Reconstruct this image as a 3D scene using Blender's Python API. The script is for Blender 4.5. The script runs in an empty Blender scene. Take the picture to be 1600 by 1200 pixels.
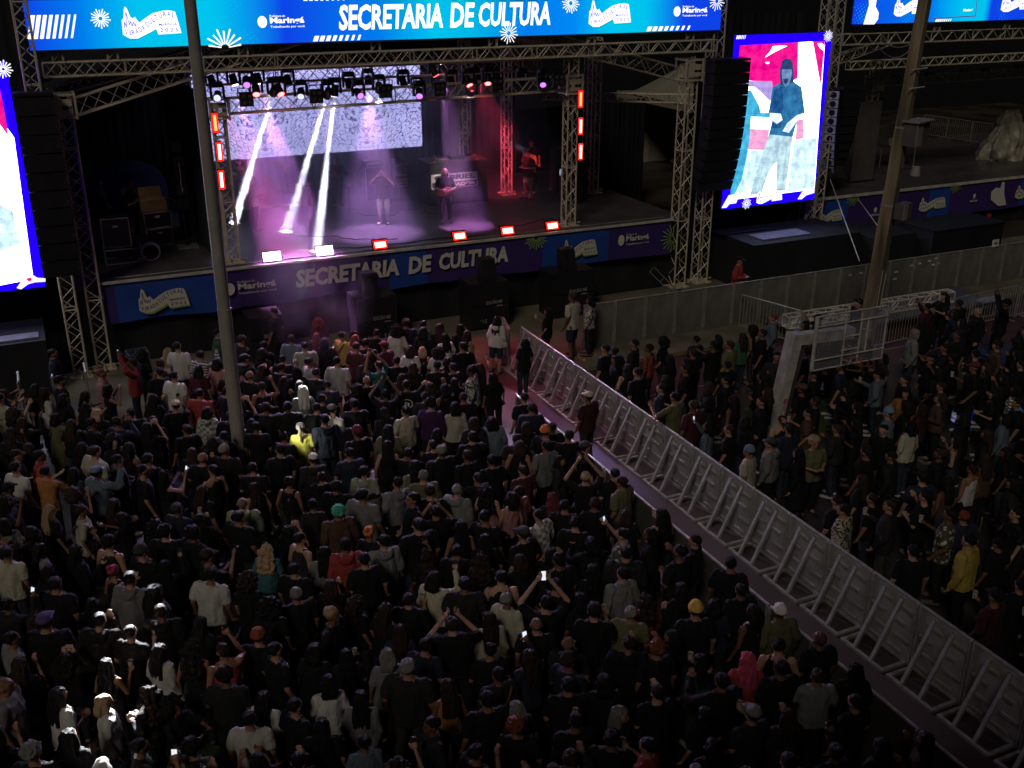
import bpy, bmesh, math, random
import numpy as np
from math import sin, cos, pi, radians, hypot, atan2, tan
from mathutils import Vector, Matrix, noise, Euler
random.seed(7)
S = bpy.context.scene
COL = S.collection
# ---------------------------------------------------------------- camera
F_PX, PITCH, YAW, CAM_H = 1620.0, radians(22.1), radians(24.7), 10.5
cd = bpy.data.cameras.new('camera'); cam = bpy.data.objects.new('camera', cd); COL.objects.link(cam)
cd.sensor_width = 36.0; cd.lens = 36.0*F_PX/1600.0; cd.clip_end = 600; cd.clip_start = .1
cam.location = (0, 0, CAM_H); cam.rotation_euler = (pi/2-PITCH, 0, -YAW)
S.camera = cam
S.render.resolution_x, S.render.resolution_y = 1024, 768
# ---------------------------------------------------------------- night sky and the site floodlight
SUN_EL, SUN_AZ = radians(42), radians(222)   # azimuth clockwise from +Y
w = bpy.data.worlds.new("World"); S.world = w; w.use_nodes = True
nt = w.node_tree; bg = nt.nodes['Background']
sk = nt.nodes.new('ShaderNodeTexSky'); sk.sky_type = 'NISHITA'; sk.sun_disc = False
sk.sun_elevation = SUN_EL; sk.sun_rotation = SUN_AZ
nt.links.new(sk.outputs[0], bg.inputs[0]); bg.inputs[1].default_value = 0.0005
sd = bpy.data.lights.new('site_floodlight', 'SUN'); sd.energy = 0.45; sd.angle = radians(14); sd.color = (1.0, .9, .76)
so = bpy.data.objects.new('site_floodlight', sd); COL.objects.link(so)
sdir = Vector((sin(SUN_AZ)*cos(SUN_EL), cos(SUN_AZ)*cos(SUN_EL), sin(SUN_EL)))
so.rotation_euler = (-sdir).to_track_quat('-Z', 'Y').to_euler()
so.location = (-5, -10, 25)
S.view_settings.view_transform = 'Standard'; S.view_settings.look = 'None'
S.view_settings.exposure = 0.0; S.view_settings.gamma = 1.0
S.cycles.use_denoising = True
S.cycles.max_bounces = 5; S.cycles.diffuse_bounces = 2; S.cycles.glossy_bounces = 2
S.cycles.transmission_bounces = 3; S.cycles.transparent_max_bounces = 6; S.cycles.volume_bounces = 0
S.cycles.sample_clamp_indirect = 2.0; S.cycles.sample_clamp_direct = 0.0
S.cycles.caustics_reflective = False; S.cycles.caustics_refractive = False

# ---------------------------------------------------------------- camera geometry used to read positions off known planes
_fw = Vector((sin(YAW)*cos(PITCH), cos(YAW)*cos(PITCH), -sin(PITCH))); _rt = Vector((cos(YAW), -sin(YAW), 0)); _up = _rt.cross(_fw)
_C = Vector((0, 0, CAM_H))
def ray(u, v): return _fw + _rt*((u-800)/F_PX) + _up*((600-v)/F_PX)
def onz(u, v, z=0.0):
    d = ray(u, v); return _C + d*((z-CAM_H)/d.z)
def ony(u, v, Y):
    d = ray(u, v); return _C + d*(Y/d.y)
def proj(p):
    q = Vector(p)-_C; z = q.dot(_fw); return 800+F_PX*q.dot(_rt)/z, 600-F_PX*q.dot(_up)/z

# ---------------------------------------------------------------- materials
M = {}
def newmat(name):
    m = bpy.data.materials.new(name); m.use_nodes = True; M[name] = m
    return m, m.node_tree, m.node_tree.nodes['Principled BSDF']
def N(nt, t, **kw):
    n = nt.nodes.new(t)
    for k, v in kw.items(): setattr(n, k, v)
    return n
def coords(nt, scale=(1, 1, 1), kind='Object'):
    tc = N(nt, 'ShaderNodeTexCoord'); mp = N(nt, 'ShaderNodeMapping'); mp.inputs['Scale'].default_value = scale
    nt.links.new(tc.outputs[kind], mp.inputs[0]); return mp.outputs[0]
def mat(name, col, rough=.6, metal=0., var=.25, scale=3., bump=0., bscale=30., stretch=(1, 1, 1), spec=.5):
    m, nt, b = newmat(name)
    v = coords(nt, stretch)
    n = N(nt, 'ShaderNodeTexNoise'); n.inputs['Scale'].default_value = scale; n.inputs['Detail'].default_value = 5
    nt.links.new(v, n.inputs['Vector'])
    r = N(nt, 'ShaderNodeMapRange'); r.inputs[1].default_value = .3; r.inputs[2].default_value = .7
    r.inputs[3].default_value = 1-var; r.inputs[4].default_value = 1+var
    nt.links.new(n.outputs[0], r.inputs[0])
    x = N(nt, 'ShaderNodeVectorMath', operation='SCALE'); x.inputs[0].default_value = col[:3]
    nt.links.new(r.outputs[0], x.inputs['Scale']); nt.links.new(x.outputs[0], b.inputs['Base Color'])
    b.inputs['Roughness'].default_value = rough; b.inputs['Metallic'].default_value = metal
    b.inputs['Specular IOR Level'].default_value = spec
    if bump:
        n2 = N(nt, 'ShaderNodeTexNoise'); n2.inputs['Scale'].default_value = bscale; nt.links.new(v, n2.inputs['Vector'])
        bp = N(nt, 'ShaderNodeBump'); bp.inputs['Strength'].default_value = bump; bp.inputs['Distance'].default_value = .02
        nt.links.new(n2.outputs[0], bp.inputs['Height']); nt.links.new(bp.outputs[0], b.inputs['Normal'])
    return m
def objmat(name, rough, kind='plain', bump=.4, bscale=25., stretch=(1, 1, .4), spec=.3, sheen=0):
    """base colour comes from each object's own colour, so one mesh can be worn in many colours"""
    m, nt, b = newmat(name)
    oi = N(nt, 'ShaderNodeObjectInfo'); v = coords(nt, stretch)
    n = N(nt, 'ShaderNodeTexNoise'); n.inputs['Scale'].default_value = 7; n.inputs['Detail'].default_value = 4; nt.links.new(v, n.inputs['Vector'])
    r = N(nt, 'ShaderNodeMapRange'); r.inputs[1].default_value = .3; r.inputs[2].default_value = .7; r.inputs[3].default_value = .8; r.inputs[4].default_value = 1.15
    nt.links.new(n.outputs[0], r.inputs[0])
    fac = r.outputs[0]
    if kind != 'plain':
        v2 = coords(nt)
        if kind == 'stripe':
            t = N(nt, 'ShaderNodeTexWave', bands_direction='Z'); t.inputs['Scale'].default_value = 4.5; nt.links.new(v2, t.inputs['Vector']); o = t.outputs['Fac']; lo, hi, a, c = .45, .55, .12, 1.1
        elif kind == 'check':
            t = N(nt, 'ShaderNodeTexChecker'); t.inputs['Scale'].default_value = 14; nt.links.new(v2, t.inputs['Vector']); o = t.outputs['Fac']; lo, hi, a, c = 0, 1, .45, 1.1
        elif kind == 'print':
            t = N(nt, 'ShaderNodeTexVoronoi'); t.inputs['Scale'].default_value = 13; nt.links.new(v2, t.inputs['Vector']); o = t.outputs['Distance']; lo, hi, a, c = .25, .45, 1.3, .15
        elif kind == 'graphic':
            t = N(nt, 'ShaderNodeTexNoise'); t.inputs['Scale'].default_value = 9; t.inputs['Distortion'].default_value = 2.5; nt.links.new(v2, t.inputs['Vector']); o = t.outputs['Fac']; lo, hi, a, c = .46, .52, .1, 1.2
        r2 = N(nt, 'ShaderNodeMapRange'); r2.inputs[1].default_value = lo; r2.inputs[2].default_value = hi; r2.inputs[3].default_value = a; r2.inputs[4].default_value = c
        nt.links.new(o, r2.inputs[0]); mu = N(nt, 'ShaderNodeMath', operation='MULTIPLY'); nt.links.new(fac, mu.inputs[0]); nt.links.new(r2.outputs[0], mu.inputs[1]); fac = mu.outputs[0]
    x = N(nt, 'ShaderNodeVectorMath', operation='SCALE'); nt.links.new(oi.outputs['Color'], x.inputs[0]); nt.links.new(fac, x.inputs['Scale'])
    nt.links.new(x.outputs[0], b.inputs['Base Color']); b.inputs['Roughness'].default_value = rough; b.inputs['Specular IOR Level'].default_value = spec
    n2 = N(nt, 'ShaderNodeTexNoise'); n2.inputs['Scale'].default_value = bscale; n2.inputs['Detail'].default_value = 3; nt.links.new(v, n2.inputs['Vector'])
    bp = N(nt, 'ShaderNodeBump'); bp.inputs['Strength'].default_value = bump; bp.inputs['Distance'].default_value = .02
    nt.links.new(n2.outputs[0], bp.inputs['Height']); nt.links.new(bp.outputs[0], b.inputs['Normal'])
    return m
def emat(name, col, st, sample=True):
    m = bpy.data.materials.new(name); m.use_nodes = True; nt = m.node_tree; nt.nodes.clear(); M[name] = m
    e = N(nt, 'ShaderNodeEmission'); e.inputs[0].default_value = (*col, 1); e.inputs[1].default_value = st
    if name.startswith('scr_') and name != 'scr_blue':   # live picture: mottled tone and the screen's module seams
        tc = N(nt, 'ShaderNodeTexCoord'); no = N(nt, 'ShaderNodeTexNoise'); no.inputs['Scale'].default_value = 3.5; no.inputs['Detail'].default_value = 5; no.inputs['Roughness'].default_value = .55; nt.links.new(tc.outputs['Object'], no.inputs['Vector'])
        cr = N(nt, 'ShaderNodeValToRGB'); q = cr.color_ramp.elements; nt.links.new(no.outputs[0], cr.inputs[0])
        k = .68 if name in ('scr_shirt', 'scr_shirt_dark', 'scr_trouser', 'scr_pale', 'scr_teal', 'scr_skin') else .88
        q[0].position = .36; q[0].color = (col[0]*k, col[1]*k, col[2]*(k+.1), 1); q[1].position = .66; q[1].color = (col[0]*1.3+.01, col[1]*1.25+.02, col[2]*1.2+.02, 1)
        br = N(nt, 'ShaderNodeTexBrick'); br.offset = 0; br.inputs['Scale'].default_value = 1; br.inputs['Brick Width'].default_value = .5; br.inputs['Row Height'].default_value = .5; br.inputs['Mortar Size'].default_value = .006
        br.inputs['Color1'].default_value = br.inputs['Color2'].default_value = (1, 1, 1, 1); br.inputs['Mortar'].default_value = (.7, .7, .75, 1)
        sx = N(nt, 'ShaderNodeSeparateXYZ'); cx = N(nt, 'ShaderNodeCombineXYZ'); nt.links.new(tc.outputs['Object'], sx.inputs[0]); nt.links.new(sx.outputs['X'], cx.inputs[0]); nt.links.new(sx.outputs['Z'], cx.inputs[1]); nt.links.new(cx.outputs[0], br.inputs['Vector'])
        mm = N(nt, 'ShaderNodeMix', data_type='RGBA', blend_type='MULTIPLY'); mm.inputs['Factor'].default_value = 1; nt.links.new(cr.outputs[0], mm.inputs['A']); nt.links.new(br.outputs['Color'], mm.inputs['B']); nt.links.new(mm.outputs['Result'], e.inputs[0])
    o = N(nt, 'ShaderNodeOutputMaterial'); nt.links.new(e.outputs[0], o.inputs[0])
    m.cycles.emission_sampling = 'AUTO' if sample else 'NONE'
    return m
mat('aluminium', (.68, .6, .44), .45, .15, .15, 6, .15, 60)
mat('dark_metal', (.03, .03, .032), .5, .3, .3)
mat('black_cloth', (.011, .011, .014), .85, 0, .4, 1.2, .5, 4, (1, 1, .3))
mat('black_mesh', (.008, .008, .012), .9, 0, .3, 2)
mat('black_plastic', (.016, .016, .018), .5, 0, .3, 4, .3, 80)
mat('deck_board', (.09, .08, .085), .38, 0, .3, 1.3, .15, 40)
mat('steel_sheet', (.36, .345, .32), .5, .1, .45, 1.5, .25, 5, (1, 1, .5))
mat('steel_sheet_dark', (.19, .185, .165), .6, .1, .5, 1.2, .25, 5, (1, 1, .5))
mat('steel_sheet_shaded', (.085, .085, .07), .6, .1, .3, 1.5, .25, 5, (1, 1, .5))  # same sheet, weaker light at the crowd fence put into its colour
mat('steel_rib', (.42, .41, .36), .45, .4, .2, 4)
mat('galvanised', (.44, .43, .38), .45, .5, .25, 8)
mat('roof_skin', (.02, .02, .025), .7, 0, .3, 1)
mat('white_strip', (.6, .58, .5), .6)
mat('tent_fabric', (.34, .32, .25), .75, 0, .12, 1, .3, 3)
mat('lamp_pole_paint', (.36, .33, .3), .5, .0, .12, 3, .1, 50)
mat('old_wood_pole', (.26, .205, .125), .85, 0, .8, 3.2, .9, 14, (1, 1, .12))
mat('box_paint', (.36, .32, .29), .6, .1, .15)
mat('box_dark', (.13, .11, .1), .6, .1, .15)
mat('hoop_paint', (.5, .46, .44), .6, 0, .3, 4)
mat('hoop_paint_shaded', (.07, .055, .055), .7)
mat('cardboard', (.36, .22, .1), .85)
mat('tarp', (.36, .33, .25), .42, 0, .25, 3, .6, 9)
mat('flight_case', (.02, .02, .022), .5)
mat('concrete', (.17, .15, .1), .85, 0, .3, 1.2, .3, 25)
mat('wood_brown', (.12, .07, .045), .7, 0, .3, 3)
mat('red_plastic', (.5, .03, .02), .4)
mat('rim_orange', (.25, .07, .02), .5)
mat('skirt_navy', (.055, .028, .18), .6, 0, .15, .8)
mat('skirt_blue', (.02, .08, .42), .6, 0, .15, .8)
mat('print_white', (.78, .75, .68), .6, 0, .08)
mat('print_dark', (.015, .015, .05), .6)
mat('print_green', (.3, .5, .1), .6)
mat('sub_text', (.3, .28, .26), .6)
mat('amp_orange', (.4, .2, .06), .6)
mat('guitar_wood', (.5, .09, .05), .25)
mat('chrome', (.6, .6, .6), .25, .9)
mat('cup_plastic', (.5, .48, .42), .4)
mat('line_paint', (.3, .22, .14), .7)
mat('line_yellow', (.32, .27, .07), .7)
mat('puddle', (.012, .012, .014), .04, 0, .1, 3, .12, 5)
mat('cable_white', (.5, .48, .6), .5)
mat('graffiti_pink', (.5, .08, .14), .7)
objmat('skin', .5, bump=.1, stretch=(1, 1, 1), spec=.4)
objmat('hair', .68, bump=1.0, bscale=60, stretch=(1, 1, .1), spec=.22)
objmat('cloth', .85, bump=.7)
for k in ('stripe', 'check', 'print', 'graphic'): objmat('cloth_'+k, .85, k, bump=.6)
emat('led_white', (1, 1, 1), 1.35, False)
emat('phone_glow', (.8, .9, 1), 1.0, True)
emat('strobe_red', (1, .006, .003), 4); emat('strobe_core', (1, .35, .22), 7)
emat('blinder_pink', (1, .5, .95), 30)
emat('lens_red', (1, .06, .06), 14); emat('lens_pink', (1, .6, .75), 8); emat('lens_white', (.95, .9, 1), 6)
emat('lens_violet', (.55, .2, 1), 1.6); emat('lens_dim', (.7, .75, 1), 1.2)
# big LED header: blue to cyan with halftone dots
def ledmat(name, bands, dots=True, st=1.0):
    m = bpy.data.materials.new(name); m.use_nodes = True; nt = m.node_tree; nt.nodes.clear(); M[name] = m
    tc = N(nt, 'ShaderNodeTexCoord'); sx = N(nt, 'ShaderNodeSeparateXYZ'); nt.links.new(tc.outputs['Generated'], sx.inputs[0])
    cr = N(nt, 'ShaderNodeValToRGB'); nt.links.new(sx.outputs['X'], cr.inputs[0])
    e = cr.color_ramp.elements
    while len(e) > 1: e.remove(e[-1])
    e[0].position = bands[0][0]; e[0].color = (*bands[0][1], 1)
    for p, c in bands[1:]:
        q = e.new(p); q.color = (*c, 1)
    out = cr.outputs[0]
    if dots:
        mp = N(nt, 'ShaderNodeMapping'); nt.links.new(tc.outputs['Object'], mp.inputs[0]); mp.inputs['Rotation'].default_value = (0, .6, 0)
        vo = N(nt, 'ShaderNodeTexVoronoi'); vo.inputs['Scale'].default_value = 8.5; vo.inputs['Randomness'].default_value = 0; nt.links.new(mp.outputs[0], vo.inputs['Vector'])
        no = N(nt, 'ShaderNodeTexNoise'); no.inputs['Scale'].default_value = .5; nt.links.new(tc.outputs['Object'], no.inputs['Vector'])
        mr = N(nt, 'ShaderNodeMapRange'); mr.inputs[1].default_value = .42; mr.inputs[2].default_value = .68; mr.inputs[3].default_value = 0; mr.inputs[4].default_value = .4; nt.links.new(no.outputs[0], mr.inputs[0])
        lt = N(nt, 'ShaderNodeMath', operation='LESS_THAN'); nt.links.new(vo.outputs['Distance'], lt.inputs[0]); nt.links.new(mr.outputs[0], lt.inputs[1])
        mx = N(nt, 'ShaderNodeMix', data_type='RGBA'); nt.links.new(out, mx.inputs['A']); mx.inputs['B'].default_value = (.0, .5, .95, 1)
        ml = N(nt, 'ShaderNodeMath', operation='MULTIPLY'); ml.inputs[1].default_value = .55; nt.links.new(lt.outputs[0], ml.inputs[0]); nt.links.new(ml.outputs[0], mx.inputs['Factor']); out = mx.outputs['Result']
    em = N(nt, 'ShaderNodeEmission'); em.inputs[1].default_value = st; nt.links.new(out, em.inputs[0])
    o = N(nt, 'ShaderNodeOutputMaterial'); nt.links.new(em.outputs[0], o.inputs[0])
    return m
BL, CY, MB = (.004, .055, .8), (.0, .55, .86), (.0, .2, .85)
ledmat('header_led', [(0, BL), (.06, MB), (.13, CY), (.22, CY), (.31, BL), (.44, MB), (.52, CY), (.58, (.0, .45, .8)), (.66, MB), (.74, (.0, .25, .9)), (.8, CY), (.86, CY), (.93, BL), (1, BL)])
ledmat('header_led_far', [(0, BL), (.2, MB), (.28, CY), (.34, CY), (.36, BL), (.6, BL), (.61, MB), (.8, CY), (1, CY)])
emat('scr_blue', (.008, .0, .95), 2.4); emat('scr_magenta', (.95, .0, .28), .95); emat('scr_white', (.95, .98, 1), 4.5)
emat('scr_pale', (.62, .88, 1), 1.25); emat('scr_lilac', (.5, .38, .85), .9, False); emat('scr_pink', (.9, .4, .66), 1.0, False)
emat('scr_shirt', (.03, .2, .44), .9, False); emat('scr_shirt_dark', (.012, .1, .3), .9, False); emat('scr_skin', (.2, .35, .62), .9, False); emat('scr_cap', (.03, .06, .2), .8, False)
emat('scr_teal', (.06, .5, .8), 1.0, False); emat('scr_trouser', (.55, .8, .88), 1.0, False); emat('scr_ink', (.1, .06, .35), .8, False); emat('scr_handlight', (.75, .9, 1), 1.1, False)
# back wall LED: lavender with dark contour lines, mirrored
def mazemat():
    m = bpy.data.materials.new('maze_led'); m.use_nodes = True; nt = m.node_tree; nt.nodes.clear(); M['maze_led'] = m
    tc = N(nt, 'ShaderNodeTexCoord'); sx = N(nt, 'ShaderNodeSeparateXYZ'); nt.links.new(tc.outputs['Object'], sx.inputs[0])
    a = N(nt, 'ShaderNodeMath', operation='PINGPONG'); a.inputs[1].default_value = 1.9; nt.links.new(sx.outputs['X'], a.inputs[0])
    dz = N(nt, 'ShaderNodeMath', operation='MULTIPLY'); dz.inputs[1].default_value = .7; nt.links.new(a.outputs[0], dz.inputs[0])
    ad = N(nt, 'ShaderNodeMath', operation='ADD'); nt.links.new(sx.outputs['Z'], ad.inputs[0]); nt.links.new(dz.outputs[0], ad.inputs[1])
    cx = N(nt, 'ShaderNodeCombineXYZ'); nt.links.new(a.outputs[0], cx.inputs[0]); nt.links.new(ad.outputs[0], cx.inputs[1])
    mp = N(nt, 'ShaderNodeMapping'); mp.inputs['Scale'].default_value = (1, 2.1, 1); nt.links.new(cx.outputs[0], mp.inputs[0])
    no = N(nt, 'ShaderNodeTexNoise'); no.inputs['Scale'].default_value = 2.2; nt.links.new(mp.outputs[0], no.inputs['Vector'])
    mx = N(nt, 'ShaderNodeMix', data_type='VECTOR'); mx.inputs['Factor'].default_value = .3; nt.links.new(mp.outputs[0], mx.inputs['A']); nt.links.new(no.outputs['Color'], mx.inputs['B'])
    vo = N(nt, 'ShaderNodeTexVoronoi', feature='DISTANCE_TO_EDGE', voronoi_dimensions='3D'); vo.inputs['Scale'].default_value = 7.6; vo.inputs['Randomness'].default_value = .85; nt.links.new(mx.outputs['Result'], vo.inputs['Vector'])
    r = N(nt, 'ShaderNodeMapRange'); r.inputs[1].default_value = .04; r.inputs[2].default_value = .085; r.inputs[3].default_value = .0; r.inputs[4].default_value = 1; nt.links.new(vo.outputs['Distance'], r.inputs[0])
    n2 = N(nt, 'ShaderNodeTexNoise'); n2.inputs['Scale'].default_value = .8; nt.links.new(tc.outputs['Object'], n2.inputs['Vector'])
    c0 = N(nt, 'ShaderNodeMix', data_type='RGBA'); c0.inputs['A'].default_value = (.4, .45, .86, 1); c0.inputs['B'].default_value = (.52, .46, .86, 1); nt.links.new(n2.outputs[0], c0.inputs['Factor'])
    c = N(nt, 'ShaderNodeMix', data_type='RGBA'); c.inputs['A'].default_value = (.03, .02, .13, 1); nt.links.new(c0.outputs['Result'], c.inputs['B']); nt.links.new(r.outputs[0], c.inputs['Factor'])
    em = N(nt, 'ShaderNodeEmission'); em.inputs[1].default_value = 1.55; nt.links.new(c.outputs['Result'], em.inputs[0])
    o = N(nt, 'ShaderNodeOutputMaterial'); nt.links.new(em.outputs[0], o.inputs[0])
mazemat()
def groundmat():
    m, nt, b = newmat('court')
    v = coords(nt)
    n1 = N(nt, 'ShaderNodeTexNoise'); n1.inputs['Scale'].default_value = .35; n1.inputs['Detail'].default_value = 8; nt.links.new(v, n1.inputs['Vector'])
    n2 = N(nt, 'ShaderNodeTexNoise'); n2.inputs['Scale'].default_value = 40; nt.links.new(v, n2.inputs['Vector'])
    cr = N(nt, 'ShaderNodeValToRGB'); e = cr.color_ramp.elements
    e[0].position = .38; e[0].color = (.02, .017, .013, 1); e[1].position = .62; e[1].color = (.055, .04, .026, 1)
    nt.links.new(n1.outputs[0], cr.inputs[0]); nt.links.new(cr.outputs[0], b.inputs['Base Color'])
    rr = N(nt, 'ShaderNodeMapRange'); rr.inputs[1].default_value = .4; rr.inputs[2].default_value = .6; rr.inputs[3].default_value = .35; rr.inputs[4].default_value = .8
    nt.links.new(n1.outputs[0], rr.inputs[0]); nt.links.new(rr.outputs[0], b.inputs['Roughness'])
    bp = N(nt, 'ShaderNodeBump'); bp.inputs['Strength'].default_value = .3; bp.inputs['Distance'].default_value = .01; nt.links.new(n2.outputs[0], bp.inputs['Height']); nt.links.new(bp.outputs[0], b.inputs['Normal'])
groundmat()
mat('grass_green', (.035, .06, .02), .9, 0, .5, 8, .6, 60)
mat('red_court', (.075, .026, .022), .7, 0, .3, 1.5, .2, 40)
mat('asphalt', (.032, .03, .03), .85, 0, .3, 2, .3, 60)
# ---------------------------------------------------------------- mesh helpers
class MB:
    def __init__(s): s.v = []; s.f = []; s.m = []
    def add(s, vs, fs, mi=0):
        n = len(s.v); s.v += [tuple(x) for x in vs]; s.f += [tuple(i+n for i in f) for f in fs]; s.m += [mi]*len(fs); return s
    def box(s, c, d, rz=0, mi=0, R=None):
        x, y, z = d[0]/2, d[1]/2, d[2]/2
        R = R or Matrix.Rotation(rz, 3, 'Z'); c = Vector(c)
        vs = [c+R@Vector((a*x, b*y, e*z)) for e in (-1, 1) for b in (-1, 1) for a in (-1, 1)]
        return s.add(vs, [(0, 2, 3, 1), (4, 5, 7, 6), (0, 1, 5, 4), (2, 6, 7, 3), (0, 4, 6, 2), (1, 3, 7, 5)], mi)
    def tube(s, a, b, r, r2=None, n=6, mi=0, caps=True):
        a, b = Vector(a), Vector(b); d = b-a
        if d.length < 1e-6: return s
        r2 = r if r2 is None else r2
        q = d.to_track_quat('Z', 'Y').to_matrix()
        vs = [p+q@Vector((rr*cos(2*pi*i/n), rr*sin(2*pi*i/n), 0)) for p, rr in ((a, r), (b, r2)) for i in range(n)]
        fs = [(i, (i+1) % n, n+(i+1) % n, n+i) for i in range(n)]
        if caps: fs += [tuple(range(n))[::-1], tuple(range(n, 2*n))]
        return s.add(vs, fs, mi)
    def loft(s, rings, mi=0, caps=True):
        """rings: lists of equal-length point loops"""
        n = len(rings[0]); vs = [p for r in rings for p in r]; fs = []
        for k in range(len(rings)-1):
            for i in range(n): fs.append((k*n+i, k*n+(i+1) % n, (k+1)*n+(i+1) % n, (k+1)*n+i))
        if caps: fs += [tuple(range(n))[::-1], tuple(range((len(rings)-1)*n, len(rings)*n))]
        return s.add(vs, fs, mi)
    def sphere(s, c, r, nu=10, nv=7, mi=0):
        r = (r, r, r) if not hasattr(r, '__len__') else r
        rings = []
        for j in range(nv+1):
            t = pi*j/nv; t = min(max(t, .02), pi-.02)
            rings.append([(c[0]+r[0]*sin(t)*cos(2*pi*i/nu), c[1]+r[1]*sin(t)*sin(2*pi*i/nu), c[2]-r[2]*cos(t)) for i in range(nu)])
        return s.loft(rings, mi)
    def cap(s, a, ra, b, rb, n=10):
        s.tube(a, b, ra, rb, n); s.sphere(a, ra, n, 6); s.sphere(b, rb, n, 6); return s
    def poly(s, pts, d, mi=0):
        """flat outline pts (world), thickened by vector d"""
        n = len(pts); P = [Vector(p) for p in pts]; d = Vector(d)
        return s.add(P+[p+d for p in P], [tuple(range(n)), tuple(range(2*n-1, n-1, -1))]+[(i, n+i, n+(i+1) % n, (i+1) % n) for i in range(n)], mi)
    def mesh(s, name, mats, smooth=False):
        me = bpy.data.meshes.new(name); me.from_pydata(s.v, [], s.f)
        for m in (mats if isinstance(mats, (list, tuple)) else [mats]): me.materials.append(M[m] if isinstance(m, str) else m)
        if len(me.materials) > 1: me.polygons.foreach_set('material_index', s.m)
        bm = bmesh.new(); bm.from_mesh(me); bmesh.ops.recalc_face_normals(bm, faces=bm.faces); bm.to_mesh(me); bm.free()
        if smooth: me.polygons.foreach_set('use_smooth', [True]*len(me.polygons)); me.set_sharp_from_angle(angle=radians(50))
        me.update(); return me
    def build(s, name, mats, parent=None, smooth=False):
        return link(name, s.mesh(name, mats, smooth), parent)
def link(name, me, parent=None):
    o = bpy.data.objects.new(name, me); COL.objects.link(o)
    if parent: o.parent = parent
    return o
def empty(name, loc=(0, 0, 0), rz=0.):
    o = bpy.data.objects.new(name, None); COL.objects.link(o); o.location = loc; o.rotation_euler = (0, 0, rz); o.empty_display_size = .1
    return o
def tag(o, label=None, cat=None, group=None, kind=None):
    if label: o['label'] = label
    if cat: o['category'] = cat
    if group: o['group'] = group
    if kind: o['kind'] = kind
    return o
def copy_tree(o, parent=None, **kw):
    c = o.copy(); COL.objects.link(c); c.parent = parent
    for ch in o.children: copy_tree(ch, c)
    return c
# parts of a world-placed thing: an Empty at the base, children use world coordinates minus the base
def thing(name, label, cat, loc, group=None):
    t = empty(name, loc); tag(t, label, cat, group); return t
def part(name, mb, mats, t, smooth=False):
    L = Vector(t.location) if t.parent is None else Vector(t['_o'])
    mb.v = [tuple(Vector(p)-L) for p in mb.v]
    return mb.build(name, mats, t, smooth)
def sub(name, mb, mats, t, base, smooth=False):
    mb.v = [tuple(Vector(p)-Vector(base)) for p in mb.v]
    return mb.build(name, mats, t, smooth)

# text as flat lettering fitted into a rectangle on the plane y = Y, facing -Y
def text_mb(body, x0, x1, z0, z1, Y, bold=.02, shear=0., depth=.004, mb=None, rot=0., space=1.):
    c = bpy.data.curves.new('txt', 'FONT'); c.body = body; c.offset = bold; c.shear = shear; c.resolution_u = 2; c.space_character = space
    o = bpy.data.objects.new('txt', c); COL.objects.link(o)
    dg = bpy.context.evaluated_depsgraph_get(); me = bpy.data.meshes.new_from_object(o.evaluated_get(dg))
    vs = [Vector(v.co) for v in me.vertices]; fs = [tuple(p.vertices) for p in me.polygons]
    bpy.data.objects.remove(o); bpy.data.curves.remove(c); bpy.data.meshes.remove(me)
    a = min(v.x for v in vs); b = max(v.x for v in vs); p = min(v.y for v in vs); q = max(v.y for v in vs)
    mb = mb or MB()
    cx, cz = (x0+x1)/2, (z0+z1)/2
    out = []
    for v in vs:
        X = (x0+(v.x-a)/(b-a)*(x1-x0))-cx; Z = (z0+(v.y-p)/(q-p)*(z1-z0))-cz
        out.append((cx+X*cos(rot)-Z*sin(rot), Y, cz+X*sin(rot)+Z*cos(rot)))
    return mb.add(out, fs)
def starburst(mb, cx, cz, R, Y, n=16, r0=.15, w=.03, a0=0., a1=2*pi):
    for i in range(n):
        a = a0+(a1-a0)*(i+.5)/n; RR = R*(1 if i % 2 else .86)
        d = Vector((cos(a), 0, sin(a))); t = Vector((-sin(a), 0, cos(a)))*w
        p = Vector((cx, Y, cz))
        mb.add([p+d*r0*R-t*.6, p+d*RR-t, p+d*RR+t, p+d*r0*R+t*.6], [(0, 1, 2, 3)])
    return mb
def stripes(mb, x0, x1, z0, z1, Y, n, lean=.12, taper=True):
    st = (x1-x0)/n
    for i in range(n):
        ww = st*(.72-.42*i/n if taper else .55); x = x0+i*st
        mb.add([(x, Y, z0), (x+ww, Y, z0), (x+ww+lean, Y, z1), (x+lean, Y, z1)], [(0, 1, 2, 3)])
    return mb
RIB = [(0, .1), (.1, -.02), (.24, -.03), (.48, .17), (.575, .26), (.6, .08), (1, .11), (.97, .45), (.93, .8), (.83, .84), (.71, .83), (.55, .76), (.42, .62), (.3, .47), (.265, .56), (.235, .66), (.2, .6), (.16, .66), (.115, .95), (.09, .98), (.07, .9), (.045, .62), (.01, .57)]
LET = [(.06, .14), (.125, .12), (.175, .14), (.24, .165), (.3, .215), (.355, .28), (.42, .37), (.48, .45), (.54, .525), (.6, .59), (.67, .65), (.745, .69), (.82, .69), (.895, .66)]
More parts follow.
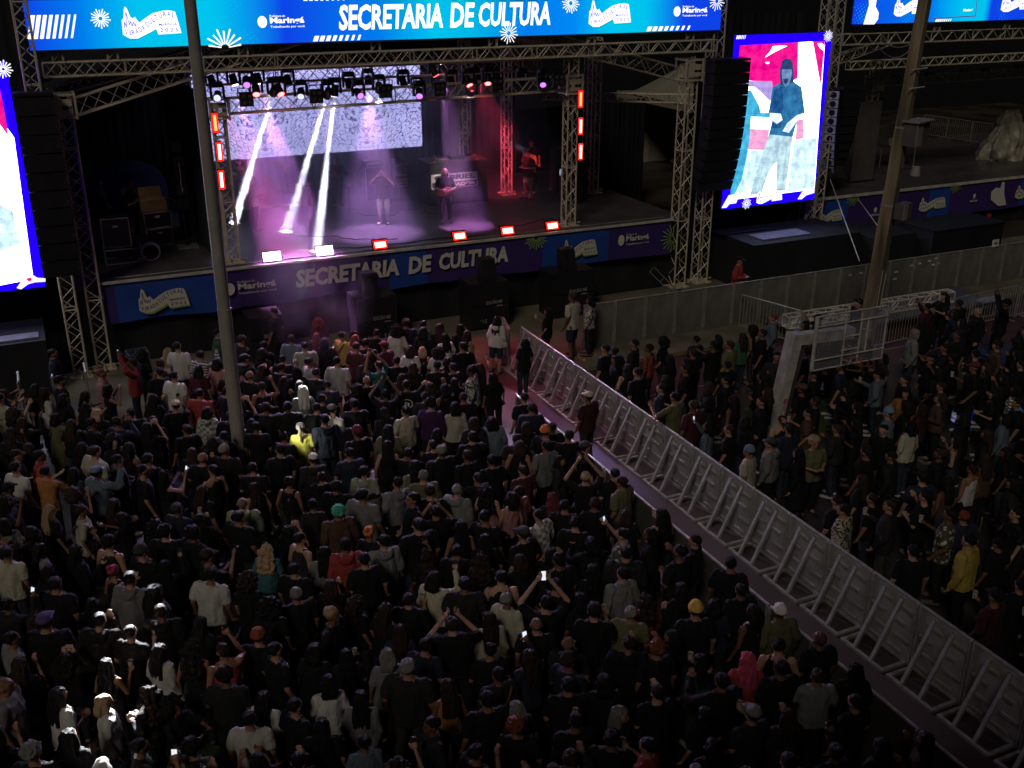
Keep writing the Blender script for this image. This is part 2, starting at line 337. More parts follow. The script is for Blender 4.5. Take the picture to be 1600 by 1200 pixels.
def logo(t, x0, x1, z0, z1, Y, face, ink, under=None, outline=True):
    """mountain and ribbon emblem with its words; parts added to t"""
    W, Hh = x1-x0, z1-z0
    f = lambda a, b: (x0+a*W, Y, z0+b*Hh)
    if under:
        part('emblem_shadow', MB().poly([(x0+a*W+.03*W, Y+.004, z0+b*Hh-.07*Hh) for a, b in RIB], (0, .003, 0)), under, t)
    part('emblem', MB().poly([f(a, b) for a, b in RIB], (0, .003, 0)), face, t)
    mb = MB()
    word = "VIRADACULTURAL"
    for i, ch in enumerate(word):
        a, b = LET[i]; (a1, b1), (a2, b2) = LET[max(0, i-1)], LET[min(13, i+1)]
        rot = atan2((b2-b1)*Hh, (a2-a1)*W)*.75
        hw, hh = W*.024*(0.3 if ch == 'I' else 1), Hh*.082
        text_mb(ch, x0+a*W-hw, x0+a*W+hw, z0+(b+.035)*Hh-hh, z0+(b+.035)*Hh+hh, Y-.006, .008, 0, mb=mb, rot=rot)
    text_mb('MARINGÁ', x0+.63*W, x0+.94*W, z0+.35*Hh, z0+.47*Hh, Y-.006, .006, 0, mb=mb, rot=.02)
    text_mb('2025', x0+.64*W, x0+.95*W, z0+.16*Hh, z0+.28*Hh, Y-.006, .008, 0, mb=mb, space=1.5)
    for zig in ([(.04, .3), (.05, .5), (.075, .34), (.095, .82), (.13, .4), (.155, .52), (.175, .36), (.2, .5), (.225, .36), (.25, .5)],):
        for (a, b), (c, d) in zip(zig, zig[1:]): mb.tube(f(a, b), f(c, d), .006*W, n=4)
    part('emblem_lettering', mb, ink, t)
def city(t, x0, x1, z0, z1, Y, face, crest=True):
    W, Hh = x1-x0, z1-z0
    mb = MB()
    if crest:
        n = 14; mb.poly([(x0+.11*W+.1*W*cos(2*pi*i/n), Y, z0+.5*Hh+.44*Hh*sin(2*pi*i/n)) for i in range(n)], (0, .003, 0)); a = x0+.27*W
    else: a = x0
    text_mb('Prefeitura de', a, a+(x1-a)*.45, z1-.16*Hh, z1, Y, .01, mb=mb)
    text_mb('Maringá', a, x1, z0+.24*Hh, z1-.18*Hh, Y, .03, mb=mb)
    text_mb('Trabalhando por você', a, x1, z0, z0+.2*Hh, Y, .01, mb=mb)
    part('city_lettering', mb, face, t)

def truss_mb(p0, p1, w=.3, h=None, r=.025, rb=.013, mb=None, up=None, step=None, ang=0.):
    p0, p1 = Vector(p0), Vector(p1); d = (p1-p0); L = d.length; d /= L; h = h or w; mb = mb or MB()
    up = Vector(up) if up else (Vector((0, 0, 1)) if abs(d.z) < .9 else Vector((0, 1, 0)))
    sd_ = d.cross(up).normalized(); up = sd_.cross(d).normalized()
    if ang:
        sd_, up = sd_*cos(ang)+up*sin(ang), up*cos(ang)-sd_*sin(ang)
    c = [sd_*(a*w/2)+up*(b*h/2) for a, b in ((-1, -1), (1, -1), (1, 1), (-1, 1))]
    for q in c: mb.tube(p0+q, p1+q, r, n=6)
    st = step or max(w, h)*.95; n = max(2, round(L/st)); 
    for k in range(n):
        a, b = p0+d*(L*k/n), p0+d*(L*(k+1)/n)
        for i in range(4):
            q, s_ = c[i], c[(i+1) % 4]
            if k % 2: q, s_ = s_, q
            mb.tube(a+q, b+s_, rb, n=4, caps=False)
    for k in sorted({0, n} | set(range(0, n+1, 6))):
        a = p0+d*(L*k/n)
        for i in range(4): mb.tube(a+c[i], a+c[(i+1) % 4], rb*1.4, n=4, caps=False)
    return mb
def truss(name, label, cat, p0, p1, w=.3, h=None, mat_='aluminium', group=None, base=None, extra=None, **k):
    t = thing(name, label, cat, base or p0, group)
    part('truss_section', truss_mb(p0, p1, w, h, **k), mat_, t)
    return t
def sleeve(t, c, s=.45):
    """boxy corner block with slots, part of a tower"""
    mb = MB(); x, y, z = c; e = s/2
    for a in (-1, 1):
        for b in (-1, 1):
            mb.box((x+a*e, y+b*e, z), (.05, .05, s+.1)); mb.box((x, y+a*e, z+b*e), (s, .045, .045)); mb.box((x+a*e, y, z+b*e), (.045, s, .045))
    mb.box((x, y-e-.03, z+.1), (s*.72, .02, s*.28)); mb.box((x, y-e-.03, z-.13), (s*.72, .02, s*.2)); mb.box((x-.16*s, y-e-.035, z), (s*.2, .02, s*.7))
    return part('sleeve_block', mb, 'aluminium', t)
# ---------------------------------------------------------------- ground
DZ = 2.4      # deck height
YF = 29.3     # stage front plane
def sheet(name, x0, x1, y0, y1, z, m, kind='structure'):
    o = MB().add([(x0, y0, z), (x1, y0, z), (x1, y1, z), (x0, y1, z)], [(0, 1, 2, 3)]).build(name, m)
    return tag(o, kind=kind)
sheet('ground', -150, 250, -60, 340, 0, 'court')
sheet('asphalt_strip', 12.2, 90, 8, 16.35, .004, 'asphalt')
sheet('red_playing_court', 9.6, 90, 20.3, 23.6, .004, 'red_court')
sheet('pit_floor', -30, 90, 24.95, 29.5, .004, 'concrete')
pv = MB().box((50.5, 24.1, .06), (77, 1.3, .12)); tag(pv.build('pavement', 'concrete'), kind='structure')
def line(x0, y0, x1, y1, m='line_paint', wd=.06, z=.008):
    a, b = Vector((x0, y0, z)), Vector((x1, y1, z)); d = (b-a).normalized(); s_ = Vector((-d.y, d.x, 0))*wd/2
    o = MB().add([a-s_, b-s_, b+s_, a+s_], [(0, 1, 2, 3)]).build('court_line', m); tag(o, kind='structure')
line(13.5, 16.45, 17.1, 16.45); line(17.1, 16.45, 17.6, 13.7); line(18.8, 16.9, 24, 17.3); line(14.6, 11.5, 16.5, 12.9, 'line_yellow'); line(12.4, 21.2, 26, 21.4)
line(0, 14, 9, 14.1); line(-4, 20, 9, 20.1); line(3, 8, 3.3, 26)
def blob(name, cx, cy, rx, ry, z, m, seed, kind='structure', n=40):
    pts = []
    for i in range(n):
        a = 2*pi*i/n; k = 1+.28*noise.noise(Vector((cos(a)*1.6+seed, sin(a)*1.6, seed)))+.12*noise.noise(Vector((cos(a)*5, sin(a)*5+seed, 0)))
        pts.append((cx+rx*k*cos(a), cy+ry*k*sin(a), z))
    o = MB().add(pts, [tuple(range(n))]).build(name, m); return tag(o, kind=kind)
for i, (x, y, rx, ry) in enumerate(((16.6, 18.6, 1.7, 1.2), (22.5, 18.2, 2.2, 1.1), (3.2, 15.5, 1.1, 1.0), (4.1, 19.0, 1.2, .8), (.4, 12.2, .9, .8), (8.0, 15.3, .8, .7))):
    blob('grass_patch', x, y, rx, ry, .012, 'grass_green', i*3.1)
for i, (x, y, rx, ry) in enumerate(((14.9, 15.3, .9, 1.7), (16.4, 15.0, .5, .9), (16.0, 14.3, .35, .4), (17.85, 15.5, .5, 1.6), (20.1, 15.6, .6, 1.8), (15.6, 18.3, .5, .5), (21.9, 16.6, .4, .9), (-.55, 14.8, .25, .5), (4.6, 12.6, .5, .9), (1.3, 11.9, .25, .35), (1.7, 12.3, .2, .5))):
    blob('puddle', x, y, rx, ry, .018, 'puddle', 20+i*2.3)
# grass tufts: one ground-cover object
mb = MB(); rr = random.Random(5)
for x, y, rx, ry in ((16.6, 18.6, 1.6, 1.1), (22.5, 18.2, 2, 1.0), (3.2, 15.5, 1.0, .9), (4.1, 19.0, 1.1, .7)):
    for _ in range(700):
        a, q = rr.uniform(0, 2*pi), rr.random()**.5; px_, py_ = x+rx*q*cos(a), y+ry*q*sin(a); t = rr.uniform(0, pi); h = rr.uniform(.03, .08)
        mb.add([(px_-.006*cos(t), py_-.006*sin(t), .01), (px_+.006*cos(t), py_+.006*sin(t), .01), (px_+rr.uniform(-.02, .02), py_+rr.uniform(-.02, .02), h)], [(0, 1, 2)])
tag(mb.build('grass', 'grass_green'), 'short green grass growing on worn patches of the court', 'grass', kind='stuff')

# ---------------------------------------------------------------- main stage platform
t = thing('stage_platform', 'wide dark stage deck on black cloth skirting behind the main banner', 'stage', (10.3, YF, 0))
mb = MB(); mb.box((10.3, 34.3, DZ-.06), (19.6, 9.8, .12)); part('deck', mb, 'deck_board', t)
mb = MB()
nx = 90
for zt, zb, yy in ((DZ-.14, .02, 29.55),):
    rows = [[(0.6+19.4*i/nx, yy+.03*sin(i*1.3)+.02*sin(i*.41), z) for i in range(nx+1)] for z in (zt, zb)]
    mb.add(rows[0]+rows[1], [(i, i+1, nx+2+i, nx+1+i) for i in range(nx)])
part('cloth_skirting', mb, 'black_cloth', t)
part('edge_trim', MB().box((10.3, YF-.03, DZ+.03), (18.4, .07, .07)), 'white_strip', t)
part('edge_rail', MB().tube((1.2, 29.75, DZ+.02), (19.4, 29.75, DZ+.02), .018), 'galvanised', t)
mb = MB()
for x in np.arange(1.4, 20, 2.2):
    for y in (29.9, 32, 34, 36, 38.6): mb.tube((x, y, 0), (x, y, DZ-.12), .04)
part('support_legs', mb, 'dark_metal', t)
# banner
t = thing('stage_banner', 'long purple banner with grey SECRETARIA DE CULTURA lettering along stage front', 'banner', (10.3, YF, 1.28))
def cloth_grid(x0, x1, zb, zt, Y, nx, nz, seed, amp=.03):
    vs = []; 
    for j in range(nz+1):
        for i in range(nx+1):
            x = x0+(x1-x0)*i/nx; tt = j/nz; z = zt+(zb-zt)*tt
            k = amp*tt
            y = Y+k*noise.noise(Vector((x*.9+z*1.5, z*.5, seed)))*2.2
            if j == nz: z += .05*noise.noise(Vector((x*.6, seed, 0)))*2
            vs.append((x, y, z))
    return vs, [(j*(nx+1)+i, j*(nx+1)+i+1, (j+1)*(nx+1)+i+1, (j+1)*(nx+1)+i) for j in range(nz) for i in range(nx)]
mb = MB(); vs, fs = cloth_grid(1.1, 19.45, 1.26, DZ-.01, YF, 180, 8, 2.)
mb.add(vs, fs); cl = part('banner_cloth', mb, ['skirt_navy', 'skirt_blue'], t, True)
for p in cl.data.polygons:
    x = cl.location.x+p.center.x+10.3
    if 1.5 < x < 4.5 or 9.4 < x < 10.6 or 14.6 < x < 17.0: p.material_index = 1
YL = YF-.075
def pbox(u0, v0, u1, v1, Y):   # lower-left and upper-right pixel of something on the plane y = Y
    a, b = ony(u0, v0, Y), ony(u1, v1, Y); return a.x, b.x, a.z, b.z
a = pbox(462, 462, 660, 404, YL); a2 = pbox(0, 0, 0, 0, YL)
xs = [ony(462, 440, YL).x, ony(624, 425, YL).x, ony(638, 420, YL).x, ony(675, 415, YL).x, ony(686, 415, YL).x, ony(794, 400, YL).x]
z0, z1 = 1.66, 2.2
for wd, x0, x1 in (('SECRETARIA', xs[0], xs[1]), ('DE', xs[2], xs[3]), ('CULTURA', xs[4], xs[5])):
    part('banner_lettering', text_mb(wd, x0, x1, z0, z1, YL, .045, .12), 'print_white', t)
b = pbox(219, 492, 293, 455, YL); logo(t, b[0], b[1], b[2]+.05, b[2]+.75, YL, 'print_white', 'print_dark', 'print_green')
b = pbox(879, 408, 933, 378, YL); logo(t, b[0], b[1], b[2]+.05, b[2]+.72, YL, 'print_white', 'print_dark', 'print_green')
b = pbox(352, 464, 418, 446, YL); city(t, b[0]-.02, b[1]+.25, b[2], b[2]+.42, YL, 'print_white')
b = pbox(965, 386, 1014, 369, YL); city(t, b[0], b[1], b[2], b[2]+.42, YL, 'print_white')
for u, v, r, a0, a1 in ((838, 371, .42, pi, 2*pi), (1052, 372, .5, pi*.45, pi*1.6)):
    p = ony(u, v, YL); part('green_starburst', starburst(MB(), p.x, p.z, r, YL, 11, .2, .018, a0, a1), 'print_green', t)

# ---------------------------------------------------------------- front portal: towers, header truss, roof
def tower(label, x, y, z0, z1, w, cat='truss tower', sl=None, base=True, ang=0., group='truss towers', m='aluminium', step=None):
    t = thing('truss_tower', label, cat, (x, y, z0), group)
    part('truss_section', truss_mb((x, y, z0), (x, y, z1), w, r=.03, rb=.015, ang=ang, step=step), m, t)
    if base:
        mb = MB(); mb.box((x, y, z0+.02), (w+.25, w+.25, .04)); mb.tube((x-w*1.3, y, z0+.07), (x+w*1.3, y, z0+.07), .03); mb.tube((x, y-w*1.3, z0+.07), (x, y+w*1.3, z0+.07), .03)
        part('base_plate', mb, m, t)
    if sl: sleeve(t, (x, y, sl), w+.2)
    return t
tower('aluminium truss tower at far left, just right of the speaker array', .32, 29.0, 0, 10.6, .34)
tower('aluminium truss tower beside the left end of the stage banner', .95, 29.35, 0, 7.4, .36, sl=7.15)
tower('aluminium truss tower at the right end of the stage banner', 19.85, 29.4, 0, 7.45, .42, sl=7.3)
tower('aluminium truss tower left of the right video screen', 20.9, 29.55, 0, 10.6, .4)
truss('header_truss', 'long aluminium box truss under the big blue LED header', 'truss', (.62, YF, 8.03), (20.7, YF, 8.03), .34, .34, group=None)
truss('roof_truss', 'sloping roof truss rising right from the left portal corner block', 'truss', (1.25, 29.75, 7.05), (9.8, 29.75, 9.35), .3, .42)
truss('roof_truss', 'sloping roof truss rising left from the right portal corner block', 'truss', (19.6, 29.75, 7.15), (10.9, 29.75, 9.35), .3, .42)
truss('roof_truss', 'box truss crossing the main stage roof behind the lighting truss', 'truss', (1.2, 33.5, 7.7), (19.6, 33.5, 7.7), .3, .35)
t = thing('stage_roof', 'dark fabric roof pitched over the main stage', 'roof', (10.3, 34, 7.5))
mb = MB(); mb.add([(.6, 30.1, 7.5), (10.3, 30.1, 9.7), (10.3, 39.8, 9.7), (.6, 39.8, 7.5)], [(0, 1, 2, 3)]); mb.add([(20.1, 30.1, 7.5), (10.3, 30.1, 9.7), (10.3, 39.8, 9.7), (20.1, 39.8, 7.5)], [(0, 1, 2, 3)])
part('roof_canopy', mb, 'roof_skin', t)
mb = MB()
for y in (31.5, 35.5, 39.0):
    truss_mb((.7, y, 7.25), (10.3, y, 9.45), .25, mb=mb, r=.02, rb=.01); truss_mb((19.9, y, 7.25), (10.3, y, 9.45), .25, mb=mb, r=.02, rb=.01)
part('rafters', mb, 'aluminium', t)
# dark drapes closing the stage: back and left wing
def drape(label, x0, y0, x1, y1, z0, z1, folds=.09, m='black_cloth'):
    n = max(8, int(hypot(x1-x0, y1-y0)/folds)); d = Vector((x1-x0, y1-y0, 0)).normalized(); nn = Vector((-d.y, d.x, 0))
    mb = MB(); vs = []
    for z in (z0, z1):
        for i in range(n+1):
            p = Vector((x0+(x1-x0)*i/n, y0+(y1-y0)*i/n, z))+nn*(.035*sin(i*1.9)+.02*sin(i*.7)); vs.append(p)
    mb.add(vs, [(i, i+1, n+2+i, n+1+i) for i in range(n)])
    o = mb.build('black_drape', m, smooth=True); return tag(o, label, 'drape', 'black stage drapes')
drape('black drape hanging behind the LED wall at back of stage', .6, 39.3, 18.2, 39.3, DZ, 8.4)
drape('added black mesh sheet darkening the view behind the right wing', 18.4, 39.6, 25.5, 41.0, 0, 4.9, m='black_mesh')  # added sheet hiding the lit ground, stands in for darkness
drape('black drape closing the left wing behind the crew', .7, 38.8, .7, 33.6, DZ, 7.4)
drape('black side drape just left of the foreground lamp pole', 4.15, 35.5, 4.5, 31.4, DZ, 7.2)
drape('black drape behind the left video screen', -7, 31.0, .1, 31.0, 0, 10.5)
drape('black mesh drape behind the right video screen', 21.3, 31.2, 25.9, 31.2, 0, 8.9)

# LED header
t = thing('led_header', 'wide blue LED header over the stage reading SECRETARIA DE CULTURA', 'LED screen', (10.6, YF, 8.5))
HX0, HX1, HZ0, HZ1, YH = .40, 20.85, 8.5, 9.66, YF-.05
part('led_panel', MB().box(((HX0+HX1)/2, YH+.06, (HZ0+HZ1)/2), (HX1-HX0, .1, HZ1-HZ0)), 'header_led', t)
mb = MB(); mb.box(((HX0+HX1)/2, YH+.13, HZ1+.04), (HX1-HX0+.1, .26, .08)); mb.box(((HX0+HX1)/2, YH+.2, (HZ0+HZ1)/2), (HX1-HX0, .12, HZ1-HZ0+.1)); mb.box(((HX0+HX1)/2, YH+.12, HZ0-.03), (HX1-HX0, .2, .06))
part('header_frame', mb, 'dark_metal', t)
mb = MB()
for x in (1.0, 2.3, 5.6, 9.3, 12.9, 16.2, 19.8):
    mb = MB()
    for dx in (-.12, .12): mb.box((x+dx, YF+.1, 8.34), (.05, .08, .36))
    mb.tube((x-.12, YF+.1, 8.2), (x+.12, YF+.1, 8.5), .015); part('hanging_post', mb, 'aluminium', t)
YT = YH-.012
u = lambda px, py: ony(px, py, YT)
part('header_lettering', text_mb('SECRETARIA', u(529, 30).x, u(692, 30).x, 8.78, 9.45, YT, .033, .13), 'led_white', t)
part('header_lettering', text_mb('DE', u(703, 30).x, u(742, 30).x, 8.78, 9.45, YT, .033, .13), 'led_white', t)
part('header_lettering', text_mb('CULTURA', u(748, 30).x, u(860, 30).x, 8.78, 9.45, YT, .033, .13), 'led_white', t)
logo(t, u(189, 30).x, u(281, 30).x, 8.74, 9.5, YT, 'led_white', 'scr_blue')
logo(t, u(920, 30).x, u(986, 30).x, 8.72, 9.48, YT, 'led_white', 'scr_blue')
city(t, u(402, 40).x, u(476, 40).x, 8.88, 9.22, YT, 'led_white')
city(t, u(1052, 20).x, u(1105, 20).x, 8.92, 9.26, YT, 'led_white')
mb = MB()
for px, py, r, n in ((157, 29, .24, 18), (795, 52, .3, 16), (892, 5, .3, 20), (1120, 2, .3, 16)):
    p = u(px, py); part('starburst', starburst(MB(), p.x, p.z, r, YT, n, .2, .014), 'led_white', t)
p = u(352, 75); part('starburst', starburst(MB(), p.x, p.z, .5, YT, 9, .2, .022, 0, pi), 'led_white', t)
stripes(mb, u(40, 45).x, u(118, 45).x, 8.77, 9.32, YT, 8, .16); stripes(mb, u(489, 65).x, u(568, 65).x, 8.52, 8.66, YT, 8, .06)
stripes(mb, u(474, 5).x, u(544, 5).x, 9.56, 9.66, YT, 8, .05); stripes(mb, u(1010, 45).x, u(1082, 45).x, 8.53, 8.66, YT, 8, .06)
part('header_graphics', mb, 'led_white', t)

# inner lighting portal
YI = 30.1
L0, L1 = 4.9, 15.9
tower('inner truss tower carrying the left red strobe lights, beside the pole', L0, YI, DZ, 6.9, .32, sl=6.78)
tower('inner truss tower carrying the right red strobe lights', L1, YI, DZ, 7.9, .34, sl=6.95)
t = truss('lighting_truss', 'lighting truss with lamps hung across the front of the stage', 'truss', (L0+.3, YI, 6.83), (L1-.3, YI, 6.98), .32, .42)
truss('lighting_truss', 'second lighting truss hung behind the front one', 'truss', (5, 32.4, 7.35), (15.9, 32.4, 7.35), .3, .36)
tower('slim truss tower standing behind the mixing table with the white sign', 15.6, 38.3, DZ, 8.2, .34, m='aluminium')
tower('slim truss tower standing alone on the deck left of the crewman in shorts', 16.15, 35.6, DZ, 7.6, .3)
tower('truss tower in the dark right wing of the stage', 19.2, 34.5, DZ, 8, .36)
tower('truss tower behind the right end of the stage banner', 20.3, 36.8, 0, 7.6, .36)
tower('truss tower in the left wing behind the drape', 1.0, 38.5, DZ, 7.4, .3)
truss('side_truss', 'low box truss running under the white tent in the right wing', 'truss', (19.2, 38.6, 5.55), (23.4, 34.0, 5.7), .3)

# back LED wall
a = ony(304, 170, 38.0); b = ony(660, 230, 38.0)
t = thing('led_wall', 'lavender LED wall with dark maze pattern at back of stage', 'LED screen', (9.6, 38, 4))
part('led_panel', MB().box(((a.x+b.x)/2, 38.05, 5.48), (b.x-a.x, .1, 2.96)), 'maze_led', t)
part('screen_frame', MB().box(((a.x+b.x)/2, 38.18, 5.48), (b.x-a.x+.1, .16, 3.04)), 'dark_metal', t)

# ---------------------------------------------------------------- lamps on the rig
def strobe(u_, v_, label, core, angle=0):
    p = ony(u_, v_, YI-.3)
    t = thing('strobe_panel', label, 'stage light', p, 'red strobe panels on the inner towers')
    part('housing', MB().box(p+Vector((0, .05, 0)), (.17, .12, .56)), 'dark_metal', t)
    part('red_border', MB().box(p+Vector((0, -.012, 0)), (.16, .012, .52)), 'strobe_red', t)
    part('light_tube', MB().box(p+Vector((0, -.024, 0)), (.075, .012, .42)), core, t)
    part('clamp', MB().tube(p+Vector((0, .08, 0)), p+Vector((0, .2, 0)), .03), 'dark_metal', t)
emat('strobe_dim', (1, .22, .06), 3.5)
for (x, y), n, c in (((336, 192), 'top red strobe on the left inner tower', 'strobe_dim'), ((343, 237), 'middle red strobe on the left inner tower', 'strobe_core'), ((346, 281), 'lowest red strobe on the left inner tower', 'strobe_core'),
                     ((907, 155), 'top red strobe on the right inner tower', 'strobe_dim'), ((907, 197), 'middle red strobe on the right inner tower', 'strobe_core'), ((907, 237), 'lowest red strobe on the right inner tower', 'strobe_core')):
    strobe(x, y, n, c)
def blinder(u_, v_, label, edge, core, w_=.42, h_=.25):
    g = onz(u_, v_+8, DZ+.05); g.y = 29.62; g = ony(u_, v_, 29.55)
    t = thing('floor_blinder', label, 'stage light', (g.x, g.y, DZ), 'blinder lamps along the stage edge')
    R = Matrix.Rotation(radians(-24), 3, 'X'); c = Vector((g.x, 29.55, DZ+.2))
    part('housing', MB().box(c+Vector((0, .06, .0)), (w_+.05, .1, h_+.05), R=R), 'dark_metal', t)
    part('light_border', MB().box(c+Vector((0, -.005, 0)), (w_, .02, h_), R=R), edge, t)
    part('light_face', MB().box(c+Vector((0, -.022, .0)), (w_*.8, .02, h_*.66), R=R), core, t)
    part('bracket', MB().box(c+Vector((0, .08, -.15)), (w_*.5, .06, .1)), 'dark_metal', t)
blinder(425, 403, 'lit pink-white blinder lamp leftmost on the stage edge', 'blinder_pink', 'blinder_pink', .5)
blinder(507, 394, 'lit pink-white blinder lamp second from left on stage edge', 'blinder_pink', 'blinder_pink', .5)
for k, (x, y) in enumerate(((594, 383), (718, 371), (793, 361), (863, 352))):
    blinder(x, y, ('red blinder lamp at stage edge below the man holding a camera', 'red blinder lamp at stage edge below the guitarist', 'red blinder lamp second from right on the stage edge', 'rightmost red blinder lamp on the stage edge')[k], 'strobe_red', 'strobe_core')
def fourcell(u_, v_, label):
    p = ony(u_, v_, YI-.3)
    t = thing('audience_blinder', label, 'stage light', p, 'unlit four-cell lamps on the lighting truss')
    part('housing', MB().box(p, (.36, .16, .38)), 'black_plastic', t)
    mb = MB()
    for a_ in (-.085, .085):
        for b_ in (-.085, .085): mb.tube(p+Vector((a_, -.09, b_)), p+Vector((a_, -.1, b_)), .06, n=10)
    part('reflectors', mb, 'chrome', t)
    mb = MB(); mb.tube(p+Vector((-.22, 0, 0)), p+Vector((-.22, 0, .3)), .015); mb.tube(p+Vector((.22, 0, 0)), p+Vector((.22, 0, .3)), .015); mb.tube(p+Vector((-.22, 0, .3)), p+Vector((.22, 0, .3)), .015)
    part('yoke', mb, 'dark_metal', t)
for i, (x, y) in enumerate(((385, 155), (494, 150), (602, 142), (686, 139), (776, 131), (872, 124))):
    fourcell(x, y, '%s unlit four-cell lamp from the left on the lighting truss' % ('first', 'second', 'third', 'fourth', 'fifth', 'sixth')[i])
def mover(u_, v_, Y, label, lens=None, aim=None, col=(1, 1, 1), energy=0, spread=4., blend=.2, group='moving head lamps hung on the trusses'):
    p = ony(u_, v_, Y)
    t = thing('moving_head_lamp', label, 'stage light', p, group)
    aimv = (Vector(aim)-p).normalized() if aim is not None else Vector((.1, -.35, -.9)).normalized()
    part('base', MB().box(p+Vector((0, 0, .3)), (.3, .22, .14)), 'black_plastic', t)
    mb = MB()
    for s_ in (-.17, .17): mb.box(p+Vector((s_, 0, .1)), (.05, .12, .34))
    part('yoke', mb, 'black_plastic', t)
    mb = MB(); mb.tube(p-aimv*.16, p+aimv*.14, .1, .12, n=12); part('head', mb, 'black_plastic', t, True)
    part('lens', MB().tube(p+aimv*.142, p+aimv*.15, .095, n=14), lens or 'chrome', t)
    if energy:
        l = bpy.data.lights.new('beam', 'SPOT'); l.energy = energy; l.spot_size = radians(spread); l.spot_blend = blend; l.color = col; l.shadow_soft_size = .05
        o = bpy.data.objects.new('beam_light', l); COL.objects.link(o); o.parent = t; o.location = aimv*.26; o.rotation_euler = aimv.to_track_quat('-Z', 'Y').to_euler()
    return t
W_ = (.86, .9, 1.0)
mover(428, 142, YI-.32, 'lamp throwing the leftmost white beam', 'lens_white', onz(366, 348, DZ), W_, 1000000, 2.8, .6)
mover(512, 146, YI-.32, 'lamp throwing the middle slanting white beam', 'lens_white', onz(447, 362, DZ), W_, 480000, 4.6, 1.0)
mover(523, 142, YI-.32, 'lamp throwing the near-vertical white beam', 'lens_white', onz(495, 392, DZ), W_, 420000, 5.0, 1.0)
mover(650, 135, 34.2, 'lamp behind the truss throwing the pale blue diagonal beam', 'lens_white', (18.6, 33.2, DZ+.3), (.6, .7, 1), 22000, 2.4)
for i, (x, y, Y, ln, en, aim) in enumerate(((731, 127, YI-.3, 'lens_red', 700, (13.5, 25.5, 1.5)), (762, 124, YI-.3, 'lens_red', 700, (11.5, 26, 1.5)), (687, 93, 32.4, 'lens_pink', 500, (12.8, 31.4, DZ)), (678, 112, 32.0, 'lens_red', 300, (14.5, 30.5, DZ)), (745, 118, 32.4, 'lens_red', 1700, (16.8, 36.5, DZ)),
        (365, 125, 31.0, 'lens_pink', 500, (6.4, 29.4, DZ)), (403, 123, 31.0, 'lens_pink', 500, (7.0, 29.8, DZ)), (331, 126, 32.0, 'lens_red', 300, (6.6, 30.8, DZ)), (436, 141, YI-.3, 'lens_red', 60, (8.0, 24.5, 1.5)), (400, 141, YI-.3, 'lens_red', 60, (5.0, 24.5, 1.5)))):
    sp = (34, 34, 22, 24, 34, 26, 26, 20, 40, 40)[i]
    mover(x, y, Y, 'red-lit lamp number %s along the trusses, counted from the left' % ('seven', 'eight', 'six', 'five', 'two', 'four', 'one', 'four', 'three')[i] if 0 else
          ('left one of the two bright red lamps right of the LED wall', 'right one of the two bright red lamps right of the LED wall', 'pink lamp high on the truss above the mixing table', 'small red lamp under the pink one above the mixing table', 'red lamp on the rear truss throwing red light to the right rear',
           'pink lamp above the LED wall, second from the pole', 'pink lamp above the LED wall, third from the pole', 'small red lamp right beside the foreground pole', 'orange-red lamp beside the leftmost white beam', 'red lamp next to the first four-cell lamp')[i],
          ln, aim, ((1, .07, .16) if x > 600 else (1, .1, .35)) if 'red' in ln else (.85, .3, 1), en*(17 if x < 600 else (12 if x == 687 else 1.1)), sp, .6)
for i, (x, y) in enumerate(((450, 126), (545, 132), (630, 128), (705, 128), (815, 126))):
    mover(x, y, 31.2, 'unlit black lamp head hanging over the lighting truss, %s from the left' % ('first', 'second', 'third', 'fourth', 'fifth', 'sixth', 'seventh', 'eighth', 'ninth')[i], group='unlit lamp heads over the lighting truss')

VI = (.62, .42, 1.0)
mover(736, 143, YI-.32, 'warm lamp on the lighting truss aimed at the sign on the mixing table', 'lens_white', (13.5, 34.8, DZ+.9), (1, .8, .78), 2600, 17, .6)  # added lamp, only there to brighten the sign
mover(575, 126, 32.4, 'added violet lamp over the LED wall brightening the middle of the deck', 'lens_violet', (9.8, 31.8, DZ), (.7, .35, 1), 5200, 42, .8)  # added wash that lifts the glow on the centre deck
mover(592, 137, YI-.32, 'warm lamp on the lighting truss aimed at the cameraman at mid stage', 'lens_white', (10.6, 33.2, DZ+1.0), (1, .75, .85), 1300, 18, .6)  # extra lamp put in to light the cameraman
mover(385, 128, YI-.32, 'violet lamp near the pole washing the front rows', 'lens_violet', (4.0, 19.5, 1.5), (.66, .5, 1), 3600, 62, .9)  # added overhead wash, puts violet rims on heads and shoulders
mover(655, 146, YI-.32, 'pink-violet lamp washing the middle of the front rows', 'lens_violet', (7.5, 20, 1.5), (.9, .6, .95), 3600, 62, .9)  # second added wash for rim light in the front rows
mover(848, 128, YI-.32, 'violet lamp on the lighting truss aimed at the far end of the barricade', 'lens_violet', (11.3, 20.5, .6), VI, 1500, 20, .8)
mover(560, 146, YI-.32, 'pink-violet lamp on the lighting truss aimed over the crowd at the barricade', 'lens_violet', (11.4, 15.5, .6), (.85, .68, 1), 1600, 18, .8)
def over(u_, v_, z_=1.75): return onz(u_, v_, z_)
mover(470, 146, YI-.32, 'white lamp on the lighting truss throwing a narrow beam into mid crowd', 'lens_dim', over(466, 600), (.95, .97, 1), 60000, 4.4, .6)
mover(340, 150, YI-.32, 'white lamp next to the pole throwing a narrow beam to the lit blond', 'lens_dim', over(172, 1098, 1.5), (.95, .97, 1), 230000, 4.2, .7)
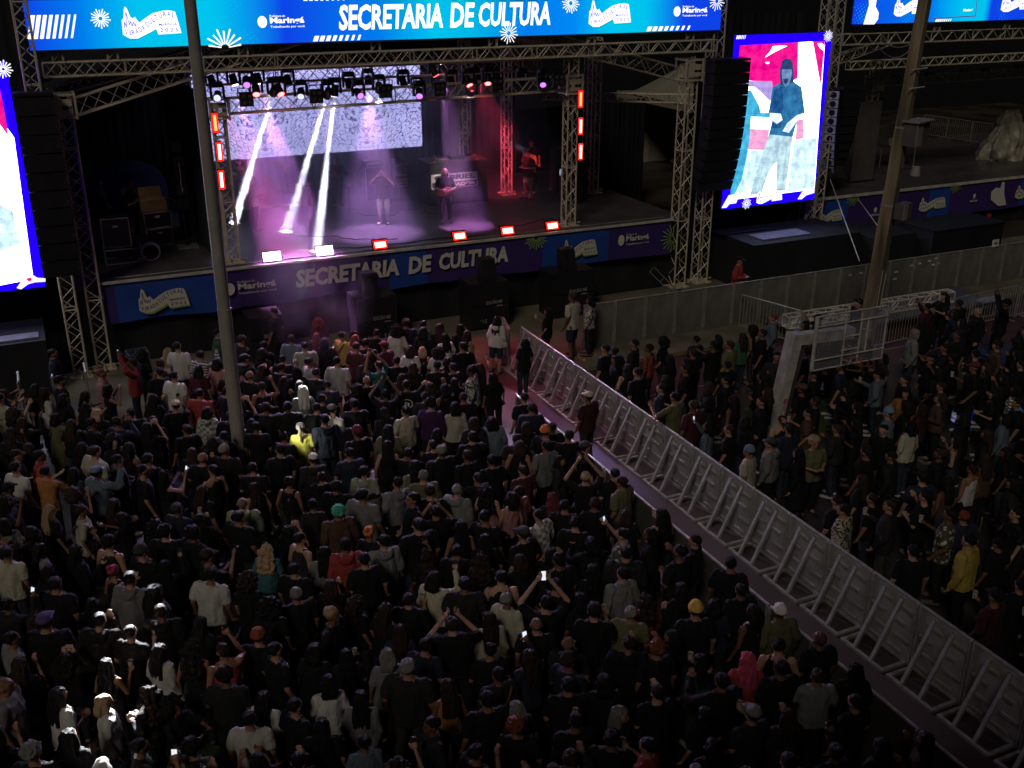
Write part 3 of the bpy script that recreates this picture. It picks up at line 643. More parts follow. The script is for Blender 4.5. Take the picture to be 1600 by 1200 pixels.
# smoke drifting on the stage: one body of even density
m = bpy.data.materials.new('stage_smoke'); m.use_nodes = True; nt = m.node_tree; nt.nodes.clear(); M['stage_smoke'] = m
pv = nt.nodes.new('ShaderNodeVolumePrincipled');  pv.inputs['Color'].default_value = (.9, .88, 1, 1); pv.inputs['Anisotropy'].default_value = .25
o = nt.nodes.new('ShaderNodeOutputMaterial'); nt.links.new(pv.outputs[0], o.inputs['Volume'])
tc = nt.nodes.new('ShaderNodeTexCoord'); no = nt.nodes.new('ShaderNodeTexNoise'); no.inputs['Scale'].default_value = .75; no.inputs['Detail'].default_value = 3; nt.links.new(tc.outputs['Object'], no.inputs['Vector'])
mr = nt.nodes.new('ShaderNodeMapRange'); mr.inputs[1].default_value = .34; mr.inputs[2].default_value = .66; mr.inputs[3].default_value = .012; mr.inputs[4].default_value = .115; nt.links.new(no.outputs[0], mr.inputs[0])
sz = nt.nodes.new('ShaderNodeSeparateXYZ'); nt.links.new(tc.outputs['Generated'], sz.inputs[0])
ft = nt.nodes.new('ShaderNodeMapRange'); ft.inputs[1].default_value = 0; ft.inputs[2].default_value = .6; ft.inputs[3].default_value = 1.5; ft.inputs[4].default_value = .75; nt.links.new(sz.outputs['Z'], ft.inputs[0])
fx = nt.nodes.new('ShaderNodeMapRange'); fx.inputs[1].default_value = .35; fx.inputs[2].default_value = .75; fx.inputs[3].default_value = 1.15; fx.inputs[4].default_value = .6; nt.links.new(sz.outputs['X'], fx.inputs[0])
mu = nt.nodes.new('ShaderNodeMath'); mu.operation = 'MULTIPLY'; nt.links.new(mr.outputs[0], mu.inputs[0]); nt.links.new(ft.outputs[0], mu.inputs[1])
m2 = nt.nodes.new('ShaderNodeMath'); m2.operation = 'MULTIPLY'; nt.links.new(mu.outputs[0], m2.inputs[0]); nt.links.new(fx.outputs[0], m2.inputs[1]); nt.links.new(m2.outputs[0], pv.inputs['Density'])
sm = MB().box((10.55, 33.6, 4.8), (11.0, 7.8, 4.6)).build('stage_smoke', 'stage_smoke'); tag(sm, 'thin lit smoke hanging over the stage deck', 'smoke', kind='stuff')

m = bpy.data.materials.new('smoke_wisp'); m.use_nodes = True; nt = m.node_tree; nt.nodes.clear(); M['smoke_wisp'] = m
tc = nt.nodes.new('ShaderNodeTexCoord'); mp = nt.nodes.new('ShaderNodeMapping'); mp.inputs['Location'].default_value = (-1, -1, -1); mp.inputs['Scale'].default_value = (2, 2, 2); nt.links.new(tc.outputs['Generated'], mp.inputs[0])
gr = nt.nodes.new('ShaderNodeTexGradient'); gr.gradient_type = 'SPHERICAL'; nt.links.new(mp.outputs[0], gr.inputs[0])
no = nt.nodes.new('ShaderNodeTexNoise'); no.inputs['Scale'].default_value = 1.4; no.inputs['Detail'].default_value = 5; nt.links.new(tc.outputs['Object'], no.inputs['Vector'])
mr = nt.nodes.new('ShaderNodeMapRange'); mr.inputs[1].default_value = .45; mr.inputs[2].default_value = .7; nt.links.new(no.outputs[0], mr.inputs[0])
mu = nt.nodes.new('ShaderNodeMath'); mu.operation = 'MULTIPLY'; nt.links.new(gr.outputs['Fac'], mu.inputs[0]); nt.links.new(mr.outputs[0], mu.inputs[1])
m2 = nt.nodes.new('ShaderNodeMath'); m2.operation = 'MULTIPLY'; m2.inputs[1].default_value = .22; nt.links.new(mu.outputs[0], m2.inputs[0])
pv = nt.nodes.new('ShaderNodeVolumePrincipled'); pv.inputs['Color'].default_value = (.75, .8, 1, 1); nt.links.new(m2.outputs[0], pv.inputs['Density']); o = nt.nodes.new('ShaderNodeOutputMaterial'); nt.links.new(pv.outputs[0], o.inputs['Volume'])
sm = MB().sphere((6.1, 26.2, 2.6), (1.7, 2.9, 2.1), 20, 12).build('drifting_smoke', 'smoke_wisp', smooth=True); tag(sm, 'faint smoke drifting over the front rows beside the lamp pole', 'smoke', kind='stuff')
# ---------------------------------------------------------------- side video screens
def screen_box(label, x0, x1, z0, z1, Y):
    t = thing('video_screen', label, 'LED screen', ((x0+x1)/2, Y, z0))
    part('led_panel', MB().box(((x0+x1)/2, Y+.06, (z0+z1)/2), (x1-x0, .1, z1-z0)), 'scr_blue', t)
    part('screen_frame', MB().box(((x0+x1)/2, Y+.2, (z0+z1)/2), (x1-x0+.06, .16, z1-z0+.06)), 'dark_metal', t)
    return t
def flat(t, name, pts, Y, m):   # outline given in pixels, lying on the screen plane
    P = [ony(a_, b_, Y) for a_, b_ in pts]
    mb = MB().add([(p.x, Y, p.z) for p in P], [tuple(range(len(P)))]); return part(name, mb, m, t)
t = screen_box('tall video screen right of stage showing a singer in a cap', 21.55, 25.5, 2.58, 8.3, YF)
c4 = lambda L: [(1120+x/4., 40+y/4.) for x, y in L]
Y0 = YF-.004
flat(t, 'picture_backdrop', c4([(146, 124), (676, 96), (610, 1022), (85, 1090)]), Y0, 'scr_white')
flat(t, 'picture_sky', c4([(146, 124), (510, 104), (505, 330), (350, 400), (345, 350), (120, 340)]), Y0-.003, 'scr_magenta')
flat(t, 'picture_sky', c4([(600, 100), (676, 96), (650, 380), (640, 330)]), Y0-.003, 'scr_magenta')
flat(t, 'picture_hill', c4([(120, 345), (345, 345), (360, 440), (330, 470), (240, 385), (120, 372)]), Y0-.003, 'scr_lilac')
flat(t, 'picture_band', c4([(115, 640), (330, 650), (300, 780), (105, 770)]), Y0-.003, 'scr_pink')
flat(t, 'picture_band', c4([(500, 590), (545, 585), (545, 705), (490, 715)]), Y0-.003, 'scr_pink')
flat(t, 'picture_floor', c4([(105, 775), (300, 780), (250, 1000), (90, 1080)]), Y0-.003, 'scr_pale')
flat(t, 'picture_floor', c4([(480, 720), (625, 700), (608, 1020), (440, 1040)]), Y0-.003, 'scr_pale')
flat(t, 'picture_neighbour', c4([(105, 400), (215, 405), (265, 500), (275, 545), (335, 545), (330, 575), (215, 570), (205, 700), (190, 800), (160, 950), (100, 1080), (85, 1085)]), Y0-.006, 'scr_teal')
flat(t, 'picture_trousers', c4([(325, 680), (475, 695), (455, 850), (430, 1030), (370, 1035), (375, 850), (330, 900), (280, 1050), (205, 1062), (270, 850)]), Y0-.009, 'scr_trouser')
flat(t, 'picture_singer_arm', c4([(330, 545), (400, 550), (412, 590), (375, 615), (330, 580)]), Y0-.012, 'scr_handlight')
flat(t, 'picture_singer_arm', c4([(540, 545), (450, 670), (410, 660), (440, 610), (500, 560)]), Y0-.012, 'scr_handlight')
flat(t, 'picture_singer_shirt', c4([(350, 385), (400, 355), (480, 350), (530, 385), (550, 545), (510, 570), (490, 640), (475, 695), (325, 680), (345, 600), (322, 545)]), Y0-.010, 'scr_shirt')
flat(t, 'picture_singer_shirt_fold', c4([(360, 400), (410, 380), (415, 500), (400, 640), (340, 640), (350, 560), (330, 530)]), Y0-.0115, 'scr_shirt_dark')
flat(t, 'picture_singer_hair', c4([(395, 265), (480, 265), (482, 350), (460, 362), (400, 370), (393, 320)]), Y0-.0125, 'scr_cap')
flat(t, 'picture_singer_face', c4([(408, 272), (468, 270), (470, 300), (455, 362), (430, 385), (414, 360), (405, 310)]), Y0-.014, 'scr_skin')
flat(t, 'picture_singer_beard', c4([(414, 334), (446, 330), (444, 352), (432, 366), (418, 356)]), Y0-.0155, 'scr_cap')
flat(t, 'picture_singer_cap', c4([(400, 262), (405, 225), (430, 205), (460, 208), (476, 235), (476, 275), (398, 272), (388, 268)]), Y0-.0155, 'scr_cap')
for L in ([(335, 160), (350, 130), (400, 125), (440, 128), (400, 145), (360, 165), (300, 200)], [(630, 112), (655, 110), (672, 125), (672, 160), (645, 140)], [(305, 228), (328, 228), (325, 238), (308, 238)]):
    flat(t, 'picture_cloud', c4(L), Y0-.006, 'scr_white')
flat(t, 'picture_hand', c4([(505, 1085), (530, 1045), (560, 1010), (610, 1015), (610, 1045), (560, 1060), (530, 1085)]), Y0-.01, 'led_white')
flat(t, 'picture_hand', c4([(30, 1140), (75, 1060), (110, 1055), (130, 1025), (140, 1060), (120, 1110), (80, 1115), (60, 1138)]), Y0-.01, 'led_white')
mb = MB(); p = ony(1120+185/4, 40+1112/4, Y0); starburst(mb, p.x, p.z, .2, Y0-.01, 16, .15, .012); p = ony(1120+695/4, 40+65/4, Y0); starburst(mb, p.x, p.z, .2, Y0-.01, 16, .15, .012)
p = ony(1150, 58, Y0); stripes(mb, p.x, p.x+.4, p.z-.06, p.z+.05, Y0-.01, 6, .03); part('picture_graphics', mb, 'led_white', t)
b = (ony(1182, 310, Y0).x, ony(1222, 310, Y0).x); zz = ony(1200, 310, Y0).z; logo(t, b[0], b[1], zz-.15, zz+.32, Y0-.012, 'led_white', 'scr_ink')
t = screen_box('tall video screen cut off by the left edge of the photo', -4.15, -.2, 2.52, 8.25, YF)
flat(t, 'picture_backdrop', [(-170, 120), (0, 185), (22, 215), (52, 436), (-130, 470)], Y0, 'scr_white')
flat(t, 'picture_sky', [(-170, 125), (0, 140), (8, 180), (13, 213), (0, 195), (-170, 190)], Y0-.003, 'scr_magenta')
flat(t, 'picture_floor', [(-170, 320), (-20, 310), (20, 330), (34, 380), (-20, 400), (-170, 420)], Y0-.003, 'scr_pale')
flat(t, 'picture_hand', [(26, 450), (36, 436), (42, 430), (52, 430), (58, 434), (71, 435), (71, 440), (55, 441), (44, 444), (33, 452)], Y0-.006, 'led_white')
flat(t, 'picture_heart', [(41, 436), (45, 434), (49, 434), (50, 438), (45, 440)], Y0-.009, 'scr_magenta')
mb = MB(); p = ony(5, 108, Y0); starburst(mb, p.x, p.z, .22, Y0-.006, 16, .15, .014); part('picture_graphics', mb, 'led_white', t)
for x in (21.45, 25.62):
    pass
tower('dark truss tower right of the right video screen, at main stage side', 26.0, 30.2, 0, 9.6, .36)
tower('truss tower at the left edge of the far stage', 26.75, 30.6, 0, 9.8, .36)

# ---------------------------------------------------------------- speaker arrays
def array(label, u0, u1, v0, v1, Y, n, depth=.55, bend=.14, rz=0., m='black_plastic', w_=None):
    a_, b_ = ony(u0, v0, Y), ony(u1, v0, Y); zb = ony((u0+u1)/2, v1, Y).z
    cx = (a_.x+b_.x)/2; wd = w_ or (b_.x-a_.x); Ht = a_.z-zb; h = Ht/n
    t = thing('line_array', label, 'speaker array', (cx, Y, a_.z), 'hanging speaker arrays')
    Rz = Matrix.Rotation(rz, 3, 'Z'); y = 0.; z = a_.z; ang = 0.
    part('rigging_frame', MB().box((cx, Y+depth/2, a_.z+.06), (wd, depth, .08), rz).tube((cx, Y+depth/2, a_.z), (cx, Y+depth/2, a_.z+1.2), .015), 'dark_metal', t)
    for k in range(n):
        ang = bend*(k/n)**1.6
        R = Rz@Matrix.Rotation(ang*1.6, 3, 'X')
        c = Vector((cx, Y, z-h/2))+Rz@Vector((0, depth/2+y, 0))
        mb = MB(); mb.box(c, (wd, depth, h*.93), R=R)
        cab = part('cabinet', mb, m, t)
        mb = MB(); f = R@Vector((0, -depth/2-.006, 0))
        for s_ in (-.44, .44): mb.box(c+f+R@Vector((s_*wd, 0, -.1*h)), (.02, .012, .035), R=R)
        sub('latches', mb, 'chrome', cab, t.location)
        z -= h; y += h*sin(ang*1.6)
    return t
array('black speaker array hanging beside the left video screen', 20, 84, 153, 440, 28.5, 10)
array('black speaker array hanging at the left side of the right screen', 1118, 1173, 98, 298, 28.6, 12, bend=.25)
# far outfill array with pale drivers on its face
p0 = ony(1297, 142, 30.4); t = thing('line_array', 'speaker array with violet-lit face between the screen and the far stage', 'speaker array', p0, 'hanging speaker arrays')
part('rigging_frame', MB().box(p0+Vector((.3, .25, .07)), (.9, .5, .08), -.9), 'dark_metal', t)
mat('array_face', (.7, .7, .8), .5)
zb = ony(1290, 275, 30.4).z; h = (p0.z-zb)/10; y = 0; tp = Vector((0, 0, 0))
for k in range(10):
    an = .75*(k/10)**1.7; Rz = Matrix.Rotation(-.95, 3, 'Z'); R = Rz@Matrix.Rotation(an, 3, 'X')
    c = Vector((p0.x+.28, p0.y+.3, p0.z-h*(k+.5)))+Rz@Vector((0, y, .02*k*k*h*.3)); y += h*sin(an)*.9
    part('cabinet', MB().box(c, (.8, .5, h*.95), R=R), 'black_plastic', t)
    f = R@Vector((0, -.256, 0)); part('front_face', MB().box(c+f, (.78, .01, h*.9), R=R), 'array_face', t)
    f = R@Vector((0, -.266, 0)); mb = MB(); 
    for s_ in (-.2, .2): mb.tube(c+f+R@Vector((s_, 0, 0)), c+f*1.03+R@Vector((s_, -.004, 0)), .11, n=12)
    part('drivers', mb, 'black_plastic', t)
t = thing('line_array', 'black speaker array hanging in front of the far stage wing', 'speaker array', ony(1330, 142, 31), 'hanging speaker arrays')
mb_ = ony(1330, 142, 31.0); zb = ony(1330, 262, 31).z; h = (mb_.z-zb)/9
for k in range(9): part('cabinet', MB().box((mb_.x+.1, 31.3+.02*k*k*.3, mb_.z-h*(k+.5)), (.95, .5, h*.94)), 'black_mesh', t)
part('rigging_frame', MB().box((mb_.x+.1, 31.3, mb_.z+.05), (1.0, .5, .08)), 'dark_metal', t)

# subs in the pit with a monitor on top
def subs(label, u0, u1, vb, n1, n2, top=True, tx=True, mx=.5, H_=1.5):
    b0, b1 = onz(u0, vb, 0), onz(u1, vb, 0); Y = 27.9; x0, x1 = ony(u0, vb-20, Y).x, ony(u1, vb-20, Y).x; cx = (x0+x1)/2; wd = x1-x0
    t = thing('subwoofer_stack', label, 'speaker', (cx, Y, 0), 'subwoofer stacks in front of the stage')
    for k in range(2):
        mb = MB(); mb.box((cx, Y+.45, H_/4+k*H_/2), (wd, .9, H_/2-.02)); cab = part('cabinet', mb, 'black_plastic', t)
        mb = MB(); mb.box((cx, Y-.01, H_/4+k*H_/2), (wd*.9, .02, H_/2-.12)); sub('grille', mb, 'black_mesh', cab, t.location)
    zt = H_*.52
    mb = text_mb('EDIÇÃO ME', cx-.1*wd, cx+.32*wd, zt, zt+.16, Y-.03, .03)
    mb.box((cx+.25*wd, Y-.03, zt-.05), (.2, .01, .035)); part('grille_lettering', mb, 'sub_text', t)
    if n1:
        mb = text_mb(n1, cx-.25*wd, cx-.08*wd, .22, .34, Y-.03, .02); text_mb(n2, cx+.16*wd, cx+.34*wd, .24, .36, Y-.03, .02, mb=mb); part('grille_numbers', mb, 'sub_text', t)
    if top:
        t2 = thing('monitor_speaker', label.replace('black subwoofer stack', 'black wedge monitor standing on the subwoofers').replace(' with white lettering', ''), 'speaker', (cx+(mx-.5)*wd, Y+.4, H_), 'monitors on the subwoofer stacks')
        x = cx+(mx-.5)*wd
        part('cabinet', MB().loft([[(x-.24, Y+.1, H_), (x+.24, Y+.1, H_), (x+.24, Y+.55, H_), (x-.24, Y+.55, H_)], [(x-.22, Y+.25, H_+.66), (x+.22, Y+.25, H_+.66), (x+.22, Y+.6, H_+.66), (x-.22, Y+.6, H_+.66)]]), 'black_plastic', t2)
        part('grille', MB().loft([[(x-.2, Y+.09, H_+.05), (x+.2, Y+.09, H_+.05), (x+.2, Y+.1, H_+.05), (x-.2, Y+.1, H_+.05)], [(x-.18, Y+.215, H_+.6), (x+.18, Y+.215, H_+.6), (x+.18, Y+.225, H_+.6), (x-.18, Y+.225, H_+.6)]]), 'black_mesh', t2)
subs('black subwoofer stack with white lettering near the lamp pole', 392, 446, 560, None, None, False, H_=1.35)
subs('black subwoofer stack with white lettering below the word SECRETARIA', 558, 622, 535, "'13", '16', mx=.4)
subs('black subwoofer stack with white lettering below the word CULTURA', 735, 795, 508, "'15", '39', mx=.55)
subs('black subwoofer stack with white lettering near the two men by the wall', 862, 928, 492, None, None, mx=.45)
# loose small items in the pit
p = onz(1050, 452, 0)
t = thing('hand_truck', 'tipped chrome hand truck lying by the right truss tower', 'trolley', (18.9, 28.4, 0))
mb = MB(); a_ = Vector((18.5, 28.9, .9)); b_ = Vector((19.2, 28.3, .05)); s_ = Vector((.22, .22, 0))
for q in (s_, -s_): mb.tube(a_+q, b_+q, .02)
for k in (0, .4, .8): mb.tube(a_.lerp(b_, k)+s_, a_.lerp(b_, k)-s_, .018)
part('frame', mb, 'chrome', t); part('wheels', MB().tube(b_+s_*1.3, b_+s_*1.1, .12, n=12).tube(b_-s_*1.3, b_-s_*1.1, .12, n=12), 'black_plastic', t)

# ---------------------------------------------------------------- crowd barriers
def barricade_proto(label, back=True, h=1.16, wd=1.03, sheet_mat='steel_sheet'):
    """local: panel in the XZ plane, stage side struts toward -Y"""
    t = empty('barricade_panel'); tag(t, label, 'barrier')
    mb = MB(); mb.box((0, 0, h/2), (wd, .02, h-.03)); mb.build('sheet', sheet_mat, t)
    mb = MB(); mb.tube((-wd/2, 0, h), (wd/2, 0, h), .028, n=8); mb.box((-wd/2+.02, -.02, h/2), (.04, .05, h)); mb.box((wd/2-.02, -.02, h/2), (.04, .05, h)); mb.build('frame', 'galvanised', t)
    if back:
        for k, z in enumerate((.12, .38, .66, .93)):
            off = .08 if k % 2 else -.05
            MB().box((-.24+off, -.03, z), (.3, .035, .05)).build('rib', 'steel_rib', t); MB().box((.22+off, -.03, z), (.3, .035, .05)).build('rib', 'steel_rib', t)
        for s_ in (-.19, .19):
            mb = MB(); mb.loft([[(s_-.03, -.56, .04), (s_+.03, -.56, .04), (s_+.03, -.5, .04), (s_-.03, -.5, .04)], [(s_-.03, -.07, h-.07), (s_+.03, -.07, h-.07), (s_+.03, -.01, h-.07), (s_-.03, -.01, h-.07)]])
            mb.build('strut', 'galvanised', t)
        mb = MB()
        mb.box((0, -.54, .03), (wd*.94, .06, .05)); mb.box((0, -.03, .03), (wd*.94, .05, .05))
        for s_ in (-wd*.44, wd*.44): mb.box((s_, -.28, .03), (.06, .5, .05))
        mb.build('foot_frame', 'galvanised', t)
        mb = MB().box((0, .6, .015), (wd*.98, 1.05, .02)); mb.build('foot_plate', 'steel_sheet', t)
        mb = MB()
        for s_ in (-.21, -.17, .17, .21): mb.sphere((s_, -.06, h-.05), .013, 6, 4)
        mb.build('bolts', 'chrome', t)
    return t
ORD = ('nearest', 'second', 'third', 'fourth', 'fifth', 'sixth', 'seventh', 'eighth', 'ninth', 'tenth', 'eleventh', 'twelfth', 'thirteenth', 'fourteenth', 'fifteenth', 'sixteenth', 'seventeenth', 'eighteenth', 'nineteenth', 'twentieth', 'twenty-first', 'twenty-second', 'twenty-third')
pb = barricade_proto('')
lay = []
for i in range(17):
    lay.append((11.6, 7.2+1.055*i, -pi/2))
lay.reverse()
NB = len(lay)
for i, (x, y, rz) in enumerate(lay):
    o = pb if i == 0 else copy_tree(pb)
    o.location = (x, y, 0); o.rotation_euler = (0, 0, rz); k = NB-1-i
    o['label'] = ('%s panel of the strutted diagonal barricade, counted from the near end' % ORD[k]) if k else 'nearest panel of the strutted diagonal barricade, at the right photo edge'
    o['group'] = 'strutted panels of the diagonal barricade'
# last panels near the stage, slightly turned with two raised ends
o = copy_tree(pb); o.location = (11.35, 25.05, 0); o.rotation_euler = (0, 0, -pi/2-.25); o['label'] = 'farthest strutted barricade panel, red-lit, below the girl in white hoodie'; o['group'] = 'strutted panels of the diagonal barricade'
# plain flat-sheet barricade on the crowd side of the corridor
pf = barricade_proto('', back=False, h=1.08, wd=1.03, sheet_mat='steel_sheet_shaded')
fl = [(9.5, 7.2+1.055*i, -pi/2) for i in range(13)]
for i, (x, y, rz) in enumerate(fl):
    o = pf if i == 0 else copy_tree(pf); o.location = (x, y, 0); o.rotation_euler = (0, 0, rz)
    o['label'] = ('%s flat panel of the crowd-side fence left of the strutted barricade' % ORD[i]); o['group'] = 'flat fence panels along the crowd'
for i in range(6):
    o = copy_tree(pf); o.location = (-3.4+1.055*i*.72, 26.25+.0*i, 0); o.scale = (.72, 1, 1.1); o['label'] = '%s flat grey fence panel in front of the left truss towers, from the left' % ('first', 'second', 'third', 'fourth', 'fifth', 'sixth')[i]; o['group'] = 'flat fence panels along the crowd'
# grey sheet wall from the two men to the far right
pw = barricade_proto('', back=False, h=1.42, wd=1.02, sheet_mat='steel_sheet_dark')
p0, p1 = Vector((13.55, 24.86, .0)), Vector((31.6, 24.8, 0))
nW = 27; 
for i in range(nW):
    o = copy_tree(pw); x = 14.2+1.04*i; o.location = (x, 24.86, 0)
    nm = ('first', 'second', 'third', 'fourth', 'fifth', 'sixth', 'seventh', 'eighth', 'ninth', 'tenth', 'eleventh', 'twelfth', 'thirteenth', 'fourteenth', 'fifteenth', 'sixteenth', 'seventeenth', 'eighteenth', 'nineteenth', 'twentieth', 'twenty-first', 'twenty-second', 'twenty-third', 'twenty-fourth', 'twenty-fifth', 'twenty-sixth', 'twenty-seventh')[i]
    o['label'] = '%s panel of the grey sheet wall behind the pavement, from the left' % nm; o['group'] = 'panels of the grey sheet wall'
for ch in list(pw.children): bpy.data.objects.remove(ch)
bpy.data.objects.remove(pw)
# small arrow sign on the wall
p = ony(1556, 380, 24.8)
t = thing('arrow_sign', 'small white square sign with a black arrow on the grey wall', 'sign', (p.x, 24.8, p.z))
part('sign_board', MB().box((p.x, 24.81, p.z), (.3, .01, .26)), 'print_white', t)
mb = MB(); Y = 24.8; mb.poly([(p.x-.08, Y, p.z+.02), (p.x+.01, Y, p.z+.02), (p.x+.01, Y, p.z+.07), (p.x+.1, Y, p.z), (p.x+.01, Y, p.z-.07), (p.x+.01, Y, p.z-.02), (p.x-.08, Y, p.z-.02)], (0, .002, 0)); part('arrow', mb, 'print_dark', t)
# torn white tape scraps on the wall right of the pole
mb = MB(); rr = random.Random(11)
for u_, v_ in ((1328, 430), (1345, 427), (1425, 415), (1437, 412), (1452, 408), (1458, 414), (1466, 411), (1462, 404), (1400, 425), (1398, 436)):
    p = ony(u_, v_, 24.82); s_ = rr.uniform(.05, .12); mb.add([(p.x-s_, 24.82, p.z-.02), (p.x+s_, 24.82, p.z-.03), (p.x+s_*.7, 24.82, p.z+.04), (p.x-s_*.6, 24.82, p.z+.03)], [(0, 1, 2, 3)])
tag(mb.build('paper_scraps', 'print_white'), 'torn white paper scraps stuck on the grey wall right of the pole', 'paper', kind='stuff')
# bar barriers (crowd control)
def bar_barrier(a_, b_, label, h=1.1, slant=0):
    a_, b_ = Vector(a_), Vector(b_); c = (a_+b_)/2
    t = thing('bar_barrier', label, 'barrier', c, 'metal bar barriers')
    d = (b_-a_); L = d.length; d.normalize(); mb = MB(); zz = Vector((0, 0, 1))
    mb.tube(a_+zz*.12, b_+zz*.12, .018); mb.tube(a_+zz*h, b_+zz*h, .022); mb.tube(a_+zz*.05, a_+zz*h, .02); mb.tube(b_+zz*.05, b_+zz*h, .02)
    part('frame', mb, 'galvanised', t)
    mb = MB(); n = int(L/.12)
    for i in range(1, n): mb.tube(a_+d*L*i/n+zz*.12, a_+d*L*i/n+zz*h, .009, n=4, caps=False)
    part('bars', mb, 'galvanised', t)
    s_ = Vector((-d.y, d.x, 0))*.28; mb = MB()
    for q in (.15, .85): mb.tube(a_+d*L*q+s_+zz*.03, a_+d*L*q-s_+zz*.03, .018); mb.tube(a_+d*L*q+zz*.03, a_+d*L*q+zz*.14, .018)
    part('feet', mb, 'galvanised', t)
for i in range(5):
    a_ = (21.3+2.15*i, 21.5+.12*i, 0); b_ = (23.35+2.15*i, 21.62+.12*i, 0)
    bar_barrier(a_, b_, '%s bar barrier behind the hoop, counted from the left' % ('first', 'second', 'third', 'fourth', 'fifth')[i])
bar_barrier((19.1, 26.0-1.3, 0), (19.7, 22.6, 0), 'bar barrier standing at the left end of the low dark platform')

# ---------------------------------------------------------------- low platform and lying truss
t = thing('low_platform', 'low black platform on the court in front of the grey wall', 'platform', (23.4, 23.7, 0))
mb = MB()
for i in range(4):
    for j in range(1): mb.box((20.6+1.95*i, 23.3, .42), (1.92, 1.9, .08))
part('platform_boards', mb, 'deck_board', t)
mb = MB()
for x in np.arange(19.8, 27.6, 1.9):
    for y in (22.5, 24.1): mb.tube((x, y, 0), (x, y, .4), .03)
part('platform_legs', mb, 'dark_metal', t)
a_, b_ = onz(1228, 503, .7), onz(1485, 462, .7)
t = thing('lying_truss', 'violet-lit aluminium truss lying along the low platform edge', 'truss', (a_+b_)/2)
part('truss_section', truss_mb(a_, b_, .34, r=.026, rb=.014), 'aluminium', t)
t = thing('folding_table', 'small metal trestle standing at the right end of the lying truss', 'trestle', (26.9, 22.2, 0))
mb = MB(); mb.box((26.9, 22.25, .62), (1.0, .4, .03))
for x in (26.45, 27.35):
    for y in (22.08, 22.42): mb.tube((x, y, 0), (x, y, .62), .018)
mb.tube((26.45, 22.08, .15), (27.35, 22.08, .15), .015); part('trestle_frame', mb, 'galvanised', t)

# ---------------------------------------------------------------- poles
g = onz(382, 768, 0)
topx = ony(300, 30, g.y)
t = thing('lamp_pole', 'tall grey painted metal lamp pole in the left foreground crowd', 'pole', (g.x, g.y, 0))
d = ray(292, -40); k = hypot(g.x, g.y)/hypot(d.x, d.y); tp = _C+d*k
gz = Vector((g.x, g.y, 0)); ax = (tp-gz); zs = 4.1
tj = gz+ax*((zs)/tp.z)
part('lower_shaft', MB().tube(gz, tj, .145, .135, n=20), 'lamp_pole_paint', t, True)
part('joint_ring', MB().tube(tj-ax.normalized()*.03, tj+ax.normalized()*.02, .142, .142, n=20), 'lamp_pole_paint', t, True)
part('upper_shaft', MB().tube(tj, gz+ax*1.05, .128, .105, n=20), 'lamp_pole_paint', t, True)
part('base_flange', MB().tube(gz, gz+Vector((0, 0, .04)), .26, n=16), 'lamp_pole_paint', t)
# wooden/concrete pole right
gp = Vector((20.9, 20.95, 0)); gp = onz(1345, 575, 0)
d = ray(1452, -40); tp = _C+d*(hypot(gp.x, gp.y)/hypot(d.x, d.y)); ax = tp-gp; un = ax.normalized()
t = thing('utility_pole', 'weathered utility pole with metal boxes right of the video screen', 'pole', gp)
q = Matrix.Rotation(.5, 3, 'Z')
def sq(c, h1, h2): return [c+q@Vector((a2*h1, b2*h2, 0)) for a2, b2 in ((-1, -1), (1, -1), (1, 1), (-1, 1))]
rings = []; nn = 14
for i in range(nn+1):
    f = i/nn; c = gp+ax*f*1.05; h1 = .24-.09*f; rings.append(sq(c+Vector((.012*sin(i*2.1), 0, 0)), h1, h1*.75))
part('shaft', MB().loft(rings), 'old_wood_pole', t)
def at_h(z): return gp+ax*(z/ax.z)
def pole_box(name, u0, v0, u1, v1, depth, m1, m2, dx=0):
    Yb = at_h(4).y-.3
    a1, b1 = ony(u0, v1, Yb), ony(u1, v0, Yb)
    return a1, b1, Yb
a1, b1, Yb = pole_box('', 1411, 188, 1452, 228, .4, 0, 0)
tb = thing('meter_box', 'large open pale metal box bolted high on the utility pole', 'box', ((a1.x+b1.x)/2, Yb, a1.z), None)
cx, cz, wx, hz = (a1.x+b1.x)/2, (a1.z+b1.z)/2, b1.x-a1.x, b1.z-a1.z
R = Matrix.Rotation(.35, 3, 'Z')
part('box_body', MB().box((cx, Yb, cz), (wx*.95, .34, hz), R=R), 'box_dark', tb)
part('box_door', MB().box(Vector((cx, Yb, cz))+R@Vector((-wx*.28, -.19, 0)), (wx*.42, .02, hz*.98), R=R), 'box_paint', tb)
part('box_roof', MB().box((cx, Yb-.03, cz+hz/2+.02), (wx*1.1, .46, .04), R=R), 'box_paint', tb)
a1, b1 = ony(1398, 342, Yb), ony(1424, 316, Yb); cx, cz, wx, hz = (a1.x+b1.x)/2, (a1.z+b1.z)/2, b1.x-a1.x, b1.z-a1.z
tb = thing('junction_box', 'smaller pale metal box bolted lower on the utility pole', 'box', (cx, Yb, a1.z))
part('box_body', MB().box((cx, Yb, cz), (wx, .25, hz), R=R), 'box_dark', tb); part('box_door', MB().box(Vector((cx, Yb, cz))+R@Vector((-wx*.28, -.14, 0)), (wx*.45, .02, hz), R=R), 'box_paint', tb)
c0 = at_h(5.6); tb = thing('lamp_fitting', 'small grey lamp fitting under the large box on the utility pole', 'lamp', c0+Vector((.3, -.3, 0)))
part('fitting_arm', MB().tube(c0+Vector((0, -.2, 0)), c0+Vector((.35, -.35, .02)), .02), 'dark_metal', tb); part('fitting_shade', MB().tube(c0+Vector((.35, -.35, .05)), c0+Vector((.35, -.35, -.18)), .1, .13, n=10), 'box_paint', tb)
for i, (z, ) in enumerate(((3.6,), (6.5,))):
    pass
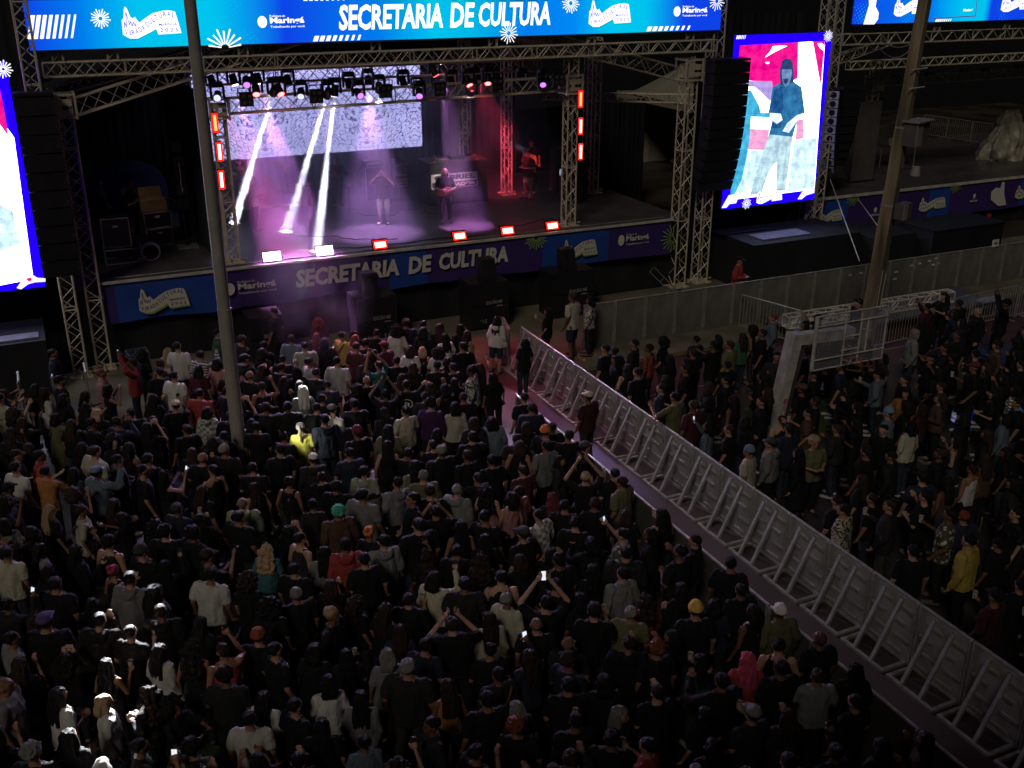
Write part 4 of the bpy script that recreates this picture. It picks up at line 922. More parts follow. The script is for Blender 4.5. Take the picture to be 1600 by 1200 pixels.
for sx_, zz_ in ((-.2, 1.9), (.13, 1.75)):
    c = at_h(zz_); part('reflective_strip', MB().loft([[c+q@Vector((sx_-.018, -.2, 0))+k_ for k_ in (Vector((0, 0, 0)),)][:1]*1+[c+q@Vector((sx_+.018, -.2, 0)), c+q@Vector((sx_+.018, -.19, 0)), c+q@Vector((sx_-.018, -.19, 0))], [c+un*1.0+q@Vector((sx_-.018, -.2, 0)), c+un*1.0+q@Vector((sx_+.018, -.2, 0)), c+un*1.0+q@Vector((sx_+.018, -.19, 0)), c+un*1.0+q@Vector((sx_-.018, -.19, 0))]]), 'print_white', t)
for zz_ in (1.2, 4.6, 6.6): c = at_h(zz_); part('steel_strap', MB().loft([sq(c, .245-.09*zz_/11, (.245-.09*zz_/11)*.76), sq(c+un*.05, .245-.09*zz_/11, (.245-.09*zz_/11)*.76)]), 'galvanised', t)
mb = MB(); c = at_h(8.05); mb.tube(c+Vector((-.25, -.22, 0)), c+Vector((.25, -.22, .03)), .02); c = at_h(7.6); mb.tube(c+Vector((-.25, -.24, 0)), c+Vector((.25, -.24, .03)), .02); part('steel_band', mb, 'cable_white', t)
c1, c2 = ony(1438, 62, YF-1), ony(1360, 62, YF-1)
def cable(label, pts, r=.015, m='cable_white'):
    mb = MB(); P = [Vector(p) for p in pts]
    for a3, b3 in zip(P, P[1:]): mb.tube(a3, b3, r, n=5, caps=False)
    return tag(mb.build('cable', m), label, 'cable', 'cables slung between pole and truss')
for k, (sag, x0_, lb) in enumerate(((12, 1375, 'upper white cable drooping left from the utility pole'), (26, 1366, 'lower white cable drooping left from the utility pole'))):
    pts = [ony(x0_+(1432-x0_)*i/12, 62+k*2+sag*(1-((i-6)/6)**2)-(8 if 0 else 0), 22+i*.1) for i in range(13)]
    cable(lb, pts, .012)
a3, b3 = ony(1300, 278, 30.2), onz(1390, 520, 0)
cable('guy wire running down from the violet speaker array', [ony(1297, 280, 30.2), ony(1343, 408, 26)], .018, 'aluminium')
cable('guy wire crossing the right banner toward the pole', [ony(1340, 310, 30.2), ony(1378, 362, 27)], .018, 'aluminium')

# ---------------------------------------------------------------- basketball hoop
gb = onz(1205, 690, 0)
zt = 2.95
ct = ony(1233, 520, gb.y)
t = thing('basketball_hoop', 'basketball hoop with white bent post and clear framed backboard', 'basketball hoop', (gb.x, gb.y, 0))
dv = ray(1238, 522); ctop = _C+dv*(gb.y/dv.y); Zt = ctop.z
foot = Vector((gb.x, gb.y, 0)); 
# box-section column and arm
def beam(mb, a_, b_, w_, h_, up=(0, 0, 1)):
    a_, b_ = Vector(a_), Vector(b_); d = (b_-a_).normalized(); s_ = d.cross(Vector(up)).normalized(); u_ = s_.cross(d)
    q = [s_*(i*w_/2)+u_*(j*h_/2) for i, j in ((-1, -1), (1, -1), (1, 1), (-1, 1))]
    return mb.loft([[a_+k for k in q], [b_+k for k in q]])
YB = ctop.y-.1
bl, br_, tl, tr = (1262, 577), (1370, 560), (1275, 497), (1395, 478)
# backboard plane faces the right section: use two distances so that its real size is about 1.8 m by 1.05 m
A, B = ony(1268, 575, YB), ony(1372, 553, YB+.0)
armend = ony(1325, 540, YB)
elbow = Vector((ctop.x, YB, Zt))
part('post', beam(MB(), (gb.x-.15, YB, 0), (elbow.x, YB, Zt+.06), .26, .3, (0, 1, 0)), 'hoop_paint', t)
part('post_shadow_side', beam(MB(), (gb.x+.05, YB+.03, 0), (elbow.x+.2, YB+.03, Zt-.2), .25, .14, (0, 1, 0)), 'hoop_paint_shaded', t)  # shaded side of the post put in as a darker beam
e2 = ony(1330, 528, YB)
part('arm', beam(MB(), (elbow.x-.12, YB, Zt-.08), (e2.x, YB, Zt-.16), .22, .26, (0, 0, 1)), 'hoop_paint', t)
P = [ony(1268, 580, YB-.25), ony(1372, 560, YB-.25), ony(1394, 476, YB-.25), ony(1277, 496, YB-.25)]
P = [Vector((p.x, YB-.25, p.z)) for p in P]
zb_, zt_ = (P[0].z+P[1].z)/2, (P[2].z+P[3].z)/2; x0_, x1_ = (P[0].x+P[3].x)/2, (P[1].x+P[2].x)/2
m_, ntm, bs = newmat('clear_board'); bs.inputs['Alpha'].default_value = .16; bs.inputs['Roughness'].default_value = .1; bs.inputs['Base Color'].default_value = (.5, .47, .58, 1)
bd = part('board_sheet', MB().box(((x0_+x1_)/2, YB-.25, (zb_+zt_)/2), (x1_-x0_, .012, zt_-zb_)), 'clear_board', t)
mb = MB(); Yq = YB-.25
for a4, b4, r_ in (((x0_, zb_), (x0_, zt_), .045), ((x1_, zb_), (x1_, zt_), .02), ((x0_, zt_), (x1_, zt_), .02), ((x0_, zb_), (x1_, zb_), .02)):
    mb.tube((a4[0], Yq, a4[1]), (b4[0], Yq, b4[1]), r_, n=6)
part('board_rim', mb, 'hoop_paint', t)
mb = MB(); W1, H1 = x1_-x0_, zt_-zb_
g2 = lambda a4, b4: (x0_+a4*W1, Yq-.03, zb_+b4*H1)
for a4, b4 in (((0, .82), (1, .82)), ((0, .2), (1, .2)), ((.4, 0), (.4, .95)), ((.62, .05), (.62, .95)), ((.4, .55), (.62, .55)), ((.4, .3), (.62, .3)), ((.72, .2), (.72, .82))):
    mb.tube(g2(*a4), g2(*b4), .022, n=4)
part('board_braces', mb, 'hoop_paint', t)
rc = ony(1350, 567, YB-.6); mb = MB(); nR = 24
rcx, rcz, rcy = rc.x, rc.z, YB-.55
for i in range(nR):
    a5, b5 = 2*pi*i/nR, 2*pi*(i+1)/nR; mb.tube((rcx+.26*cos(a5), rcy+.26*sin(a5), rcz), (rcx+.26*cos(b5), rcy+.26*sin(b5), rcz), .014, n=5, caps=False)
mb.tube((rcx-.26, rcy+.1, rcz), (rcx-.42, YB-.26, rcz+.05), .02)
part('rim', mb, 'rim_orange', t)
mb = text_mb('ZS', 0, .16, .6, 1.15, 0, .02); f = beam  # pink scrawl on the post
mb.v = [(gb.x-.17+x_*.8+z_*.16, YB-.17, z_+.05) for x_, y_, z_ in mb.v]; part('pink_scrawl', mb, 'graffiti_pink', t)
# ---------------------------------------------------------------- things on the main stage
X0, X1, YD = 12.75, 14.95, 34.75
t = thing('mixing_table', 'tall table under black cloth with a white name sign on its front', 'table', (13.85, 35.3, DZ))
mb = MB(); n = 44; rows = []
per = [(X0, YD), (X1, YD), (X1, YD+1.1), (X0, YD+1.1)]
loop = []
for (a_, b_), (c_, d_) in zip(per, per[1:]+per[:1]):
    for i in range(12): loop.append((a_+(c_-a_)*i/12, b_+(d_-b_)*i/12))
cx, cy = (X0+X1)/2, YD+.55
rings = []
for z, k, w_ in ((DZ+.01, 1.03, .03), (DZ+.8, 1.01, .015), (DZ+1.5, 1, 0)):
    rings.append([(cx+(x-cx)*k+w_*sin(i*2.3), cy+(y-cy)*k+w_*cos(i*1.9), z) for i, (x, y) in enumerate(loop)])
mb.loft(rings); part('table_cloth', mb, 'black_cloth', t)
part('table_top', MB().box((cx, cy, DZ+1.52), (X1-X0+.04, 1.14, .04)), 'wood_brown', t)
s = thing('name_sign', 'white sign reading GABRIEL O PENSADOR hung on the mixing table', 'sign', (cx, YD-.05, DZ+.6))
sx0, sx1 = ony(670, 280, YD-.06).x, ony(746, 280, YD-.06).x; sz0, sz1 = DZ+.62, DZ+1.13
sx0, sx1 = max(sx0, X0+.05), min(sx1, X1-.02); hm = (sz0+sz1)/2
part('sign_board', MB().box(((sx0+sx1)/2, YD-.06, hm), (sx1-sx0, .02, sz1-sz0)), 'print_white', s)
part('sign_band', MB().box(((sx0+sx1)/2, YD-.073, sz0+.12), (sx1-sx0-.06, .006, .19)), 'print_dark', s)
part('sign_lettering', text_mb('GABRIEL', sx0+.1, sx1-.08, hm+.03, sz1-.04, YD-.075, .06), 'print_dark', s)
mb = text_mb('O', sx0+.1, sx0+.25, sz0+.06, sz0+.18, YD-.08, .04); text_mb('PENSADOR', sx0+.36, sx1-.08, sz0+.06, sz0+.18, YD-.08, .05, mb=mb); part('sign_lettering', mb, 'print_white', s)
t = thing('dj_mixer', 'mixer and turntables standing on the mixing table', 'mixer', (cx+.1, cy, DZ+1.54))
part('mixer_body', MB().box((cx+.1, cy, DZ+1.6), (.5, .45, .12)), 'dark_metal', t)
for sx in (-.45, .65):
    mb = MB(); mb.box((cx+sx, cy, DZ+1.58), (.44, .4, .08)); part('turntable', mb, 'galvanised', t); part('platter', MB().tube((cx+sx, cy, DZ+1.62), (cx+sx, cy, DZ+1.65), .16, n=16), 'black_plastic', t)
mb = MB(); 
for i in range(14): mb.box((cx-.1+.03*i, cy-.1+.06*(i % 4), DZ+1.675), (.015, .02, .03))
part('faders', mb, 'chrome', t)
t = thing('water_bottle', 'small clear bottle at the left end of the mixing table', 'bottle', (X0+.3, cy-.3, DZ+1.54))
part('bottle_body', MB().tube((X0+.3, cy-.3, DZ+1.54), (X0+.3, cy-.3, DZ+1.72), .04, n=10).tube((X0+.3, cy-.3, DZ+1.72), (X0+.3, cy-.3, DZ+1.78), .038, .015, n=10), 'cup_plastic', t); part('cap', MB().tube((X0+.3, cy-.3, DZ+1.78), (X0+.3, cy-.3, DZ+1.81), .017, n=8), 'print_white', t)
# amp stack left of the table
a = onz(610, 300, DZ)
t = thing('bass_amplifier', 'dark amplifier head on a tall cabinet behind the cameraman', 'amplifier', (11.3, 36.8, DZ))
part('cabinet', MB().box((11.3, 36.8, DZ+.6), (.72, .45, 1.18)), 'black_plastic', t); part('head', MB().box((11.3, 36.8, DZ+1.32), (.66, .4, .24)), 'flight_case', t); part('control_strip', MB().box((11.3, 36.59, DZ+1.34), (.5, .015, .08)), 'amp_orange', t)
mb = MB(); 
for s_ in (-.34, .34): mb.box((11.3+s_, 36.57, DZ+.6), (.03, .02, 1.16))
part('corner_trim', mb, 'galvanised', t)
# floor wedges
def wedge(x, y, rz, label, lit=False):
    t = empty('wedge_monitor', (x, y, DZ), rz); tag(t, label, 'speaker', 'wedge monitors on the deck')
    MB().loft([[(-.32, -.22, 0), (.32, -.22, 0), (.32, .25, 0), (-.32, .25, 0)], [(-.3, -.1, .34), (.3, -.1, .34), (.3, .22, .3), (-.3, .22, .3)]]).build('cabinet', 'black_plastic', t)
    MB().loft([[(-.3, -.235, .03), (.3, -.235, .03), (.3, -.22, .03), (-.3, -.22, .03)], [(-.28, -.12, .32), (.28, -.12, .32), (.28, -.1, .33), (-.28, -.1, .33)]]).build('grille', 'black_mesh', t)
wedge(11.55, 34.9, pi, 'wedge monitor on a case trolley left of the mixing table')
t = thing('case_trolley', 'flat chrome edged case trolley under the wedge left of the mixing table', 'trolley', (11.6, 34.6, DZ))
mb = MB(); mb.tube((11.1, 34.25, DZ+.06), (12.1, 34.35, DZ+.06), .025); mb.tube((11.1, 34.25, DZ+.06), (10.9, 34.6, DZ+.06), .025); mb.tube((12.1, 34.35, DZ+.06), (12.15, 34.9, DZ+.06), .025); part('chrome_edge', mb, 'chrome', t)
t = thing('effects_rack', 'small black rack of gear on a stand left of the mixing table', 'rack', (12.05, 35.9, DZ))
part('rack_case', MB().box((12.05, 35.9, DZ+.75), (.5, .45, .45)), 'flight_case', t); mb = MB(); mb.tube((11.9, 35.8, DZ), (12.2, 35.8, DZ+.55), .02); mb.tube((12.2, 35.8, DZ), (11.9, 35.8, DZ+.55), .02); part('rack_stand', mb, 'galvanised', t)
for z in (.62, .74, .86): part('rack_panel', MB().box((12.05, 35.66, DZ+z), (.44, .01, .08)), 'galvanised', t)
# drum kit on its riser
t = thing('drum_riser', 'low platform with pale edge carrying the drum kit at back left', 'platform', (6.9, 36.7, DZ))
part('riser_top', MB().box((6.9, 36.9, DZ+.3), (2.6, 2.2, .06)), 'deck_board', t); part('riser_edge', MB().box((6.9, 35.78, DZ+.3), (2.6, .04, .09)), 'white_strip', t)
mb = MB()
for x in (5.8, 6.9, 8.0):
    for y in (36, 37.8): mb.box((x, y, DZ+.135), (.08, .08, .27))
part('riser_legs', mb, 'galvanised', t)
RZ = DZ+.33
t = thing('drum_kit', 'drum kit with brass cymbals on the riser in front of seated drummer', 'drum kit', (7.0, 36.6, RZ))
mat('brass', (.3, .18, .05), .35, .7); mat('drum_shell', (.25, .05, .05), .3)
part('bass_drum', MB().tube((7.1, 36.15, RZ+.3), (7.1, 36.6, RZ+.3), .28, n=20), 'drum_shell', t, True)
for x, y, z, r in ((6.85, 36.4, .68, .15), (7.3, 36.4, .68, .15), (7.75, 36.7, .45, .2), (6.5, 36.5, .55, .17)):
    part('drum', MB().tube((x, y, RZ+z-.1), (x, y-.03, RZ+z+.12), r, n=16), 'drum_shell', t, True)
for x, y, z, r in ((6.2, 36.3, 1.0, .19), (6.45, 36.1, 1.25, .17), (7.8, 36.2, 1.3, .2), (8.1, 36.6, 1.05, .19)):
    mb = MB(); mb.tube((x, y, RZ), (x, y, RZ+z), .012); part('cymbal_stand', mb, 'chrome', t); part('cymbal', MB().tube((x, y, RZ+z), (x, y-.02, RZ+z+.03), r, .03, n=18), 'brass', t, True)
for i, (x, y, h_, lb) in enumerate(((8.9, 35.9, 1.5, 'left of the middle beam'), (9.9, 35.2, 1.2, 'low between the two right beams'), (5.7, 34.8, 1.5, 'beside the drum riser at stage left'))):
    t = thing('microphone_stand', 'black microphone stand with boom arm, '+lb, 'microphone stand', (x, y, DZ), 'microphone stands')
    mb = MB(); mb.tube((x, y, DZ), (x, y, DZ+h_), .014)
    for a_ in (0, 2.1, 4.2): mb.tube((x, y, DZ+.12), (x+.3*cos(a_), y+.3*sin(a_), DZ+.01), .012)
    part('stand', mb, 'dark_metal', t); part('boom', MB().tube((x-.15, y, DZ+h_-.08), (x+.45, y, DZ+h_+.25), .01), 'dark_metal', t); part('microphone', MB().cap((x+.45, y, DZ+h_+.25), .02, (x+.52, y, DZ+h_+.29), .028, 8), 'dark_metal', t)
# percussion and keyboard near second singer
t = thing('percussion_set', 'chrome percussion and congas between drum kit and middle beam', 'drum kit', (8.6, 36.4, DZ))
for x in (8.4, 8.8): part('drum', MB().tube((x, 36.3, DZ+.1), (x, 36.3, DZ+.85), .12, .16, n=14), 'guitar_wood', t, True)
for k, pts in enumerate(([(6.9, 33.5), (7.3, 32.4), (8.4, 31.9), (8.9, 31.2), (10.4, 30.6)], [(12.4, 32.3), (12.9, 33.0), (12.2, 33.8), (12.5, 34.6)], [(9.8, 35.1), (10.3, 34.2), (11.1, 33.9), (11.5, 34.5)], [(13.6, 31.0), (14.6, 30.7), (15.4, 31.2), (16.6, 30.6)], [(7.9, 30.4), (9.2, 30.1), (11.0, 30.2), (13.2, 30.0)])):
    mb = MB(); P_ = []
    for (a_, b_), (c_, d_) in zip(pts, pts[1:]):
        for i in range(6): P_.append(Vector((a_+(c_-a_)*i/6+.05*sin(i*1.9+k), b_+(d_-b_)*i/6+.06*sin(i*1.3), DZ+.012)))
    for a_, b_ in zip(P_, P_[1:]): mb.tube(a_, b_, .012, n=5, caps=False)
    tag(mb.build('floor_cable', 'black_plastic'), ('black cable trailing over the deck from the curly-haired performer', 'black cable behind the guitarist to the table', 'black cable looped between the microphone stand and the wedge', 'black cable on the deck near the right inner tower', 'black cable along the stage front behind the red blinders')[k], 'cable', 'cables lying on the stage deck')
# left wing: cases, chair, carton
def case(x, y, z, rz, label, w_=.75, d_=.5, h_=.42, grp='black flight cases with metal edges'):
    t = empty('flight_case', (x, y, z), rz); tag(t, label, 'case', grp)
    MB().box((0, 0, h_/2), (w_, d_, h_)).build('case_body', 'flight_case', t)
    mb = MB(); e = .03
    for a_ in (-1, 1):
        for b_ in (-1, 1):
            mb.box((a_*w_/2, b_*d_/2, h_/2), (e, e, h_)); mb.box((0, b_*d_/2, h_/2+a_*(h_/2-.01)), (w_, e, e*1.3)); mb.box((a_*w_/2, 0, h_/2+b_*(h_/2-.01)), (e, d_, e*1.3))
    mb.build('metal_edges', 'chrome', t)
    MB().box((0, -d_/2-.01, h_*.72), (.16, .02, .07)).build('latch', 'chrome', t)
case(3.2, 33.35, DZ, .15, 'lower of two stacked flight cases in left wing', .8, .5, .52)
case(3.2, 33.35, DZ+.53, .15, 'upper flight case under the brown carton', .8, .5, .5)
t = empty('carton', (3.2, 33.4, DZ+1.04), .15); tag(t, 'open brown cardboard carton on top of the stacked cases', 'box')
MB().box((0, 0, .17), (.7, .42, .34)).build('carton_body', 'cardboard', t); MB().box((0, .25, .5), (.68, .02, .36), R=Matrix.Rotation(-.3, 3, 'X')).build('flap', 'cardboard', t); MB().box((.5, 0, .3), (.34, .4, .012), R=Matrix.Rotation(.5, 3, 'Y')).build('flap', 'cardboard', t)
case(1.9, 31.7, DZ+.46, -.05, 'metal edged case standing on the low steel frame', .75, .5, .85)
t = thing('steel_frame_stand', 'low open steel frame stand under the case near the left tower', 'stand', (1.95, 31.5, DZ))
mb = MB()
for x in (1.5, 2.5):
    for y in (31.2, 31.9): mb.tube((x, y, DZ), (x, y, DZ+.45), .022)
for z in (.03, .44):
    mb.tube((1.5, 31.2, DZ+z), (2.5, 31.2, DZ+z), .022); mb.tube((1.5, 31.9, DZ+z), (2.5, 31.9, DZ+z), .022); mb.tube((1.5, 31.2, DZ+z), (1.5, 31.9, DZ+z), .022); mb.tube((2.5, 31.2, DZ+z), (2.5, 31.9, DZ+z), .022)
part('frame', mb, 'galvanised', t)
t = thing('coiled_cable', 'pale cable coil leaning on the low steel frame', 'cable', (2.8, 31.3, DZ))
mb = MB()
for k in range(3):
    for i in range(16):
        a_, b_ = 2*pi*i/16, 2*pi*(i+1)/16; r_ = .24+.02*k; f = lambda q: (2.75+r_*cos(q), 31.2+.05*k, DZ+.27+r_*sin(q)); mb.tube(f(a_), f(b_), .012, n=4, caps=False)
part('coil', mb, 'cable_white', t)
t = thing('arch_flight_case_lid', 'round-topped blue glossy lid leaning at the back of the left wing', 'case', (2.6, 37.2, DZ)); mat('blue_gloss', (.02, .06, .2), .3)
part('lid', MB().loft([[(1.5+.0*k+1.3*(1-cos(pi*i/12))/1.0, 37.3+k, DZ+1.0+.95*sin(pi*i/12)) for i in range(13)]+[(4.1, 37.3+k, DZ), (1.5, 37.3+k, DZ)] for k in (0, .15)]), 'blue_gloss', t)
t = thing('side_flight_case', 'thick black box truss stacked with lights by the side drape', 'stage light', (4.2, 32.2, DZ))
mb = MB(); 
for k in range(5): mb.box((3.95, 32.3, DZ+1.4+.42*k), (.3, .26, .32))
part('lamp_bodies', mb, 'black_plastic', t); part('stand_pole', MB().tube((3.95, 32.45, DZ), (3.95, 32.45, DZ+3.5), .04), 'dark_metal', t); part('lenses', MB().box((3.95, 32.15, DZ+2.2), (.03, .01, .9)), 'chrome', t)
part('foot', MB().box((3.95, 32.4, DZ+.04), (.6, .5, .06)), 'galvanised', t)
# right wing gear
for k, (x, y, h_, lb) in enumerate(((17.6, 33.2, 1.2, 'tall black equipment rack by the right inner tower'), (18.3, 35.4, 1.6, 'tall black equipment rack deep in the right wing'))):
    t = thing('equipment_rack', lb, 'rack', (x, y, DZ), 'equipment racks in right wing')
    part('rack_body', MB().box((x, y, DZ+h_/2), (.6, .6, h_)), 'flight_case', t)
    mb = MB(); 
    for i in range(4): mb.box((x, y-.31, DZ+.25+i*.25), (.5, .01, .04))
    part('rack_panels', mb, 'dark_metal', t)

# ---------------------------------------------------------------- tents and tarp behind
def tent(label, cx, cy, w_, z0, z1, drop=.5):
    t = thing('tent', label, 'tent', (cx, cy, 0), 'white pagoda tents')
    n = 10; rings = []
    for k in range(7):
        f = k/6; h_ = w_/2*(1-f)**1.5+.08*f; z = z0+(z1-z0)*f; rings.append([(cx+h_*cos(a_)/max(abs(cos(a_)), abs(sin(a_))), cy+h_*sin(a_)/max(abs(cos(a_)), abs(sin(a_))), z) for a_ in [2*pi*(i+.5)/16 for i in range(16)]])
    part('tent_roof', MB().loft(rings), 'tent_fabric', t, True)
    for a_, b_ in ((-1, -1), (1, -1), (1, 1), (-1, 1)): part('tent_pole', MB().tube((cx+a_*w_*.49, cy+b_*w_*.49, 0), (cx+a_*w_*.49, cy+b_*w_*.49, z0), .05), 'galvanised', t)
    mb = MB()
    for (a_, b_), (c_, d_) in (((-1, 1), (1, 1)),):
        p, q = Vector((cx+a_*w_*.49, cy+b_*w_*.49, 0)), Vector((cx+c_*w_*.49, cy+d_*w_*.49, 0)); n_ = 30
        vs = [p.lerp(q, i/n_)+Vector((.05*sin(i*1.7), .05*cos(i*1.3), z)) for z in (0, z0) for i in range(n_+1)]; mb.add(vs, [(i, i+1, n_+2+i, n_+1+i) for i in range(n_)])
    part('tent_wall', mb, 'tent_fabric', t)
    mb = MB(); mb.box((cx, cy-w_*.49, z0-.15), (w_, .04, .35)); mb.box((cx-w_*.49, cy, z0-.15), (.04, w_, .35)); part('tent_valance', mb, 'tent_fabric', t)
c = ony(1110, 175, 47)
tent('large white tent roof seen behind the right wing of the main stage', c.x+.5, 47, 8, 4.0, 7.4)
tent('second white tent standing lower and farther right behind the video screen', 38, 52, 8, 3.2, 6)
t = thing('tent_curtain', 'pale draped curtain hanging in the dark right wing', 'curtain', (23.0, 41, 0))
n_ = 26; vs = [Vector((21.6+2.6*i/n_, 41+.1*sin(i*1.4), z-(.8*(i/n_-.2)**2*z if z > 1 else 0))) for z in (1.6, 4.3) for i in range(n_+1)]
part('curtain_cloth', MB().add(vs, [(i, i+1, n_+2+i, n_+1+i) for i in range(n_)]), 'tent_fabric', t, True)
# far dark background: neighbouring structures closing the view
drape('dark backdrop mesh far behind the stages', -14, 62, 90, 62, 0, 16, .6, 'black_mesh')

# ---------------------------------------------------------------- far stage on the right
Y2 = 31.3; D2 = 2.0
t = thing('far_stage_platform', 'second stage deck at the right with dark skirting', 'stage', (36, Y2, 0))
part('deck', MB().box((38.6, Y2+5.0, D2-.06), (23, 9.9, .12)), 'deck_board', t)
n_ = 100; vs = [Vector((27.2+23*i/n_, Y2+.3+.04*sin(i*1.3), z)) for z in (0, D2-.12) for i in range(n_+1)]
part('cloth_skirting', MB().add(vs, [(i, i+1, n_+2+i, n_+1+i) for i in range(n_)]), 'black_cloth', t)
part('edge_trim', MB().box((38.6, Y2-.03, D2+.02), (23, .08, .1)), 'white_strip', t)
t = thing('far_stage_banner', 'long blue banner with emblems hanging on the far stage front', 'banner', (38, Y2, .85))
vs, fs = cloth_grid(27.3, 50, .72, D2-.05, Y2, 160, 6, 9., .015)
cl = part('banner_cloth', MB().add(vs, fs), ['skirt_navy', 'skirt_blue'], t, True)
def bx(px): return ony(px, 315, Y2).x
for p in cl.data.polygons:
    x = 38+p.center.x
    if bx(1290) < x < bx(1325) or bx(1452) < x < bx(1484) or bx(1590) < x: p.material_index = 1
YL2 = Y2-.06
def zat(px, py): return ony(px, py, YL2).z
for u0, u1, vb in ((1291, 1314, 350), (1435, 1475, 332), (1585, 1625, 312)):
    x0_, x1_ = ony(u0, vb, YL2).x, ony(u1, vb, YL2).x
    if u0 == 1291: x0_ -= .45
    z_ = zat(u0, vb); logo(t, x0_, x1_, z_+.05, z_+.62, YL2, 'print_white', 'print_dark', 'print_green')
for u0, v0 in ((1360, 340), (1515, 318)):
    x_, z_ = ony(u0, v0, YL2).x, zat(u0, v0); mb = text_mb('Maringá', x_, x_+.42, z_+.02, z_+.14, YL2, .03); text_mb('Prefeitura de', x_+.1, x_+.32, z_+.16, z_+.19, YL2, .01, mb=mb); mb.poly([(x_+.21+.08*cos(k*pi/5), YL2, z_+.3+.1*sin(k*pi/5)) for k in range(10)], (0, .003, 0)); part('city_lettering', mb, 'print_white', t)
for u0, v0 in ((1333, 309), (1494, 289)):
    p = ony(u0, v0, YL2); part('green_starburst', starburst(MB(), p.x, p.z, .36, YL2, 9, .15, .016, pi, 2*pi), 'print_green', t)
hp = [(1548, 312), (1549, 300), (1556, 293), (1563, 294), (1566, 284), (1570, 285), (1569, 302), (1572, 320), (1560, 322), (1555, 318)]
part('hand_drawing', MB().poly([(ony(a_, b_, YL2).x, YL2, ony(a_, b_, YL2).z) for a_, b_ in hp], (0, .003, 0)), 'print_white', t)
t = thing('far_led_header', 'blue LED header of the far stage cut by the photo top', 'LED screen', (38, 31.2, 8.5))
YB2 = 31.2
a = ony(1334, 38, YB2); zB = a.z
part('led_panel', MB().box(((a.x+47)/2, YB2+.06, zB+.85), (47-a.x, .1, 1.7)), 'header_led_far', t)
part('header_frame', MB().box(((a.x+47)/2, YB2+.2, zB+.85), (47-a.x+.1, .14, 1.8)).box(((a.x+47)/2, YB2+.1, zB-.03), (47-a.x, .2, .05)), 'dark_metal', t)
YQ = YB2-.01; g3 = lambda L: [ony(a_, b_, YQ) for a_, b_ in L]
def gf(name, L, m): P = g3(L); return part(name, MB().add([(p.x, YQ, p.z) for p in P], [tuple(range(len(P)))]), m, t)
gf('header_hand', [(1349, 38), (1352, 28), (1355, 18), (1358, 8), (1357, -12), (1361, -20), (1372, -20), (1370, -2), (1368, 10), (1373, 20), (1372, 30), (1366, 38)], 'led_white')
p0_, p1_ = ony(1396, 25, YQ), ony(1444, 20, YQ); logo(t, p0_.x, p1_.x, p0_.z, p0_.z+.7, YQ-.004, 'led_white', 'scr_blue')
p0_, p1_ = ony(1563, 18, YQ), ony(1612, 18, YQ); logo(t, p0_.x, p1_.x, p0_.z, p0_.z+.7, YQ-.004, 'led_white', 'scr_blue')
p0_ = ony(1505, 19, YQ); part('header_lettering', text_mb('Maringá', p0_.x, p0_.x+.5, p0_.z, p0_.z+.12, YQ, .04), 'led_white', t)
p0_ = ony(1461, 34, YQ); part('header_graphics', stripes(MB(), p0_.x, p0_.x+.85, p0_.z, p0_.z+.09, YQ, 8, .05), 'led_white', t)
mb = MB(); P = g3([(1457, 29), (1524, 25), (1528, -14)]); q = [(p.x, YQ-.004, p.z) for p in P]; mb.tube(q[0], q[1], .02, n=4); mb.tube(q[1], q[2], .02, n=4); part('header_outline', mb, 'scr_ink', t)
a = ony(1320, 62, 31.3)
t2 = truss('far_header_truss', 'aluminium truss under the far stage LED header', 'truss', (a.x-.2, 31.35, a.z), (47, 31.35, a.z), .36, .38)
mb = MB()
for px in (1466, 1575):
    q = ony(px, 40, 31.3)
    for dx in (-.14, .14): mb.box((q.x+dx, 31.35, a.z+.32), (.05, .06, .35))
    mb.tube((q.x-.14, 31.35, a.z+.18), (q.x+.14, 31.35, a.z+.48), .015)
part('hanging_posts', mb, 'aluminium', t2)
truss('far_roof_truss', 'short sloping roof truss under the left end of the far header', 'truss', (27.6, 31.9, 7.0), (30.6, 31.9, 7.75), .26, .3)
q0, q1 = ony(1372, 128, 34), ony(1620, 108, 34)
truss('far_lighting_truss', 'lighting truss across the far stage carrying small unlit lamps', 'truss', (q0.x, 34, q0.z), (q1.x+3, 34, q0.z+.05), .3, .32)
q2, q3 = ony(1325, 103, 37), ony(1620, 85, 37)
truss('far_back_truss', 'dim truss crossing the back of the far stage roof', 'truss', (q2.x, 37, q2.z), (q3.x+3, 37, q2.z+.05), .3, .34)
qt = ony(1366, 130, 34)
t2 = tower('aluminium truss tower with corner block left on the far stage', qt.x, 34, D2, qt.z+.9, .32, sl=qt.z)
for i, (x, y) in enumerate(((1400, 121), (1452, 116), (1507, 110), (1540, 110), (1593, 104))):
    p = ony(x, y, 34)
    t2 = thing('far_stage_lamp', '%s pair of small unlit lamps on the far lighting truss, from left' % ORD[i].replace('nearest', 'first'), 'stage light', p, 'small unlit lamps on the far truss')
    for dx in (-.12, .12):
        part('lamp_can', MB().tube(p+Vector((dx, .1, 0)), p+Vector((dx, -.12, .02)), .07, .085, n=10), 'dark_metal', t2); part('lens', MB().tube(p+Vector((dx, -.125, .02)), p+Vector((dx, -.13, .02)), .07, n=10), 'chrome', t2)
q = ony(1357, 260, 33.2)
a_, b_ = ony(1343, 160, 33.4), ony(1378, 160, 33.4); c_ = ony(1335, 293, 33.4)
t2 = thing('grey_scrim_panel', 'flat dark grey scrim panel standing on the far stage deck', 'panel', ((a_.x+b_.x)/2, 33.4, D2))
part('scrim', MB().box(((a_.x+b_.x)/2, 33.4, (D2+a_.z)/2), (b_.x-a_.x, .06, a_.z-D2)), 'box_dark', t2); part('scrim_frame', MB().box(((a_.x+b_.x)/2, 33.45, D2+.04), (b_.x-a_.x+.1, .3, .06)), 'dark_metal', t2)
